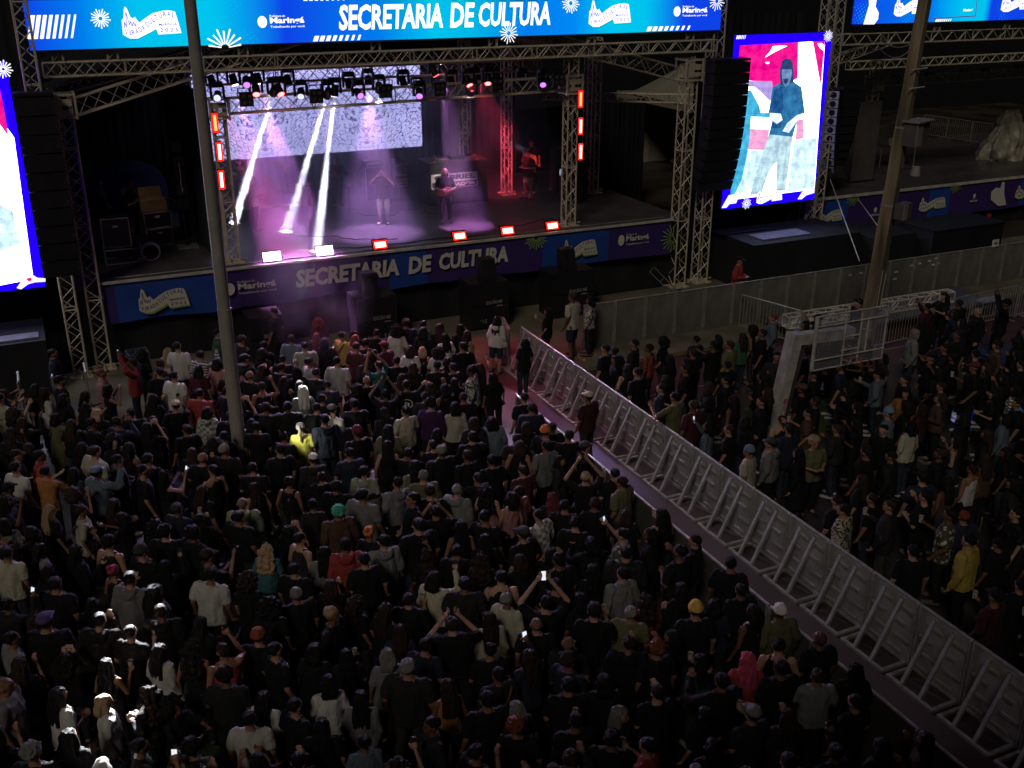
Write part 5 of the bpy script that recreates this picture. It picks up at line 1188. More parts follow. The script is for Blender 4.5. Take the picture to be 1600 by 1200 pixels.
# table with a bag, covered object, barrier on far stage
q = onz(1392, 262, D2)
t2 = thing('side_table', 'small table on far stage deck left of the pole', 'table', q); part('table_top', MB().box(q+Vector((.3, 0, .95)), (1.5, .7, .04)), 'box_dark', t2)
mb = MB(); 
for dx in (-.4, 1.0):
    for dy in (-.3, .3): mb.tube(q+Vector((dx, dy, 0)), q+Vector((dx, dy, .93)), .02)
part('table_legs', mb, 'galvanised', t2)
q2_ = q+Vector((-.1, -.05, .97)); mb = MB(); rr = random.Random(3)
mb.sphere(q2_+Vector((0, 0, .17)), (.26, .2, .2), 12, 8); mb.v = [tuple(Vector(v)+Vector((noise.noise(Vector(v)*5), noise.noise(Vector(v)*5+Vector((9, 0, 0))), noise.noise(Vector(v)*5+Vector((0, 9, 0)))))*.14) for v in mb.v]
o = mb.build('cloth_bag', 'tarp', smooth=True); tag(o, 'crumpled pale yellow cloth bag on the small table on far stage', 'bag')
q = onz(1572, 252, D2); p_top = ony(1570, 176, q.y)
mb = MB(); rings = []; Hh = p_top.z-D2; nn = 90
for k in range(31):
    f = k/30; z = D2+Hh*f; ring = []
    for i in range(nn):
        a_ = 2*pi*i/nn; r_ = (1.25-.55*f-.25*f*f)*(1+.09*sin(a_*7+f*2.2)+.07*sin(a_*13-f*5))*(1+.38*noise.noise(Vector((cos(a_)*1.3, sin(a_)*1.3, f*2.5)))+.16*noise.noise(Vector((cos(a_)*4, sin(a_)*4, f*7)))+.05*noise.noise(Vector((cos(a_)*11, sin(a_)*11, f*20))))
        if f > .93: r_ *= .8
        ring.append((q.x+.6+r_*cos(a_)*1.0, q.y+.7+r_*.7*sin(a_), z+.06*noise.noise(Vector((a_, f*3, 1)))))
    rings.append(ring)
o = mb.loft(rings).build('covered_gear', 'tarp', smooth=True); tag(o, 'gear covered by crumpled pale tarpaulin on the far stage', 'tarpaulin')
for i in range(4):
    bar_barrier(onz(1440+38*i, 212+6*i, D2)+Vector((0, 0, 0)), onz(1476+38*i, 218+6*i, D2), '%s bar barrier at the back of the far stage, from the left' % ('first', 'second', 'third', 'fourth')[i])
# dark machinery under the right screen: two skirts with pale violet panels
for k, (u0, v0, lb) in enumerate(((1170, 362, 'black riser with violet-lit top below the right video screen'), (1205, 385, 'second black riser with violet-lit top, nearer the wall'))):
    pass
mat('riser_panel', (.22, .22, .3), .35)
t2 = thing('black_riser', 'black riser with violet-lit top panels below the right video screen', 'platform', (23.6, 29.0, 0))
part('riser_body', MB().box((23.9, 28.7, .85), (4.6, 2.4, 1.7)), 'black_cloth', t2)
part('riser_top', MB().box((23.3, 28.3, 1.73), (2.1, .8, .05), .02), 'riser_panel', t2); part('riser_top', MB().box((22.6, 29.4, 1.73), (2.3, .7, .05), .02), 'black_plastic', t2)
t2 = thing('black_riser', 'long black cloth covered riser left of the utility pole', 'platform', (27.6, 28.2, 0)); part('riser_body', MB().box((28.2, 28.0, .8), (3.9, 2.2, 1.6)), 'black_cloth', t2)
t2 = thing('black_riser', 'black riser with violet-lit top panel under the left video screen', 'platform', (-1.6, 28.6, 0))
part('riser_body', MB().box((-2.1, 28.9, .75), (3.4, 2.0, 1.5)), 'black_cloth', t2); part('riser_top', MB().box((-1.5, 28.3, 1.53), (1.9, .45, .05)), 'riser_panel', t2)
# barriers and dark box right of pole
t2 = thing('dark_crate', 'dark box standing behind the grey wall right of the pole', 'box', (31, 26.6, 0)); part('crate_body', MB().box((29.9, 26.9, .9), (3.4, 1.6, 1.8)), 'black_plastic', t2); part('crate_lid', MB().box((29.9, 26.9, 1.83), (3.5, 1.7, .05)), 'black_mesh', t2)
q = onz(1539, 372, 0)
t2 = thing('red_extinguisher', 'red fire extinguisher standing behind the far grey wall', 'extinguisher', (q.x, q.y, .3)); q.z = .5
part('cylinder', MB().tube(q, q+Vector((0, 0, .5)), .09, n=10), 'red_plastic', t2, True); part('valve', MB().tube(q+Vector((0, 0, .5)), q+Vector((0, 0, .6)), .03, n=6), 'dark_metal', t2); part('stand', MB().box(q+Vector((0, 0, -.25)), (.3, .3, .5)), 'wood_brown', t2)
# flight cases left of the crowd behind the left tower
q = onz(184, 560, 0); case(1.75, 27.6, .0, .1, 'dark case with chrome lid strips behind the front row', .5, .5, .95, 'black flight cases with metal edges')
# ---------------------------------------------------------------- people: shared meshes, one object set per person
def remesh(mb, mats, voxel, smooth_it=2, fold=0., seed=0., foldscale=(13, 13, 4.5)):
    me = mb.mesh('tmp', mats); o = bpy.data.objects.new('tmp', me); COL.objects.link(o)
    r = o.modifiers.new('r', 'REMESH'); r.mode = 'VOXEL'; r.voxel_size = voxel; r.use_smooth_shade = True
    s_ = o.modifiers.new('s', 'SMOOTH'); s_.iterations = smooth_it; s_.factor = .5
    dg = bpy.context.evaluated_depsgraph_get(); out = bpy.data.meshes.new_from_object(o.evaluated_get(dg))
    bpy.data.objects.remove(o); bpy.data.meshes.remove(me)
    if fold:
        nv = [v.normal.copy() for v in out.vertices]
        for v, n in zip(out.vertices, nv):
            p = v.co; k = noise.noise(Vector((p.x*foldscale[0]+seed, p.y*foldscale[1], p.z*foldscale[2])))+.5*noise.noise(Vector((p.x*30, p.y*30+seed, p.z*12)))
            v.co = p+n*k*fold
        out.update()
    out.polygons.foreach_set('use_smooth', [True]*len(out.polygons))
    return out
def ell(cx, cy, z, rx, ry, n=16): return [(cx+rx*cos(2*pi*i/n), cy+ry*sin(2*pi*i/n), z) for i in range(n)]
# joint positions: person faces +Y, right hand at +X
ARMS = {
 'd': ([(.235, -.03, 1.13), (.25, .06, .88)],)*2,
 'f': ([(.24, -.01, 1.14), (.09, .2, 1.15)],)*2,
 'c': ([(.24, .04, 1.13), (.15, .28, 1.3)], [(.235, -.02, 1.13), (.2, .12, .92)]),
 'p': ([(.27, .17, 1.33), (.17, .3, 1.6)], [(.235, -.02, 1.13), (.2, .12, .92)]),
 'q': ([(.3, .12, 1.55), (.09, .22, 1.84)],)*2,
 'r': ([(.27, .1, 1.18), (.1, .2, 1.5)], [(.24, -.01, 1.14), (.05, .2, 1.15)]),
 'w': ([(.44, .14, 1.36), (.66, .3, 1.34)], [(.235, -.02, 1.13), (.2, .12, .92)]),
 'h': ([(.3, .14, 1.3), (.09, .2, 1.58)],)*2,
 'g': ([(.25, .02, 1.12), (.1, .24, 1.12)], [(.25, .08, 1.12), (.3, .3, 1.2)]),
 'k': ([(.28, .2, 1.2), (.14, .42, 1.32)],)*2,
}
def shoulder(sx, sex): return Vector((sx*(.185 if sex == 'm' else .16), 0, 1.405))
def arms(pose, sex):
    out = []
    A = ARMS[pose]
    for i, sx in enumerate((1, -1)):
        el, wr = A[i]; k = 1 if sex == 'm' else .92
        out.append((shoulder(sx, sex), Vector((sx*el[0]*k, el[1], el[2])), Vector((sx*wr[0]*k, wr[1], wr[2]))))
    return out
def legs(sex, ls):
    hx = .09
    if ls == 'sit': return [(Vector((s_*hx, 0, .93)), Vector((s_*.15, .42, .95)), Vector((s_*.15, .4, .54)), Vector((s_*.16, .55, .49))) for s_ in (1, -1)]
    if ls == 'squat': return [(Vector((s_*hx, -.05, .93)), Vector((s_*.2, .33, 1.1)), Vector((s_*.16, .1, .72)), Vector((s_*.18, .25, .67))) for s_ in (1, -1)]
    return [(Vector((s_*hx, 0, .9)), Vector((s_*.1, .015+s_*.02, .49)), Vector((s_*.105, -.02+s_*.03, .09)), Vector((s_*.12, .14+s_*.03, .035))) for s_ in (1, -1)]
def body_mesh(sex, pose, ls):
    mb = MB(); m = sex == 'm'
    sw = .165 if m else .14; hw = .15 if m else .165
    mb.loft([ell(0, 0, .86, hw*.8, .09), ell(0, 0, .93, hw, .11), ell(0, 0, 1.1, .135 if m else .115, .09), ell(0, .01, 1.27, .155 if m else .135, .11), ell(0, 0, 1.38, sw, .09), ell(0, -.005, 1.44, sw*.7, .065), ell(0, -.01, 1.47, .06, .055)])
    mb.cap((0, -.01, 1.44), .056 if m else .048, (0, .012, 1.54), .052 if m else .045)
    # head
    mb.sphere((0, .005, 1.635), (.073, .092, .098), 14, 10); mb.sphere((0, .035, 1.575), (.052, .055, .05), 10, 7); mb.sphere((0, .075, 1.545), (.024, .022, .018), 8, 5)
    mb.loft([[(-.009, .09, 1.64), (.009, .09, 1.64), (.006, .075, 1.64)], [(-.017, .095, 1.595), (.017, .095, 1.595), (0, .122, 1.6)]])
    mb.sphere((0, .083, 1.657), (.045, .014, .008), 8, 4); mb.sphere((0, .086, 1.572), (.025, .012, .007), 8, 4)
    for s_ in (-1, 1): mb.sphere((s_*.077, -.002, 1.615), (.01, .02, .03), 6, 5)
    for (sh, el, wr) in arms(pose, sex):
        k = 1 if m else .82; sx = 1 if sh.x > 0 else -1
        mb.cap(sh+Vector((-sx*.02, 0, -.01)), .055*k, el, .038*k); mb.cap(el, .038*k, wr, .026*k)
        d = (wr-el).normalized(); side = d.cross(Vector((0, 0, 1)) if abs(d.z) < .8 else Vector((0, 1, 0))).normalized(); pn = side.cross(d)
        mb.sphere(wr+d*.05, .034*k, 8, 6); mb.cap(wr+d*.04+side*.018, .022, wr+d*.085+side*.026, .015, 6); mb.cap(wr+d*.04-side*.018, .022, wr+d*.085-side*.026, .015, 6)
        for j in range(4):
            o_ = side*(.03-.02*j); L_ = (.055, .066, .062, .045)[j]
            b0 = wr+d*.085+o_; b1 = b0+d*L_*.5+pn*.012; b2 = b1+d*L_*.35+pn*.028
            mb.cap(b0, .0105, b1, .0098, 6); mb.cap(b1, .0098, b2, .0088, 6)
        b0 = wr+d*.03+side*.03; b1 = b0+d*.03+side*.025+pn*.015; mb.cap(b0, .013, b1, .011, 6); mb.cap(b1, .011, b1+d*.028+pn*.012, .0095, 6)
    for hp, kn, an, to in legs(sex, ls):
        mb.cap(hp, .082 if m else .088, kn, .052); mb.cap(kn, .052, an, .036); mb.cap(an, .038, to, .03); mb.cap(an+Vector((0, -.03, -.04)), .03, to, .028)
    me = remesh(mb, ['skin', 'face_dark', 'lip'], .0135, 1)
    if len(me.materials) < 3:
        me.materials.clear()
        for q in ('skin', 'face_dark', 'lip'): me.materials.append(M[q])
    for p in me.polygons:
        c = p.center
        p.material_index = 0
        if c.y > .06 and c.z > 1.54:
            if abs(abs(c.x)-.031) < .013 and abs(c.z-1.633) < .008: p.material_index = 1
            elif abs(abs(c.x)-.031) < .019 and abs(c.z-1.659) < .006: p.material_index = 1
            elif abs(c.x) < .022 and abs(c.z-1.572) < .008: p.material_index = 2
    return me
mat('face_dark', (.02, .012, .01), .3); mat('lip', (.3, .09, .08), .5)
def top_mesh(kind, sex, pose, ls):
    mb = MB(); m = sex == 'm'; e = .018
    hem = {'t': .82, 'v': .88, 'h': .84, 'j': .8, 'w': .84, 'L': .45, 'x': 1.08}[kind]
    loose = {'t': .02, 'v': .004, 'h': .032, 'j': .034, 'w': .022, 'L': .035, 'x': .005}[kind]
    if ls != 'std': hem = max(hem, .86)
    wq = (.135 if m else .117)+e+loose*1.2; cw = (.158 if m else .14)+e+loose; sw = (.17 if m else .145)+e+loose*.5; hw = (.152 if m else .162)+e+loose
    rg = [ell(0, 0, hem, hw*1.02+(.05 if kind == 'L' else 0), .118+loose+(.03 if kind == 'L' else 0)), ell(0, 0, max(hem+.03, .93), hw, .115+loose), ell(0, 0, 1.1, wq, .095+e+loose), ell(0, .008, 1.27, cw, .118+loose*.7), ell(0, 0, 1.385, sw if kind not in 'vx' else sw*.78, .098+loose*.3)]
    if kind not in 'vx': rg += [ell(0, -.005, 1.445, sw*.74, .075), ell(0, -.012, 1.475, .075, .066)]
    elif kind == 'v': rg += [ell(0, -.005, 1.43, sw*.5, .07)]
    mb.loft(rg)
    if kind == 'v':
        for s_ in (-1, 1): mb.cap((s_*.085, .06, 1.38), .02, (s_*.09, -.01, 1.455), .022, 6); mb.cap((s_*.09, -.01, 1.455), .022, (s_*.085, -.075, 1.36), .02, 6)
    if kind not in 'vx':
        for (sh, el, wr) in arms(pose, sex):
            sx = 1 if sh.x > 0 else -1; k = 1 if m else .85
            s0 = sh+Vector((-sx*.02, 0, -.005))
            if kind == 't': mb.cap(s0, .073*k, sh.lerp(el, .68), .066*k)
            else: mb.cap(s0, (.07+loose*.5)*k, el, (.05+loose*.5)*k); mb.cap(el, (.05+loose*.5)*k, wr.lerp(el, .03), (.036+loose*.35)*k)
    if kind == 'h':
        for i in range(7):
            a_ = pi+pi*i/6; b_ = pi+pi*(i+1)/6 if i < 6 else pi+pi
            f = lambda q: (.085*cos(q), -.035+.085*sin(q), 1.475-.015*abs(sin(q)))
            mb.cap(f(a_), .034, f(b_), .034, 8)
        mb.sphere((0, -.115, 1.42), (.1, .04, .075), 10, 7)
    if kind == 'j':
        for i in range(8):
            a_, b_ = 2*pi*i/8, 2*pi*(i+1)/8; f = lambda q: (.07*cos(q), -.01+.065*sin(q), 1.485); mb.cap(f(a_), .018, f(b_), .018, 6)
    return remesh(mb, ['cloth'], .0165, 1, .016, seed=hash_(kind+pose+sex))
def hash_(s_): return sum(ord(c)*(i+3) for i, c in enumerate(s_)) % 97 * .37
def bottom_mesh(kind, sex, ls):
    mb = MB(); m = sex == 'm'; hw = (.15 if m else .165)+.014
    mb.loft([ell(0, 0, .82, hw*.9, .105), ell(0, 0, .93, hw, .122), ell(0, 0, 1.03, hw*.88, .108)])
    if kind == 'k':   # skirt
        mb = MB(); mb.loft([ell(0, 0, .5, .24, .2), ell(0, 0, .75, .2, .16), ell(0, 0, .93, hw+.01, .13), ell(0, 0, 1.05, hw*.85, .11)])
    else:
        for hp, kn, an, to in legs(sex, ls):
            if kind == 's': mb.cap(hp, .1, kn.lerp(hp, .12), .082)
            else: mb.cap(hp, .097, kn, .07); mb.cap(kn, .07, an+Vector((0, 0, .02)), .056)
    return remesh(mb, ['cloth'], .018, 1, .014, seed=hash_(kind+sex))
def shoe_mesh(ls):
    mb = MB()
    for hp, kn, an, to in legs('m', ls):
        mb.cap(an+Vector((0, -.03, -.03)), .045, to+Vector((0, .02, .005)), .04, 8)
    return remesh(mb, ['cloth'], .016, 1)
def hair_mesh(kind, var=0):
    mb = MB(); rr = random.Random(hash_(kind)+var*7)
    nz = .006; fs = (20, 20, 6)
    base = lambda k=1.: mb.sphere((0, -.014, 1.66), (.083*k, .094*k, .088*k), 16, 12)
    def backfall(z1, wtop=.085, wbot=.1, th=.04, yb=-.085, curl=0.):
        n = 7
        rings = []
        for i in range(n+1):
            f = i/n; z = 1.66-(1.66-z1)*f; w_ = wtop+(wbot-wtop)*f; w_ *= (1-.35*max(0, f-.8)*5*.3)
            rings.append(ell(.004*sin(i*2+var), yb+.035*(1-f)-.02*sin(f*pi), z, w_, th+.012*sin(f*3)))
        mb.loft(rings)
    if kind == 's': base(1.0); nz = .007
    elif kind == 'x': base(1.1); mb.sphere((0, -.02, 1.68), (.1, .108, .1), 14, 10); nz = .014; fs = (38, 38, 38)
    elif kind == 'c': mb.sphere((0, -.03, 1.665), (.135, .13, .13), 16, 12); mb.sphere((0, -.06, 1.58), (.15, .1, .13), 14, 9); nz = .026; fs = (24, 24, 22)
    elif kind == 'C':
        base(1.1); backfall(1.22, .11, .16, .06); nz = .022; fs = (22, 22, 12)
    elif kind == 'm': base(1.06); backfall(1.45, .1, .1, .05, -.07); mb.sphere((-.07, -.01, 1.58), (.03, .06, .1), 8, 6); mb.sphere((.07, -.01, 1.58), (.03, .06, .1), 8, 6); nz = .009
    elif kind == 'l': base(1.05); backfall(1.2+.06*var, .095, .115, .042); mb.sphere((-.075, -.01, 1.57), (.025, .05, .13), 8, 6); mb.sphere((.075, -.01, 1.57), (.025, .05, .13), 8, 6); nz = .011; fs = (34, 34, 4)
    elif kind == 'b': base(1.02); mb.sphere((0, -.085, 1.735), .042, 10, 8); nz = .006
    elif kind == 'p': base(1.02); mb.cap((0, -.1, 1.69), .026, (0, -.15, 1.6), .034, 8); mb.cap((0, -.15, 1.6), .034, (.01, -.13, 1.36), .02, 8); nz = .006
    elif kind == 'k': mb.sphere((0, -.008, 1.645), (.0745, .0925, .0955), 14, 10); nz = .0
    elif kind == 'h':
        mb.loft([ell(0, -.008, 1.665, .089, .103), ell(0, -.008, 1.71, .087, .1), ell(0, -.01, 1.75, .062, .072), ell(0, -.01, 1.765, .02, .02)])
        mb.loft([[(-.075, .07, 1.675), (.075, .07, 1.675), (.05, .165, 1.66), (-.05, .165, 1.66)], [(-.075, .07, 1.69), (.075, .07, 1.69), (.05, .165, 1.672), (-.05, .165, 1.672)]]); mb.sphere((0, -.01, 1.765), .01, 6, 4); nz = .0015
    elif kind == 'n':
        mb.loft([ell(0, -.015, 1.65, .088, .102), ell(0, -.012, 1.67, .096, .11), ell(0, -.012, 1.69, .09, .104), ell(0, -.012, 1.75, .07, .085), ell(0, -.02, 1.79, .03, .035)]); nz = .004; fs = (40, 40, 5)
    elif kind == 'u':
        base(1.18); mb.sphere((0, -.035, 1.56), (.1, .09, .12), 12, 9); nz = .008
    me = remesh(mb, ['hair' if kind not in 'hnu' else 'cloth'], .013, 1, nz*1.9, seed=var*5.1, foldscale=fs)
    # keep the face clear: push hair that would cover it behind the hairline
    if kind not in 'hnk':
        for v in me.vertices:
            c = v.co
            if c.z < 1.7-(0.02 if kind != 'u' else 0) and c.y > .045 and abs(c.x) < .085: c.y = .045-(c.y-.045)*.3
    me.update(); return me
MC = {}
def gm(key, fn, *a):
    if key not in MC: MC[key] = fn(*a); MC[key].name = '_'.join(str(k) for k in key)
    return MC[key]
CLOTH_VARIANTS = {}
def with_mat(me, key, mname):
    if mname == 'cloth' or mname == 'hair': return me
    k = (me.name, mname)
    if k not in CLOTH_VARIANTS:
        c = me.copy(); c.materials[0] = M[mname]; CLOTH_VARIANTS[k] = c
    return CLOTH_VARIANTS[k]
HC = {'K': (.008, .007, .007), 'N': (.03, .015, .009), 'B': (.38, .25, .12), 'G': (.2, .19, .18), 'R': (.22, .04, .012), 'P': (.55, .03, .12), 'E': (.02, .4, .25), 'W': (.7, .68, .62),
      'O': (.75, .17, .02), 'Y': (.7, .42, .03), 'C': (.55, .48, .3), 'D': (.04, .04, .045), 'M': (.13, .015, .02), 'b': (.14, .2, .3), 'H': (.12, .06, .03), 'V': (.09, .05, .2), 'L': (.15, .14, .06), 'T': (.02, .16, .17)}
TC = {'K': (.006, .006, .0075), 'D': (.02, .02, .023), 'G': (.2, .2, .2), 'W': (.62, .6, .56), 'C': (.5, .46, .34), 'N': (.016, .022, .05), 'B': (.13, .18, .24), 'R': (.42, .03, .025), 'M': (.07, .01, .015), 'P': (.5, .2, .2),
      'O': (.45, .16, .02), 'Y': (.85, .82, .06), 'V': (.06, .008, .09), 'E': (.03, .13, .06), 'L': (.15, .14, .06), 'T': (.02, .16, .17), 'H': (.09, .045, .025), 'g': (.34, .38, .27), 'y': (.6, .42, .03)}
TW = {'K': 'black', 'D': 'dark grey', 'G': 'grey', 'W': 'white', 'C': 'cream', 'N': 'navy', 'B': 'denim blue', 'R': 'red', 'M': 'maroon', 'P': 'pink', 'O': 'orange', 'Y': 'bright yellow', 'V': 'purple', 'E': 'green', 'L': 'olive', 'T': 'teal', 'H': 'brown', 'g': 'pale green', 'y': 'yellow'}
HW = {'K': 'black', 'N': 'brown', 'B': 'blond', 'G': 'grey', 'R': 'reddish', 'P': 'pink', 'E': 'green', 'W': 'pale', 'O': 'orange', 'Y': 'yellow', 'C': 'beige', 'D': 'dark', 'M': 'maroon', 'b': 'blue-grey', 'H': 'brown', 'V': 'dark', 'L': 'olive', 'T': 'teal'}
KW = {'s': 'short %s hair', 'x': 'curly %s hair', 'c': 'big curly %s hair', 'C': 'long curly %s hair', 'm': '%s bob', 'l': 'long %s hair', 'b': '%s bun', 'p': '%s ponytail', 'k': 'shaved head', 'h': '%s cap', 'n': '%s beanie', 'u': '%s hood'}
OW = {'t': 't-shirt', 'v': 'tank top', 'h': 'hoodie', 'j': 'jacket', 'w': 'sweater', 'L': 'long coat', 'x': 'strapless top'}
SKINS = [(.38, .2, .13), (.3, .15, .095), (.24, .115, .07), (.16, .075, .045), (.42, .24, .17)]
PR = random.Random(21)
PEOPLE = []
def person(x, y, z, face, hair='s', hc='K', top='t', tc='K', pose='d', bottom='t', bc=None, sex=None, pat='', ls='std', skin=None, hs=1., far=False, wide=1.):
    sex = sex or ('f' if hair in 'lCmbpc' else 'm')
    sk = SKINS[PR.randrange(5)] if skin is None else skin
    H_ = (1.0 if sex == 'm' else .95)*PR.uniform(.95, 1.07)*hs; wd = PR.uniform(1.1, 1.22)*wide
    b = link('person', gm(('body', sex, pose, ls), body_mesh, sex, pose, ls)); b.color = (*sk, 1)
    b.location = (x, y, z-(0 if ls == 'std' else (.5 if ls == 'sit' else .66)*H_)); b.rotation_euler = (PR.gauss(0, .025), PR.gauss(0, .03), face) if ls == 'std' else (0, 0, face); b.scale = (H_*wd, H_*wd, H_)
    j = PR.uniform(.8, 1.2)
    def ch(name, me, col): o = link(name, me, b); g_ = sum(col)/3; q_ = .8 if name not in ('cap', 'beanie', 'hair') else 1.; o.color = (*[min(1, (g_+(c-g_)*.82)*j*q_) for c in col], 1); return o
    o = ch({'t': 'shirt', 'v': 'tank_top', 'h': 'hoodie', 'j': 'jacket', 'w': 'sweater', 'L': 'coat', 'x': 'top'}[top], with_mat(gm(('top', top, sex, pose, ls), top_mesh, top, sex, pose, ls), '', 'cloth'+('_'+pat if pat else '')), TC[tc])
    bcol = bc or PR.choice([(.01, .01, .012), (.012, .012, .015), (.02, .028, .05), (.03, .04, .07), (.05, .045, .04)])
    ch({'t': 'trousers', 's': 'shorts', 'k': 'skirt'}[bottom], gm(('bot', bottom, sex, ls), bottom_mesh, bottom, sex, ls), bcol)
    ch('shoes', gm(('shoes', ls), shoe_mesh, ls), PR.choice([(.02, .02, .02), (.5, .5, .5), (.1, .1, .1)]))
    if hair in 'hn' : ch('hair', gm(('hair', 's', 0), hair_mesh, 's', 0), HC['K'] if hair == 'h' else HC['N'])
    o = ch({'h': 'cap', 'n': 'beanie', 'u': 'hood'}.get(hair, 'hair'), gm(('hair', hair, PR.randrange(2) if hair in 'lC' else 0), hair_mesh, hair, MC and (0 if hair not in 'lC' else PR.randrange(2))), HC[hc] if not (hair == 'k') else tuple(c*.75 for c in sk))
    if hair == 'k': o.active_material if 0 else None
    return b
def hand_point(b, pose, side=1, ext=.1):
    A = ARMS[pose]; el, wr = A[0 if side > 0 else 1]; k = 1. if 'm' in b.data.name.split('_')[1] else .92
    e_ = Vector((side*el[0]*k, el[1], el[2])); w_ = Vector((side*wr[0]*k, wr[1], wr[2])); p = w_+(w_-e_).normalized()*ext
    mw = Matrix.LocRotScale(b.location, b.rotation_euler, b.scale); return mw@p
_ph = {}
def phone_at(p, face, label, tilt=0., lit=True):
    if 'p' not in _ph:
        m1 = MB(); m1.box((0, 0, 0), (.075, .009, .155)); _ph['p'] = m1.mesh('phone_body', 'black_plastic')
        m2 = MB(); m2.box((0, -.0055, 0), (.067, .001, .142)); _ph['s'] = m2.mesh('phone_screen', 'phone_glow'); _ph['d'] = m2.mesh('phone_screen_dark', 'black_plastic')
    t = link('phone', _ph['p']); t.location = p; t.rotation_euler = (-.25, tilt, face); link('screen', _ph['s' if lit else 'd'], t); tag(t, label, 'phone', 'phones held up in the crowd'); return t
def cup_at(p, label):
    if 'c' not in _ph:
        m1 = MB(); m1.tube((0, 0, -.06), (0, 0, .06), .03, .042, n=12, caps=False); m1.tube((0, 0, -.06), (0, 0, -.055), .03, n=12); _ph['c'] = m1.mesh('cup', 'cup_plastic'); m2 = MB(); m2.tube((0, 0, .03), (0, 0, .034), .037, n=12); _ph['cd'] = m2.mesh('drink', 'wood_brown')
    t = link('cup', _ph['c']); t.location = p; link('drink', _ph['cd'], t); tag(t, label, 'cup', 'cups held in the crowd'); return t
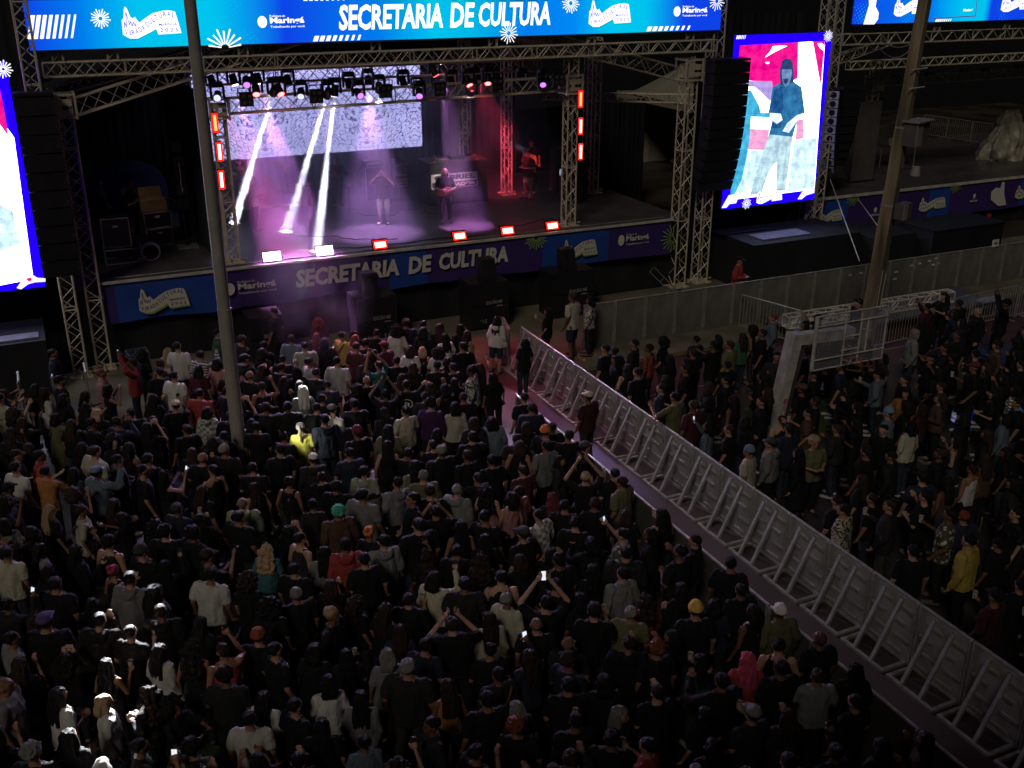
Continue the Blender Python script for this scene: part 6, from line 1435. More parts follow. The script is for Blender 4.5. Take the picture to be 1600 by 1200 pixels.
# u v hair+colour top+colour pose options | landmark phrase | own label     (pixel of the head centre in the photograph; the feet stand on the court)
CROWD = """
82 552 sK jN d fR:|security man in navy|security man in navy jacket looking right in front of the left truss tower
157 583 sR tP d|man in pink shirt|red-haired man in pink shirt at the foot of the left truss tower
205 571 sN wR q|raised phone in red sweater|person in red sweater filming with both hands raised beside the left truss tower
263 545 lB tW d|long blond hair in white shirt|woman with long blond-brown hair in white shirt in front row left
289 549 sN tW d
303 552 sK wW p stripe|striped white sweater|person in striped white sweater holding up a phone in front row left
250 570 bN vH d
304 580 mK tM d|maroon shirt under striped sweater|person with black bob in maroon shirt directly below striped sweater
225 552 cK tK d
338 522 sK jE d fR|green patterned jacket|person in green patterned jacket facing right just left of lamp pole
338 568 mK tP d
375 535 sN tK d
389 590 kN tK d
241 582 sK tK d
272 592 sK tW d|short hair in plain white t-shirt|short-haired man in plain white t-shirt in the left crowd
165 605 mK vK h|raised bent arms|woman in black raising both bent arms near the left truss tower
235 617 lK jK r fF
200 642 sK tK d
155 644 mB tK d|blond bob|person with blond bob in black left of centre of the left crowd
128 631 CK vK d
72 617 lN tW d|brown hair in white shirt by the fence|brown-haired woman in white shirt beside the grey fence at left
91 596 hK tK d
99 625 mK tK d
80 645 mK LL w|khaki coat, arm outstretched|person in khaki coat stretching an arm to the right
106 656 lN tK d
140 662 sK tK k
6 615 mN tK r fR
4 629 sK tC k
22 641 cN tK k
124 693 mK tK d
180 691 cK tK d
202 697 lK vK d
144 712 sN tC d w|large cream t-shirt|large man with short hair in cream t-shirt at left
150 742 hb jB p|backwards blue cap|man in denim jacket and backwards cap raising a hand at left
266 635 hC tK p graphic|beige cap|man in beige cap and black t-shirt with white print
311 619 sK tR d|red t-shirt|short-haired person in red t-shirt left of the lamp pole
322 640 mK hW d check|plaid hoodie with white hood|person in plaid hoodie with white hood left of the lamp pole
287 668 sN tK d
299 697 lN tK d fR
316 718 kN tK r
235 722 sK tK d
256 745 lK vK p|arm raised holding lit phone|woman in black tank top raising one arm with a lit phone
68 738 sK tO k|mustard t-shirt|person in mustard orange t-shirt at left
27 738 sK tW d
56 722 sK jR d
85 797 lB tK d|long blond hair at left|woman with long blond hair in black near the left edge
116 797 bN tC d strap|beige t-shirt and cross strap|woman in beige t-shirt with cross strap near the left edge
222 742 sK tK d
195 805 mK tK k|clasped hands held out|woman in black with clasped hands held out to the right
250 812 cK tK d
273 797 sD tN c
262 835 xK tK d
303 842 xK jK d
337 697 cK tK d
354 712 sG tK d
330 737 sK vK d
379 787 kN hg d|pale green hoodie by the lamp pole|shaved man in pale green hoodie at the foot of lamp pole
372 808 sK tK d w|broad man below the lamp pole|broad man in black t-shirt just below the lamp pole
388 655 lK tW d graphic
5 812 mK tG d
8 850 sK tK d
40 850 lK tG d
12 862 sK tC d
170 845 xK vD d
226 862 nD tK d
175 885 bP vK c|pink hair|person with bright pink hair tied up
75 884 mK tK d
12 1078 kN tG d w|shaved heavy man at left edge|heavy older man with shaved head in grey t-shirt at left edge
88 1087 lK tW f|long dark hair in white shirt holding phone|woman with long dark hair in white shirt holding a phone at bottom left
165 1093 mB tW d k fR|brightly lit blond in white t-shirt|brightly lit blond woman in white t-shirt and blue skirt at bottom left
228 1080 CN wD f fL print|curly woman in patterned top|woman with long curly hair in patterned top facing the lit blond
248 1012 lK wW d|long wavy hair in white blouse|woman with long wavy black hair in white blouse and jeans
308 1020 CK vK d|very big black hair|woman with very big black hair and bare shoulders in jeans
350 1024 sN vR p|orange-red top with raised hand|short-haired person in orange-red top raising a hand
352 1064 xK tD f
150 1190 mW tK d
53 1190 xG tK d
72 982 hV wK d w|dark cap with purple brim|big man in black with a purple-brimmed dark cap
15 1005 sK tG d
197 917 sK hG d|grey hoodie at lower left|short-haired person in grey hoodie at lower left
243 922 lK jN d w
320 907 sK tW d|white t-shirt at lower left|short-haired man in pale white t-shirt at lower left
404 992 nR tK d|red and yellow beanie|person in red and yellow beanie at lower left
218 1168 sK tK c
288 1172 xK wL d print
395 1118 sK tW d
137 932 mK tK d
85 918 sK tK d w
469 612 lW tG d|white-lit long hair|woman whose long pale hair is lit white in mid-crowd
451 640 sK jK d
415 642 sK tK d
498 640 sK tK d
515 644 hG tW d|grey cap and white t-shirt|man in grey cap and white t-shirt in mid-crowd
481 667 pG tY d|bright yellow t-shirt|woman with grey-brown ponytail in bright yellow t-shirt
508 664 sK hN d|navy hoodie beside yellow t-shirt|person in navy hoodie right beside the bright yellow t-shirt
445 684 sK tK d
405 667 sK tK d
430 710 sK tK d w
487 717 hW hD d
543 667 lK tK d
555 637 sK tK d
558 682 nM tK d
600 619 sK tK q|both arms up over head|man in black with both arms straight up filming in mid-crowd
601 640 lK wD d
636 605 sK tK d emblem|round white back print|man in black t-shirt with round white back print
632 644 sK tC c|cream vest|person with short hair in cream vest looking right
602 674 lK jL d
672 639 xK wV d|purple sweater|person with round dark hair in purple sweater
709 639 mK wC d|cream sweatshirt|person with black bob in cream sweatshirt in mid-crowd
725 622 sN tK d
740 659 mN jD d
772 652 mK jB d w|wide denim jacket|person in wide denim jacket right of mid-crowd
605 697 lK vK d
635 706 sK tK k
685 694 sK tK d
682 672 lK vK d
708 717 sG jK d
726 719 sN tK d
770 722 sK tK d
410 754 lN vM d
441 752 bN vK d|bun and bare arms in black tank top|woman with brown bun and bare arms in black tank top
523 757 hK jK w
571 734 hK hg d|pale green hoodie in mid-crowd|man with black cap in pale green-grey hoodie in mid-crowd
615 760 sK hG d|grey hoodie in mid-crowd|short-haired person in grey hoodie right of the pale green hoodie
569 778 sK tG d w|broad grey t-shirt|broad person in grey t-shirt just below the pale green hoodie
648 730 lK wL d|khaki sweater|long-haired person in khaki sweater in mid-crowd
659 746 sG wL d
527 800 xE jH d|green hair|person with green dyed hair and brown-orange jacket
580 832 bO tK d|orange-red hair bun|person with orange-red hair bun in black
638 787 sK tK d
677 775 sN tK d
714 766 sG hG d|grey hair and grey hoodie|grey-haired person in grey hoodie in mid-crowd
760 762 CK vP d|huge black hair, pink shoulders|woman with huge black hair and bare shoulders in mid-crowd
795 777 mK vP d
650 832 sK tK d w
715 827 lK vK d
760 820 sK tK d
411 852 CB tT d
477 844 sK vD d
494 854 lK tG d
545 859 sK hR d|coral red hood|person with coral red hood on shoulders
599 850 sK hG d|light grey hoodie lower centre|short-haired person in light grey hoodie below the orange-red bun
760 877 CN tK d
580 879 sK tK d
459 934 sG tK d|grey shaved head, black t-shirt|man with grey cropped hair in black t-shirt lower left of centre
517 969 sB tK d|blond crop|person with short bleached blond hair in black
560 932 CN tK d
591 949 lN tK d
637 932 sK tK c
690 907 mK wC p|cream sleeve raised with cup|person in cream sweater raising a cup lower centre
715 914 sK tD d w
782 907 sK vK d
768 964 lN wC d
420 947 cK tK d
430 1017 sK tK d
485 1019 mK tK d
545 1017 lK tK c
650 1012 sK tN d
612 1030 mG tG d
634 1054 sG tD d w|big grey-haired man|big man with cropped grey hair in dark grey t-shirt at bottom centre
506 1067 mK tW d
560 1085 lK wG d
702 1074 lN vO d
772 1054 sK tD d strap
760 1104 sK tK d
455 1102 sK tK d
415 1092 lK tW d
565 1152 bK wB d|grey-blue sweater at bottom|person with dark bun in grey-blue sweater at the bottom centre
680 1134 sK tD d
400 1178 mK tV k
815 944 sG wC d|grey hair and cream shirt|grey-haired person with cream shirt around shoulders, lower centre
840 962 kN tK d
925 959 hK tK c
977 952 sG tL d|dark green t-shirt|man with cropped grey hair in dark green t-shirt
1005 934 CN tR d|messy brown hair, red top|woman with messy brown hair in red top
1090 965 nY tK d|yellow beanie|person in bright yellow beanie and black jacket
1050 987 mK tK r fL
1030 1017 xR tK d|auburn curly hair|person with auburn curly hair at lower right of centre
895 1005 kN tD d|shaved man in grey-green shirt|shaved man in dark grey shirt at lower centre right
1097 1024 lK tT c|teal top|woman with dark hair in teal top
1172 1032 lP tR f|magenta-red hair|woman with magenta-red long hair in red
1189 958 mK vK d|bare back in black straps|woman with bare back in black strappy top
888 1042 nN tN f
888 1074 sK tK c
820 1097 lG tD d|long grey hair|person with long grey hair at bottom centre
972 1107 lG tD d
1028 1082 sK tK r|white cloth down the back|short-haired person in black with white cloth hanging down the back
815 1137 xR tK d
1170 1109 hG tD c
965 1164 sK tK d
987 1172 sK tR c|red t-shirt at bottom|short-haired person in red t-shirt at the bottom edge holding a cup
1105 1170 mK tK d
1095 1189 sG tD d
1160 917 sK tK d
970 897 sK jG d
905 937 mK tK d
835 945 sK tK q|raised lit phone lower centre|person in black raising a lit phone with both hands lower centre
870 930 sK tK d
1303 994 kN tK d f|shaved man at the flat fence|shaved-headed man in black t-shirt leaning by the flat fence
1236 950 nW jL d stripehat|striped beanie|person in striped beanie and olive jacket near the fence
1270 1054 sN tG g|grey t-shirt, hand on knee|short-haired youth in grey t-shirt near the bottom right
1337 1094 sK tK d
1372 1164 lK tK d
1437 1142 lK wH r|long dark hair looking up|woman with long dark hair looking up at the fence bottom right
1218 1050 sK tK d
1225 1188 sK tK d
915 622 hC tM d|maroon t-shirt and beige cap in corridor|man in maroon t-shirt and beige cap standing inside the barricade corridor
830 622 sK tK d
822 662 mN tK d
855 680 nO tK d|orange beanie|person in bright orange beanie
808 682 sK tD d
848 702 sK tG d|grey t-shirt below orange beanie|man in long grey t-shirt just below the orange beanie
885 714 mK hD d
857 662 sK tK d
880 687 sK tK d
912 710 hD tK d
820 732 sN tM d
917 747 sB tK q
962 737 sK tK c
975 752 sN tL d w|large olive t-shirt|large man with brown hair in olive t-shirt at the fence
985 802 mN tK d
805 770 sK vP d
866 774 lM tK d
893 789 sK tK d
919 789 sN tK d
820 840 hD tK d
898 824 sK tK d
850 810 sK tW d check
975 840 sK tW p print|lit phone above patterned shirt|person in patterned white shirt holding a lit phone near the fence
1018 837 mK jK d
1050 799 lK vK c|long black hair and bare arm at fence|woman with long black hair and bare arm standing at the fence
1095 840 sK jK d fL|short hair, black jacket at fence|short-haired man in black jacket facing left at the flat fence
1055 874 sK tK r
860 857 mK tK k
972 882 sK jD d
925 887 lK tK d
875 887 sK tK d
1148 882 sK tK d
1022 614 sK jN d
1050 634 sK tL k|khaki t-shirt leaning on barricade|man in khaki t-shirt leaning on the diagonal barricade
1072 640 sN tM d
1105 627 mK wD d print
1110 608 mN tK d
1107 659 mK wB p|raised phone in grey-blue sweater|person in grey-blue sweater raising a phone right of the barricade
1137 670 sN tK d
1168 705 nb tC d|blue-grey beanie|person in blue-grey beanie and cream t-shirt
1190 634 sK jK d fL
1208 692 hD hG d|light grey hoodie right of barricade|person in light grey hoodie beside the blue-grey beanie
797 494 lK hW d s|girl in white hoodie and shorts|girl with long black hair in white hoodie and black shorts by the stage
845 482 lK tK c|girl in black by two men|girl with long black hair in black holding a railing end by the stage
872 466 sN tC d S|beige shirt and black shorts|man in beige shirt and black shorts standing on the pavement
907 472 mK wW d graphic|black and white graphic sweater|person in black and white graphic sweater standing on pavement
830 527 mK tK d s
960 547 sK tD d
932 564 lK tK d
943 557 sK tK d
990 542 sK tD d
1004 544 sK vR d|red basketball vest|man in red basketball vest right of the barricade
1045 557 lK tK d
1085 530 sK tN d
1088 552 sN tK d
1122 525 mK tK d
1118 547 sK tK k
1133 545 sN tL d
1133 567 sK tK d
1167 522 lN tE d|green top|long-haired person in green top right of centre
1180 524 sK tK d
965 580 lK vK c
988 590 sK tK d
1045 594 mK tK d
1072 585 sK tK d
1208 495 sR jB d|reddish hair, denim jacket|reddish-haired person in denim jacket left of hoop post
1280 494 hK tK p
1255 507 lK tH d
1285 542 lK tH d
1255 555 sK tD d fL|short hair framed by hoop post|short-haired man in dark grey seen between hoop post and backboard
1272 590 sK tK d
1318 578 sN tN d
1445 479 sK wM p|maroon sweater by bar barrier|person in maroon sweater beside the bar barrier
1443 502 lK jK d
1428 522 uG jG d|grey hood and jacket|person in grey hood and grey jacket beside the backboard
1527 490 kN jK d f|light cap and black jacket|man with shaved head in black jacket standing apart at right
1563 479 hK jK q|both arms up in black cap|man in black cap filming with both arms raised at right
1562 537 xK wH d print
1588 534 cK tK d
1455 565 hK jK d
1520 582 hM tK c|maroon cap|person in maroon cap right of the hoop
1373 584 hK hB c|light blue denim hoodie|person in black cap and light blue hoodie below the hoop rim
1412 592 sK tK d
1418 615 mK jO d|orange jacket|person in mustard-orange jacket right of the hoop
1255 615 hH tK d
1272 629 sN tD d
1265 647 sK tH c|brown t-shirt|man in brown t-shirt facing left below the hoop post
1272 695 xB tL f fF|olive top facing camera|blond-brown haired woman in olive top turned towards the camera
1255 707 lK LK d|long black coat|person in long black coat standing alone right of the barricade
1395 647 nb tB d|pale blue hat|person in pale blue eared hat
1413 639 cK tK d
1437 634 lN wM d|red-brown sweater|long-haired person in red-brown sweater at right
1470 622 CN wH f print
1475 603 sN tK d
1388 669 sK tK d
1417 667 mK wC d|cream sweatshirt at right|person with black bob in cream sweatshirt at right
1360 712 sK tK d
1392 712 sK jD d
1345 752 lN tK d
1365 777 sN tK d
1312 782 sK tK d
1387 802 sN jD c|holding cup near barricade|brown-haired man in dark jacket holding a cup right of the barricade
1300 802 sK wC d graphic|light patterned sweater|person in light patterned sweater right behind the barricade
1450 752 hK tN d
1482 752 lK vH d
1440 784 sK tK r
1515 732 sN vW d|white tank top|person in white tank top at right
1542 680 lN tK d
1540 717 lN tH d
1572 652 mK jB d
1588 635 sK tK d
1585 607 mK wW d stripe|striped sweater at right edge|person in black and white striped sweater at right edge
1477 817 sK tC c print|beige floral shirt|short-haired man in beige floral shirt at right
1512 807 sR tN d
1517 855 sK jy d|yellow raincoat|man in bright yellow raincoat at right
1412 870 sK tK d
1585 807 sK tD d print
1567 845 sK tK d
1587 757 mK tD d
1555 939 hK wM c|maroon sweater behind near panels|man in cap and maroon sweater holding a drink behind the near panels
1592 910 sK tK d
1340 470 xK tK d
1330 515 mK tK d
430 492 sN tD d fL|crewman by the lamp pole|young crewman in dark t-shirt by the subwoofers near the lamp pole
499 499 cR tM d|curly auburn hair by subwoofers|person with curly auburn hair in mauve shirt in front of subwoofers
455 529 sN tB d|denim blue shirt in front row|short-haired man in denim blue shirt in the front row
475 542 sK tg d|pale green t-shirt|person in pale green t-shirt in the front rows
500 522 lM tK d
512 525 mK tK d
536 522 sK ty d strap|yellow t-shirt with strap|short-haired person in yellow t-shirt with strap in front row
557 528 mR tP d
566 517 lK tK d
580 517 sK tK d
610 517 cK tW d|white t-shirt and curly hair in front row|person with curly black hair in white t-shirt in the front row
632 509 sN tN d w|broad navy shirt in front row|broad short-haired man in navy shirt in front row
665 509 sK tb d graphic|light blue sports shirt|person in light blue and black sports shirt in front row
661 522 mK tK d
690 514 lN tK d
697 520 lK tW d|long dark hair in white t-shirt at front|woman with long dark hair in white t-shirt in the front row
710 514 lK tK d
727 519 lN vg d strap|brown hair and backpack|woman with long brown hair, tank top and backpack
677 547 cK tW d
657 542 mB vK d
641 547 mN tW d
602 542 hM tM d
557 549 sN tM d
412 539 sK tK d
440 557 sK tK d
415 554 mK tK d
487 564 sK tW d
490 589 sK tK d
442 574 sN tK p
460 579 lK tD d
530 572 sK tW d|white-grey t-shirt in mid-front|short-haired person in white-grey t-shirt in the middle of the front rows
595 574 sN tT q|teal top filming|person in teal filming with both arms up in front rows
575 594 kN tK d
620 564 sK tK d
680 579 sK tK d
700 559 mK tK d
720 547 sK tK d
710 574 sK tK d
752 572 lN vH d
742 582 xK jW d graphic|black and white jacket|person in black and white patterned jacket near the barricade end
785 582 lK tK d|long black hair below white hoodie|woman with very long black hair in black near the barricade end
468 600 mK tK d
515 599 sK tN d
"""
OWNTXT = {}
def facing(x, y, code):
    if code == 'R': d = _rt+_fw*.4
    elif code == 'L': d = -_rt+_fw*.35
    elif code == 'F': d = -_fw+_rt*.2
    else:
        tx, ty = (10.5, 31) if x < 10.9 else (7.5, 30)
        d = Vector((tx-x, ty-y, 0)); a = PR.gauss(0, .36) if PR.random() > .09 else PR.uniform(-2.4, 2.4); d = Vector((d.x*cos(a)-d.y*sin(a), d.x*sin(a)+d.y*cos(a), 0))
    return atan2(-d.x, d.y)
rows = []
for ln in CROWD.strip().split('\n'):
    a, *rest = ln.split('|'); tk = a.split()
    if len(tk) < 5: continue
    u_, v_ = float(tk[0]), float(tk[1])
    r = dict(u=u_, v=v_, hair=tk[2][0], hc=tk[2][1], top=tk[3][0], tc=tk[3][1], pose=tk[4], opt=tk[5:], lm=rest[0] if rest else '', own=rest[1] if len(rest) > 1 else '')
    if r['top'] in 'gyb' : r['top'] = 'v'
    if r['tc'] == 'b': r['tc'] = 'B'
    if r['hair'] not in 'sxcCmlbpkhnu': print('hair?', ln)
    if r['top'] not in 'tvhjwLx': print('top?', ln)
    p = onz(u_, v_, 1.6); r['x'], r['y'] = p.x, p.y
    rows.append(r)
NP = len(rows)
# keep bodies from standing inside one another or inside the fences
FR = random.Random(99)
def zone(r):
    x, y = r['x'], r['y']
    if r['u'] == 915: r['x'], r['y'] = 10.35, y; return
    if y < 20.7:
        if 9.1 < x < 10.3: r['x'] = 9.08
        elif 10.3 <= x < 12.0: r['x'] = 12.0
    elif x > 12.2 and 24.3 < y < 26.3: r['y'] = 24.3
    elif y < 24.6 and 10.9 < x < 12.0: r['x'] = 12.0 if x > 11.4 else 10.7
for it in range(12):
    for r in rows: zone(r)
    for i in range(NP):
        a = rows[i]
        for j in range(i):
            b = rows[j]; dx, dy = a['x']-b['x'], a['y']-b['y']; q = dx*dx+dy*dy
            if q < .5**2:
                q = max(q**.5, .01); k = (.5-q)/2*.8/q
                dx, dy = dx+.01, dy+.01
                a['x'] += dx*k; a['y'] += dy*k*1.0; b['x'] -= dx*k; b['y'] -= dy*k
for r in rows: zone(r)
def hd(r): return proj((r['x'], r['y'], 1.62))
for r in rows: r['pu'], r['pv'] = hd(r)
# dark figures filling the gaps between those one can make out
fill = []
tries = 0
clear = [(375, 640, 32), (378, 700, 32), (1315, 765, 85), (1300, 800, 70), (1480, 720, 50), (1480, 760, 50), (1415, 760, 45), (1590, 700, 45), (1330, 745, 75), (1330, 655, 40), (1480, 700, 30), (1420, 745, 30), (1300, 690, 25), (1380, 740, 30), (335, 885, 20), (1230, 740, 0), (470, 1000, 0), (815, 545, 35), (770, 520, 40), (1420, 440, 60)]
while tries < 16000:
    tries += 1
    if FR.random() < .8: x, y, gap = FR.uniform(-6, 9.12), FR.uniform(7.0, 24.8), .52
    else: x, y, gap = FR.uniform(12.1, 23.5), FR.uniform(7.0, 21.0), .64
    if x < 9.1 and y > 24.8 - max(0, x)*.13: continue
    pu, pv = proj((x, y, 1.6))
    if not (-60 < pu < 1660 and pv < 1290): continue
    if any(hypot(pu-a, pv-b-60) < c for a, b, c in clear): continue
    if hypot(x-3.0, y-20.2) < .35: continue
    if any((x-r['x'])**2+(y-r['y'])**2 < gap**2 for r in rows+fill): continue
    if any(r['lm'] and abs(pu-r['pu']) < 26 and -2 < pv-r['pv'] < 62 for r in rows): continue
    r = dict(u=pu, v=pv, hair=FR.choice('sssslllmmcChb'), hc=FR.choice('KKKKNN'), top=FR.choice('tttthjwv'), tc=FR.choice('KKKKKKKDN'), pose=FR.choice('ddddfffcrrhkp'), opt=[], lm='', own='', x=x, y=y, pu=pu, pv=pv)
    fill.append(r)
print('listed', NP, 'fill', len(fill))
allp = rows+fill
for r in allp: r['d'] = hypot(r['x'], r['y'])
vis = sorted([r for r in allp if not r['lm']], key=lambda r: r['d'])
n_lm = sum(1 for r in allp if r['lm'])
N_IND = 318
for r in vis[N_IND-n_lm:]: r['mass'] = 1
# descriptions
def look(r):
    h = KW[r['hair']] % HW[r['hc']] if '%s' in KW[r['hair']] else KW[r['hair']]
    t = ('%s %s' % ({'graphic': 'patterned ', 'stripe': 'striped ', 'print': 'patterned ', 'check': 'checked '}.get(next((o for o in r['opt'] if o in ('graphic', 'stripe', 'print', 'check')), ''), '')+TW[r['tc']], OW[r['top']])).replace('  ', ' ')
    pz = {'q': ' with both arms up', 'p': ' holding up a phone', 'k': ' reaching forward'}.get(r['pose'], '')
    return h, t, pz
LMS = [(r['pu'], r['pv'], r['lm'], r) for r in rows if r['lm']]
EXTRA = [(385, 700, 'lamp pole', None), (1365, 520, 'hoop backboard', None), (150, 560, 'left truss towers', None)]
used = set()
def rel(r):
    c = sorted([(hypot(a-r['pu'], b-r['pv']), a, b, n, q) for a, b, n, q in LMS+EXTRA if q is not r])
    out = []
    for d, a, b, n, q in c[:9]:
        dx, dy = r['pu']-a, r['pv']-b; an = math.degrees(atan2(-dy, dx)) % 360
        w_ = ('right of', 'above and right of', 'above', 'above and left of', 'left of', 'below and left of', 'below', 'below and right of')[int(((an+22.5) % 360)//45)]
        out.append((d, w_, n))
    return out
def make_label(r):
    if r['own']: used.add(r['own']); return r['own']
    h, t, pz = look(r)
    for d, w_, n in rel(r):
        pre = 'just ' if d < 45 else ''
        for body in (f'person with {h} in {t}', f'{h} and {t}{pz}' if pz else f'person in {t}, {h}', f'{h} and {t}'):
            s_ = f'{body}, {pre}{w_} {n}'
            if len(s_.split()) <= 16 and s_ not in used: used.add(s_); return s_
    s_ = f'person with {h} in {t} deep in the dark crowd'
    return s_
emb = MB(); 
# body copies
def place(r):
    fc = next((o[1] for o in r['opt'] if o[0] == 'f' and len(o) >= 2 and o[1] in 'RLF'), None)
    pat = next((o for o in r['opt'] if o in ('graphic', 'stripe', 'print', 'check')), '')
    bt = 's' if ('s' in r['opt'] or 'S' in r['opt']) else ('k' if 'k' in r['opt'] else 't')
    pose = r['pose'] if r['pose'] in ARMS else 'd'
    bc = None
    if 'k' in r['opt']: bc = (.03, .22, .27)
    z = 0. if not (23.45 < r['y'] < 24.75 and r['x'] > 12) else .12
    b = person(r['x'], r['y'], z, facing(r['x'], r['y'], fc), r['hair'], r['hc'], r['top'], r['tc'], pose, bt, bc, pat=pat, wide=1.14 if 'w' in r['opt'] else 1., hs=1.05 if r['u'] in (634, 872) else 1.)
    b['label'] = make_label(r); b['category'] = 'person'; b['group'] = 'people in the crowd facing the stage'
    if 'emblem' in r['opt']:
        n_ = 22; y_ = -.165; me = MB().add([(.115*rr_*cos(2*pi*i/n_), y_, 1.24+.115*rr_*sin(2*pi*i/n_)) for rr_ in (1, .86) for i in range(n_)], [(i, (i+1) % n_, n_+(i+1) % n_, n_+i) for i in range(n_)])
        me.add([(-.04, y_, 1.17), (.0, y_, 1.19), (-.01, y_, 1.3), (-.045, y_, 1.28)], [(0, 1, 2, 3)]); me.add([(.01, y_, 1.18), (.045, y_, 1.16), (.05, y_, 1.25), (.015, y_, 1.29)], [(0, 1, 2, 3)])
        me.build('back_print', 'print_white', b)
    if 'strap' in r['opt']:
        me = MB(); P = [Vector((.13, -.1, 1.45)), Vector((.05, -.165, 1.3)), Vector((-.05, -.165, 1.16)), Vector((-.15, -.12, 1.03))]
        for a_, c_ in zip(P, P[1:]): me.tube(a_, c_, .016, n=5)
        me.build('bag_strap', 'wood_brown', b)
    if 'stripehat' in r['opt']: b.children[-1].data = with_mat(b.children[-1].data, '', 'cloth_stripe')
    if r['pose'] in 'pq' :
        fz = b.rotation_euler.z; p = hand_point(b, pose, 1, .09)
        if pose == 'q': p = (p+hand_point(b, pose, -1, .09))/2
        litp = FR.random() < .2 or 'phone' in r['lm']
        nm = r['lm'] or look(r)[1]
        lb = ('lit' if litp else 'dark')+' phone raised by the person in '+look(r)[1]+', '+rel(r)[0][1]+' '+rel(r)[0][2] if not r['lm'] else ('lit' if litp else 'dark')+' phone in the hand of: '+r['lm']
        phone_at(p, fz, ' '.join(lb.replace(':', '').split()[:16]), 0, litp)
    if r['pose'] == 'c':
        lb = 'drink cup held by the person in '+look(r)[1]+', '+rel(r)[0][1]+' '+rel(r)[0][2]
        cup_at(hand_point(b, 'c', 1, .1)+Vector((0, 0, .03)), ' '.join(lb.split()[:16]))
    r['b'] = b
    return b
for r in allp:
    if not r.get('mass'): place(r)
# ---- the far rest of the crowd as one mass
DEC = {}
def dec(me, ratio):
    k = me.name
    if k not in DEC:
        o = bpy.data.objects.new('tmp', me); COL.objects.link(o); d = o.modifiers.new('d', 'DECIMATE'); d.ratio = ratio
        dg = bpy.context.evaluated_depsgraph_get(); m2 = o.evaluated_get(dg).to_mesh(); m2.calc_loop_triangles()
        co = np.empty(len(m2.vertices)*3); m2.vertices.foreach_get('co', co); tr = np.empty(len(m2.loop_triangles)*3, dtype=np.int64); m2.loop_triangles.foreach_get('vertices', tr)
        DEC[k] = (co.reshape(-1, 3).copy(), tr.reshape(-1, 3).copy()); o.to_mesh_clear(); bpy.data.objects.remove(o)
    return DEC[k]
VV, TT, CC, off = [], [], [], 0
before = set(bpy.data.objects)
for r in allp:
    if not r.get('mass'): continue
    b = person(r['x'], r['y'], 0, facing(r['x'], r['y'], None), r['hair'], r['hc'], r['top'], r['tc'], r['pose'] if r['pose'] in ARMS else 'd')
    Mx = Matrix.LocRotScale(b.location, b.rotation_euler, b.scale)
    A_ = np.array(Mx)
    for o in [b]+list(b.children):
        co, tr = dec(o.data, .16); w4 = co@A_[:3, :3].T+A_[:3, 3]
        VV.append(w4); TT.append(tr+off); off += len(co); CC.append(np.tile(np.array(o.color), (len(co), 1)))
    for o in list(b.children)+[b]: bpy.data.objects.remove(o)
if VV:
    V_ = np.concatenate(VV); T_ = np.concatenate(TT); C_ = np.concatenate(CC)
    me = bpy.data.meshes.new('crowd'); me.vertices.add(len(V_)); me.vertices.foreach_set('co', V_.ravel()); me.loops.add(T_.size); me.loops.foreach_set('vertex_index', T_.ravel().astype(np.int32))
    me.polygons.add(len(T_)); me.polygons.foreach_set('loop_start', np.arange(0, T_.size, 3, dtype=np.int32)); me.update(calc_edges=True)
    ca = me.color_attributes.new('col', 'FLOAT_COLOR', 'POINT'); ca.data.foreach_set('color', C_.ravel().astype(np.float32))
    me.polygons.foreach_set('use_smooth', [True]*len(me.polygons))
    m_, nt_, bs_ = newmat('crowd_cloth'); at_ = N(nt_, 'ShaderNodeAttribute'); at_.attribute_name = 'col'; nt_.links.new(at_.outputs['Color'], bs_.inputs['Base Color']); bs_.inputs['Roughness'].default_value = .8; bs_.inputs['Specular IOR Level'].default_value = .3
    me.materials.append(m_)
    o = link('crowd', me); tag(o, 'far packed part of the crowd before the stage, mostly in black', 'crowd', kind='stuff')
    print('mass', sum(1 for r in allp if r.get('mass')), 'tris', len(T_))

# ---------------------------------------------------------------- people on and beside the stage
def stage_person(px, label, cat='person', grp=None, fc=None, z=DZ, **k):
    x, y = px
    b = person(x, y, z, fc if fc is not None else pi, **k); b['label'] = label; b['category'] = 'person'
    if grp: b['group'] = grp
    return b
toc = lambda x, y, a=0: atan2(x, -y)+a   # facing the camera side
b = stage_person((6.31, 33.75), 'performer with curly hair in cream t-shirt standing at left of stage', hair='x', hc='K', top='t', tc='C', pose='f', fc=-pi*.5-.5, sex='m', bc=(.02, .02, .05))
b = stage_person((10.39, 32.86), 'man in dark t-shirt and pale patterned trousers filming with camera at mid stage', hair='s', hc='K', top='t', tc='D', pose='h', fc=pi-.5, sex='m', bc=(.4, .38, .3))
p = hand_point(b, 'h', 1, .05); q = hand_point(b, 'h', -1, .05); c = (p+q)/2
t = link('camera_device', MB().box((0, 0, 0), (.14, .1, .1)).tube((0, -.05, 0), (0, -.12, 0), .04, n=10).mesh('camera_body', 'black_plastic')); t.location = c; tag(t, 'small black camera held up by the man at mid stage', 'camera')
b = stage_person((12.35, 32.16), 'blond guitarist in dark vest and trousers at centre right of the stage', hair='m', hc='B', top='t', tc='K', pose='g', fc=pi-.25, sex='m', bc=(.02, .015, .02))
g_ = thing('electric_guitar', 'red electric guitar held by the blond guitarist', 'guitar', b.location+Vector((0, 0, 1.1)))
d = Matrix.Rotation(pi-.25, 3, 'Z'); cb = b.location+d@Vector((.05, .17, 1.08)); nk = b.location+d@Vector((-.62, .3, 1.32)); ax = (nk-cb).normalized(); upv = Vector((0, 0, 1)); sd2 = ax.cross(d@Vector((0, 1, 0))).normalized(); fr_ = d@Vector((0, 1, 0))
ring = []
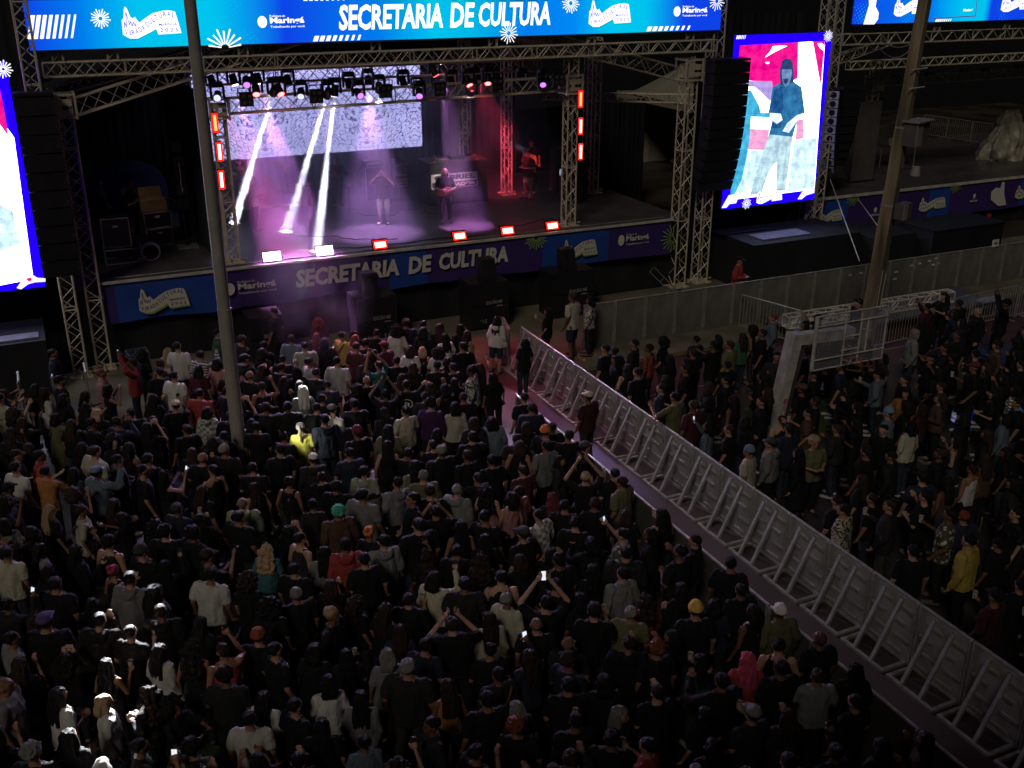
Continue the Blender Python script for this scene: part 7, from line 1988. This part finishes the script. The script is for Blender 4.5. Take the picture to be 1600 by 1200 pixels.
for i in range(20):
    a = 2*pi*i/20; r_ = .17*(1+.25*cos(2*a)); ring.append(cb+ax*(r_*cos(a)*1.2)+sd2*(r_*sin(a)*.95))
part('guitar_body', MB().loft([ring, [p_+fr_*.045 for p_ in ring]]), 'guitar_wood', g_); part('neck', MB().tube(cb+fr_*.05, nk+fr_*.05, .022, n=6), 'cardboard', g_); part('headstock', MB().box(nk+ax*.06+fr_*.05, (.12, .03, .06)), 'wood_brown', g_); part('pickguard', MB().box(cb+fr_*.055, (.1, .01, .08)), 'black_plastic', g_)
stage_person((16.43, 34.32), 'crewman in maroon t-shirt and khaki shorts looking at his phone, stage right', hair='h', hc='K', top='t', tc='M', pose='f', fc=pi*.5+.2, sex='m', bottom='s', bc=(.35, .27, .15))
stage_person((17.0, 35.3), 'crewman in mustard shirt standing behind the one in shorts', hair='s', hc='K', top='t', tc='y', pose='r', fc=pi*.6, sex='m')
stage_person((18.3, 33.6), 'dim figure in black with bent bare arm in the right wing', hair='s', hc='K', top='t', tc='K', pose='p', fc=pi*.55, sex='m')
stage_person((17.7, 36.6), 'dark figure at the very back of the right wing', hair='s', hc='K', top='t', tc='K', pose='d', fc=pi*.8, sex='m')
stage_person((9.75, 36.2), 'musician in dark jersey in smoke behind the right white beam', hair='s', hc='K', top='t', tc='V', pose='g', fc=pi, sex='m', bc=(.05, .05, .1))
stage_person((12.1, 36.6), 'musician in black crouched beside the gear rack left of table', hair='m', hc='K', top='t', tc='K', pose='k', fc=pi+.5, sex='m')
stage_person((6.6, 37.3), 'seated drummer in dark shirt and red cap behind the drum kit', hair='h', hc='R', top='t', tc='D', pose='g', fc=pi-.4, sex='m', ls='sit', z=RZ+.08)
t = thing('drum_stool', 'round black drum stool under the seated drummer', 'stool', (6.6, 37.3, RZ)); part('seat', MB().tube((6.6, 37.3, RZ+.38), (6.6, 37.3, RZ+.44), .17, n=14), 'black_plastic', t); part('stool_leg', MB().tube((6.6, 37.3, RZ), (6.6, 37.3, RZ+.4), .03), 'chrome', t)
for (u_, v_), lb, k in (((156, 293), 'crewman at the left of the trio in the left wing, arm stretched right', dict(hair='s', hc='K', top='t', tc='K', pose='w', sex='m')),
                        ((192, 300), 'middle of the trio in the left wing, head bowed in black', dict(hair='s', hc='K', top='t', tc='K', pose='k', sex='m')),
                        ((207, 288), 'crewman at the right of the trio with skull print on black shirt', dict(hair='s', hc='K', top='t', tc='K', pose='f', sex='m'))):
    p = ony(u_, v_+6, 34.6 if u_ != 192 else 34.2); stage_person((p.x, p.y), lb, fc=-pi*.5-.35, **k)
p = onz(212, 352, DZ+1.0); stage_person((p.x-.2, min(p.y, 32.8)), 'person in maroon crouching in front of the stacked flight cases', hair='x', hc='N', top='w', tc='M', pose='k', sex='f', ls='squat', fc=-.9, bc=(.03, .005, .01))
p = onz(1152, 412, 1.6); stage_person((p.x, p.y), 'guard in red shirt and dark cap behind the grey sheet wall', z=0, hair='h', hc='K', top='w', tc='R', pose='f', sex='m', fc=-pi*.5-.9)
# added phone-shaped fill spot that brightens the back of the yellow shirt
def torch(r_u, r_v, label, off, energy=18, size=60, col=(.95, .97, 1)):
    r = next(q for q in rows if q['u'] == r_u and q['v'] == r_v); b = r['b']
    d = Vector((-sin(b.rotation_euler.z), cos(b.rotation_euler.z), 0)); s_ = Vector((d.y, -d.x, 0))
    p = b.location+d*off[0]+s_*off[1]+Vector((0, 0, off[2]))
    t = phone_at(p, b.rotation_euler.z+pi, label, 0, True); t['group'] = 'phones with their torch switched on'
    l = bpy.data.lights.new('torch', 'SPOT'); l.energy = energy; l.spot_size = radians(size); l.spot_blend = .6; l.shadow_soft_size = .02; l.color = col
    o = bpy.data.objects.new('torch_light', l); COL.objects.link(o); o.parent = t; tgt = b.location+Vector((0, 0, 1.4)); o.location = (0, 0, 0)
    dirw = (tgt-p).normalized(); loc = dirw*.04
    Rp = t.rotation_euler.to_matrix(); o.rotation_euler = (Rp.inverted()@dirw).to_track_quat('-Z', 'Y').to_euler(); o.location = Rp.inverted()@loc
# the building the photograph was taken from: unseen, height and end sized so its shadow dims the near crowd
t = thing('apartment_building', 'pale four storey building with balconies, unseen behind the camera, sized to shade the near crowd', 'building', (-18, -8, 0))
mat('render_wall', (.35, .32, .27), .85, 0, .1, 1); mat('window_glass', (.03, .035, .04), .1); mat('slab', (.3, .29, .27), .8)
bw = [(-46, 5.6)]
part('wall', MB().box((-22.2, -8.8, 7.6), (47.6, 12, 15.2)), 'render_wall', t)
part('roof', MB().box((-22.2, -8.8, 15.3), (48.4, 12.8, .25)), 'slab', t)
for zf in (0, 3.2, 6.4, 9.3, 12):
    for i in range(11):
        x = -44+4.2*i
        wn = part('window', MB().box((x, -2.78, zf+1.8), (1.7, .08, 1.6)), 'slab', t)
        sub('pane', MB().box((x, -2.73, zf+1.8), (1.5, .03, 1.4)), 'window_glass', wn, t.location)
for zf in (3.1, 6.3, 9.2): part('balcony_slab', MB().box((-22.2, -1.9, zf), (47, 1.8, .16)), 'slab', t)
torch(481, 667, 'phone with torch lighting the bright yellow t-shirt', (-.5, -.35, 1.8), 45, 60, (1, 1, .75))
for m in bpy.data.materials:
    pass
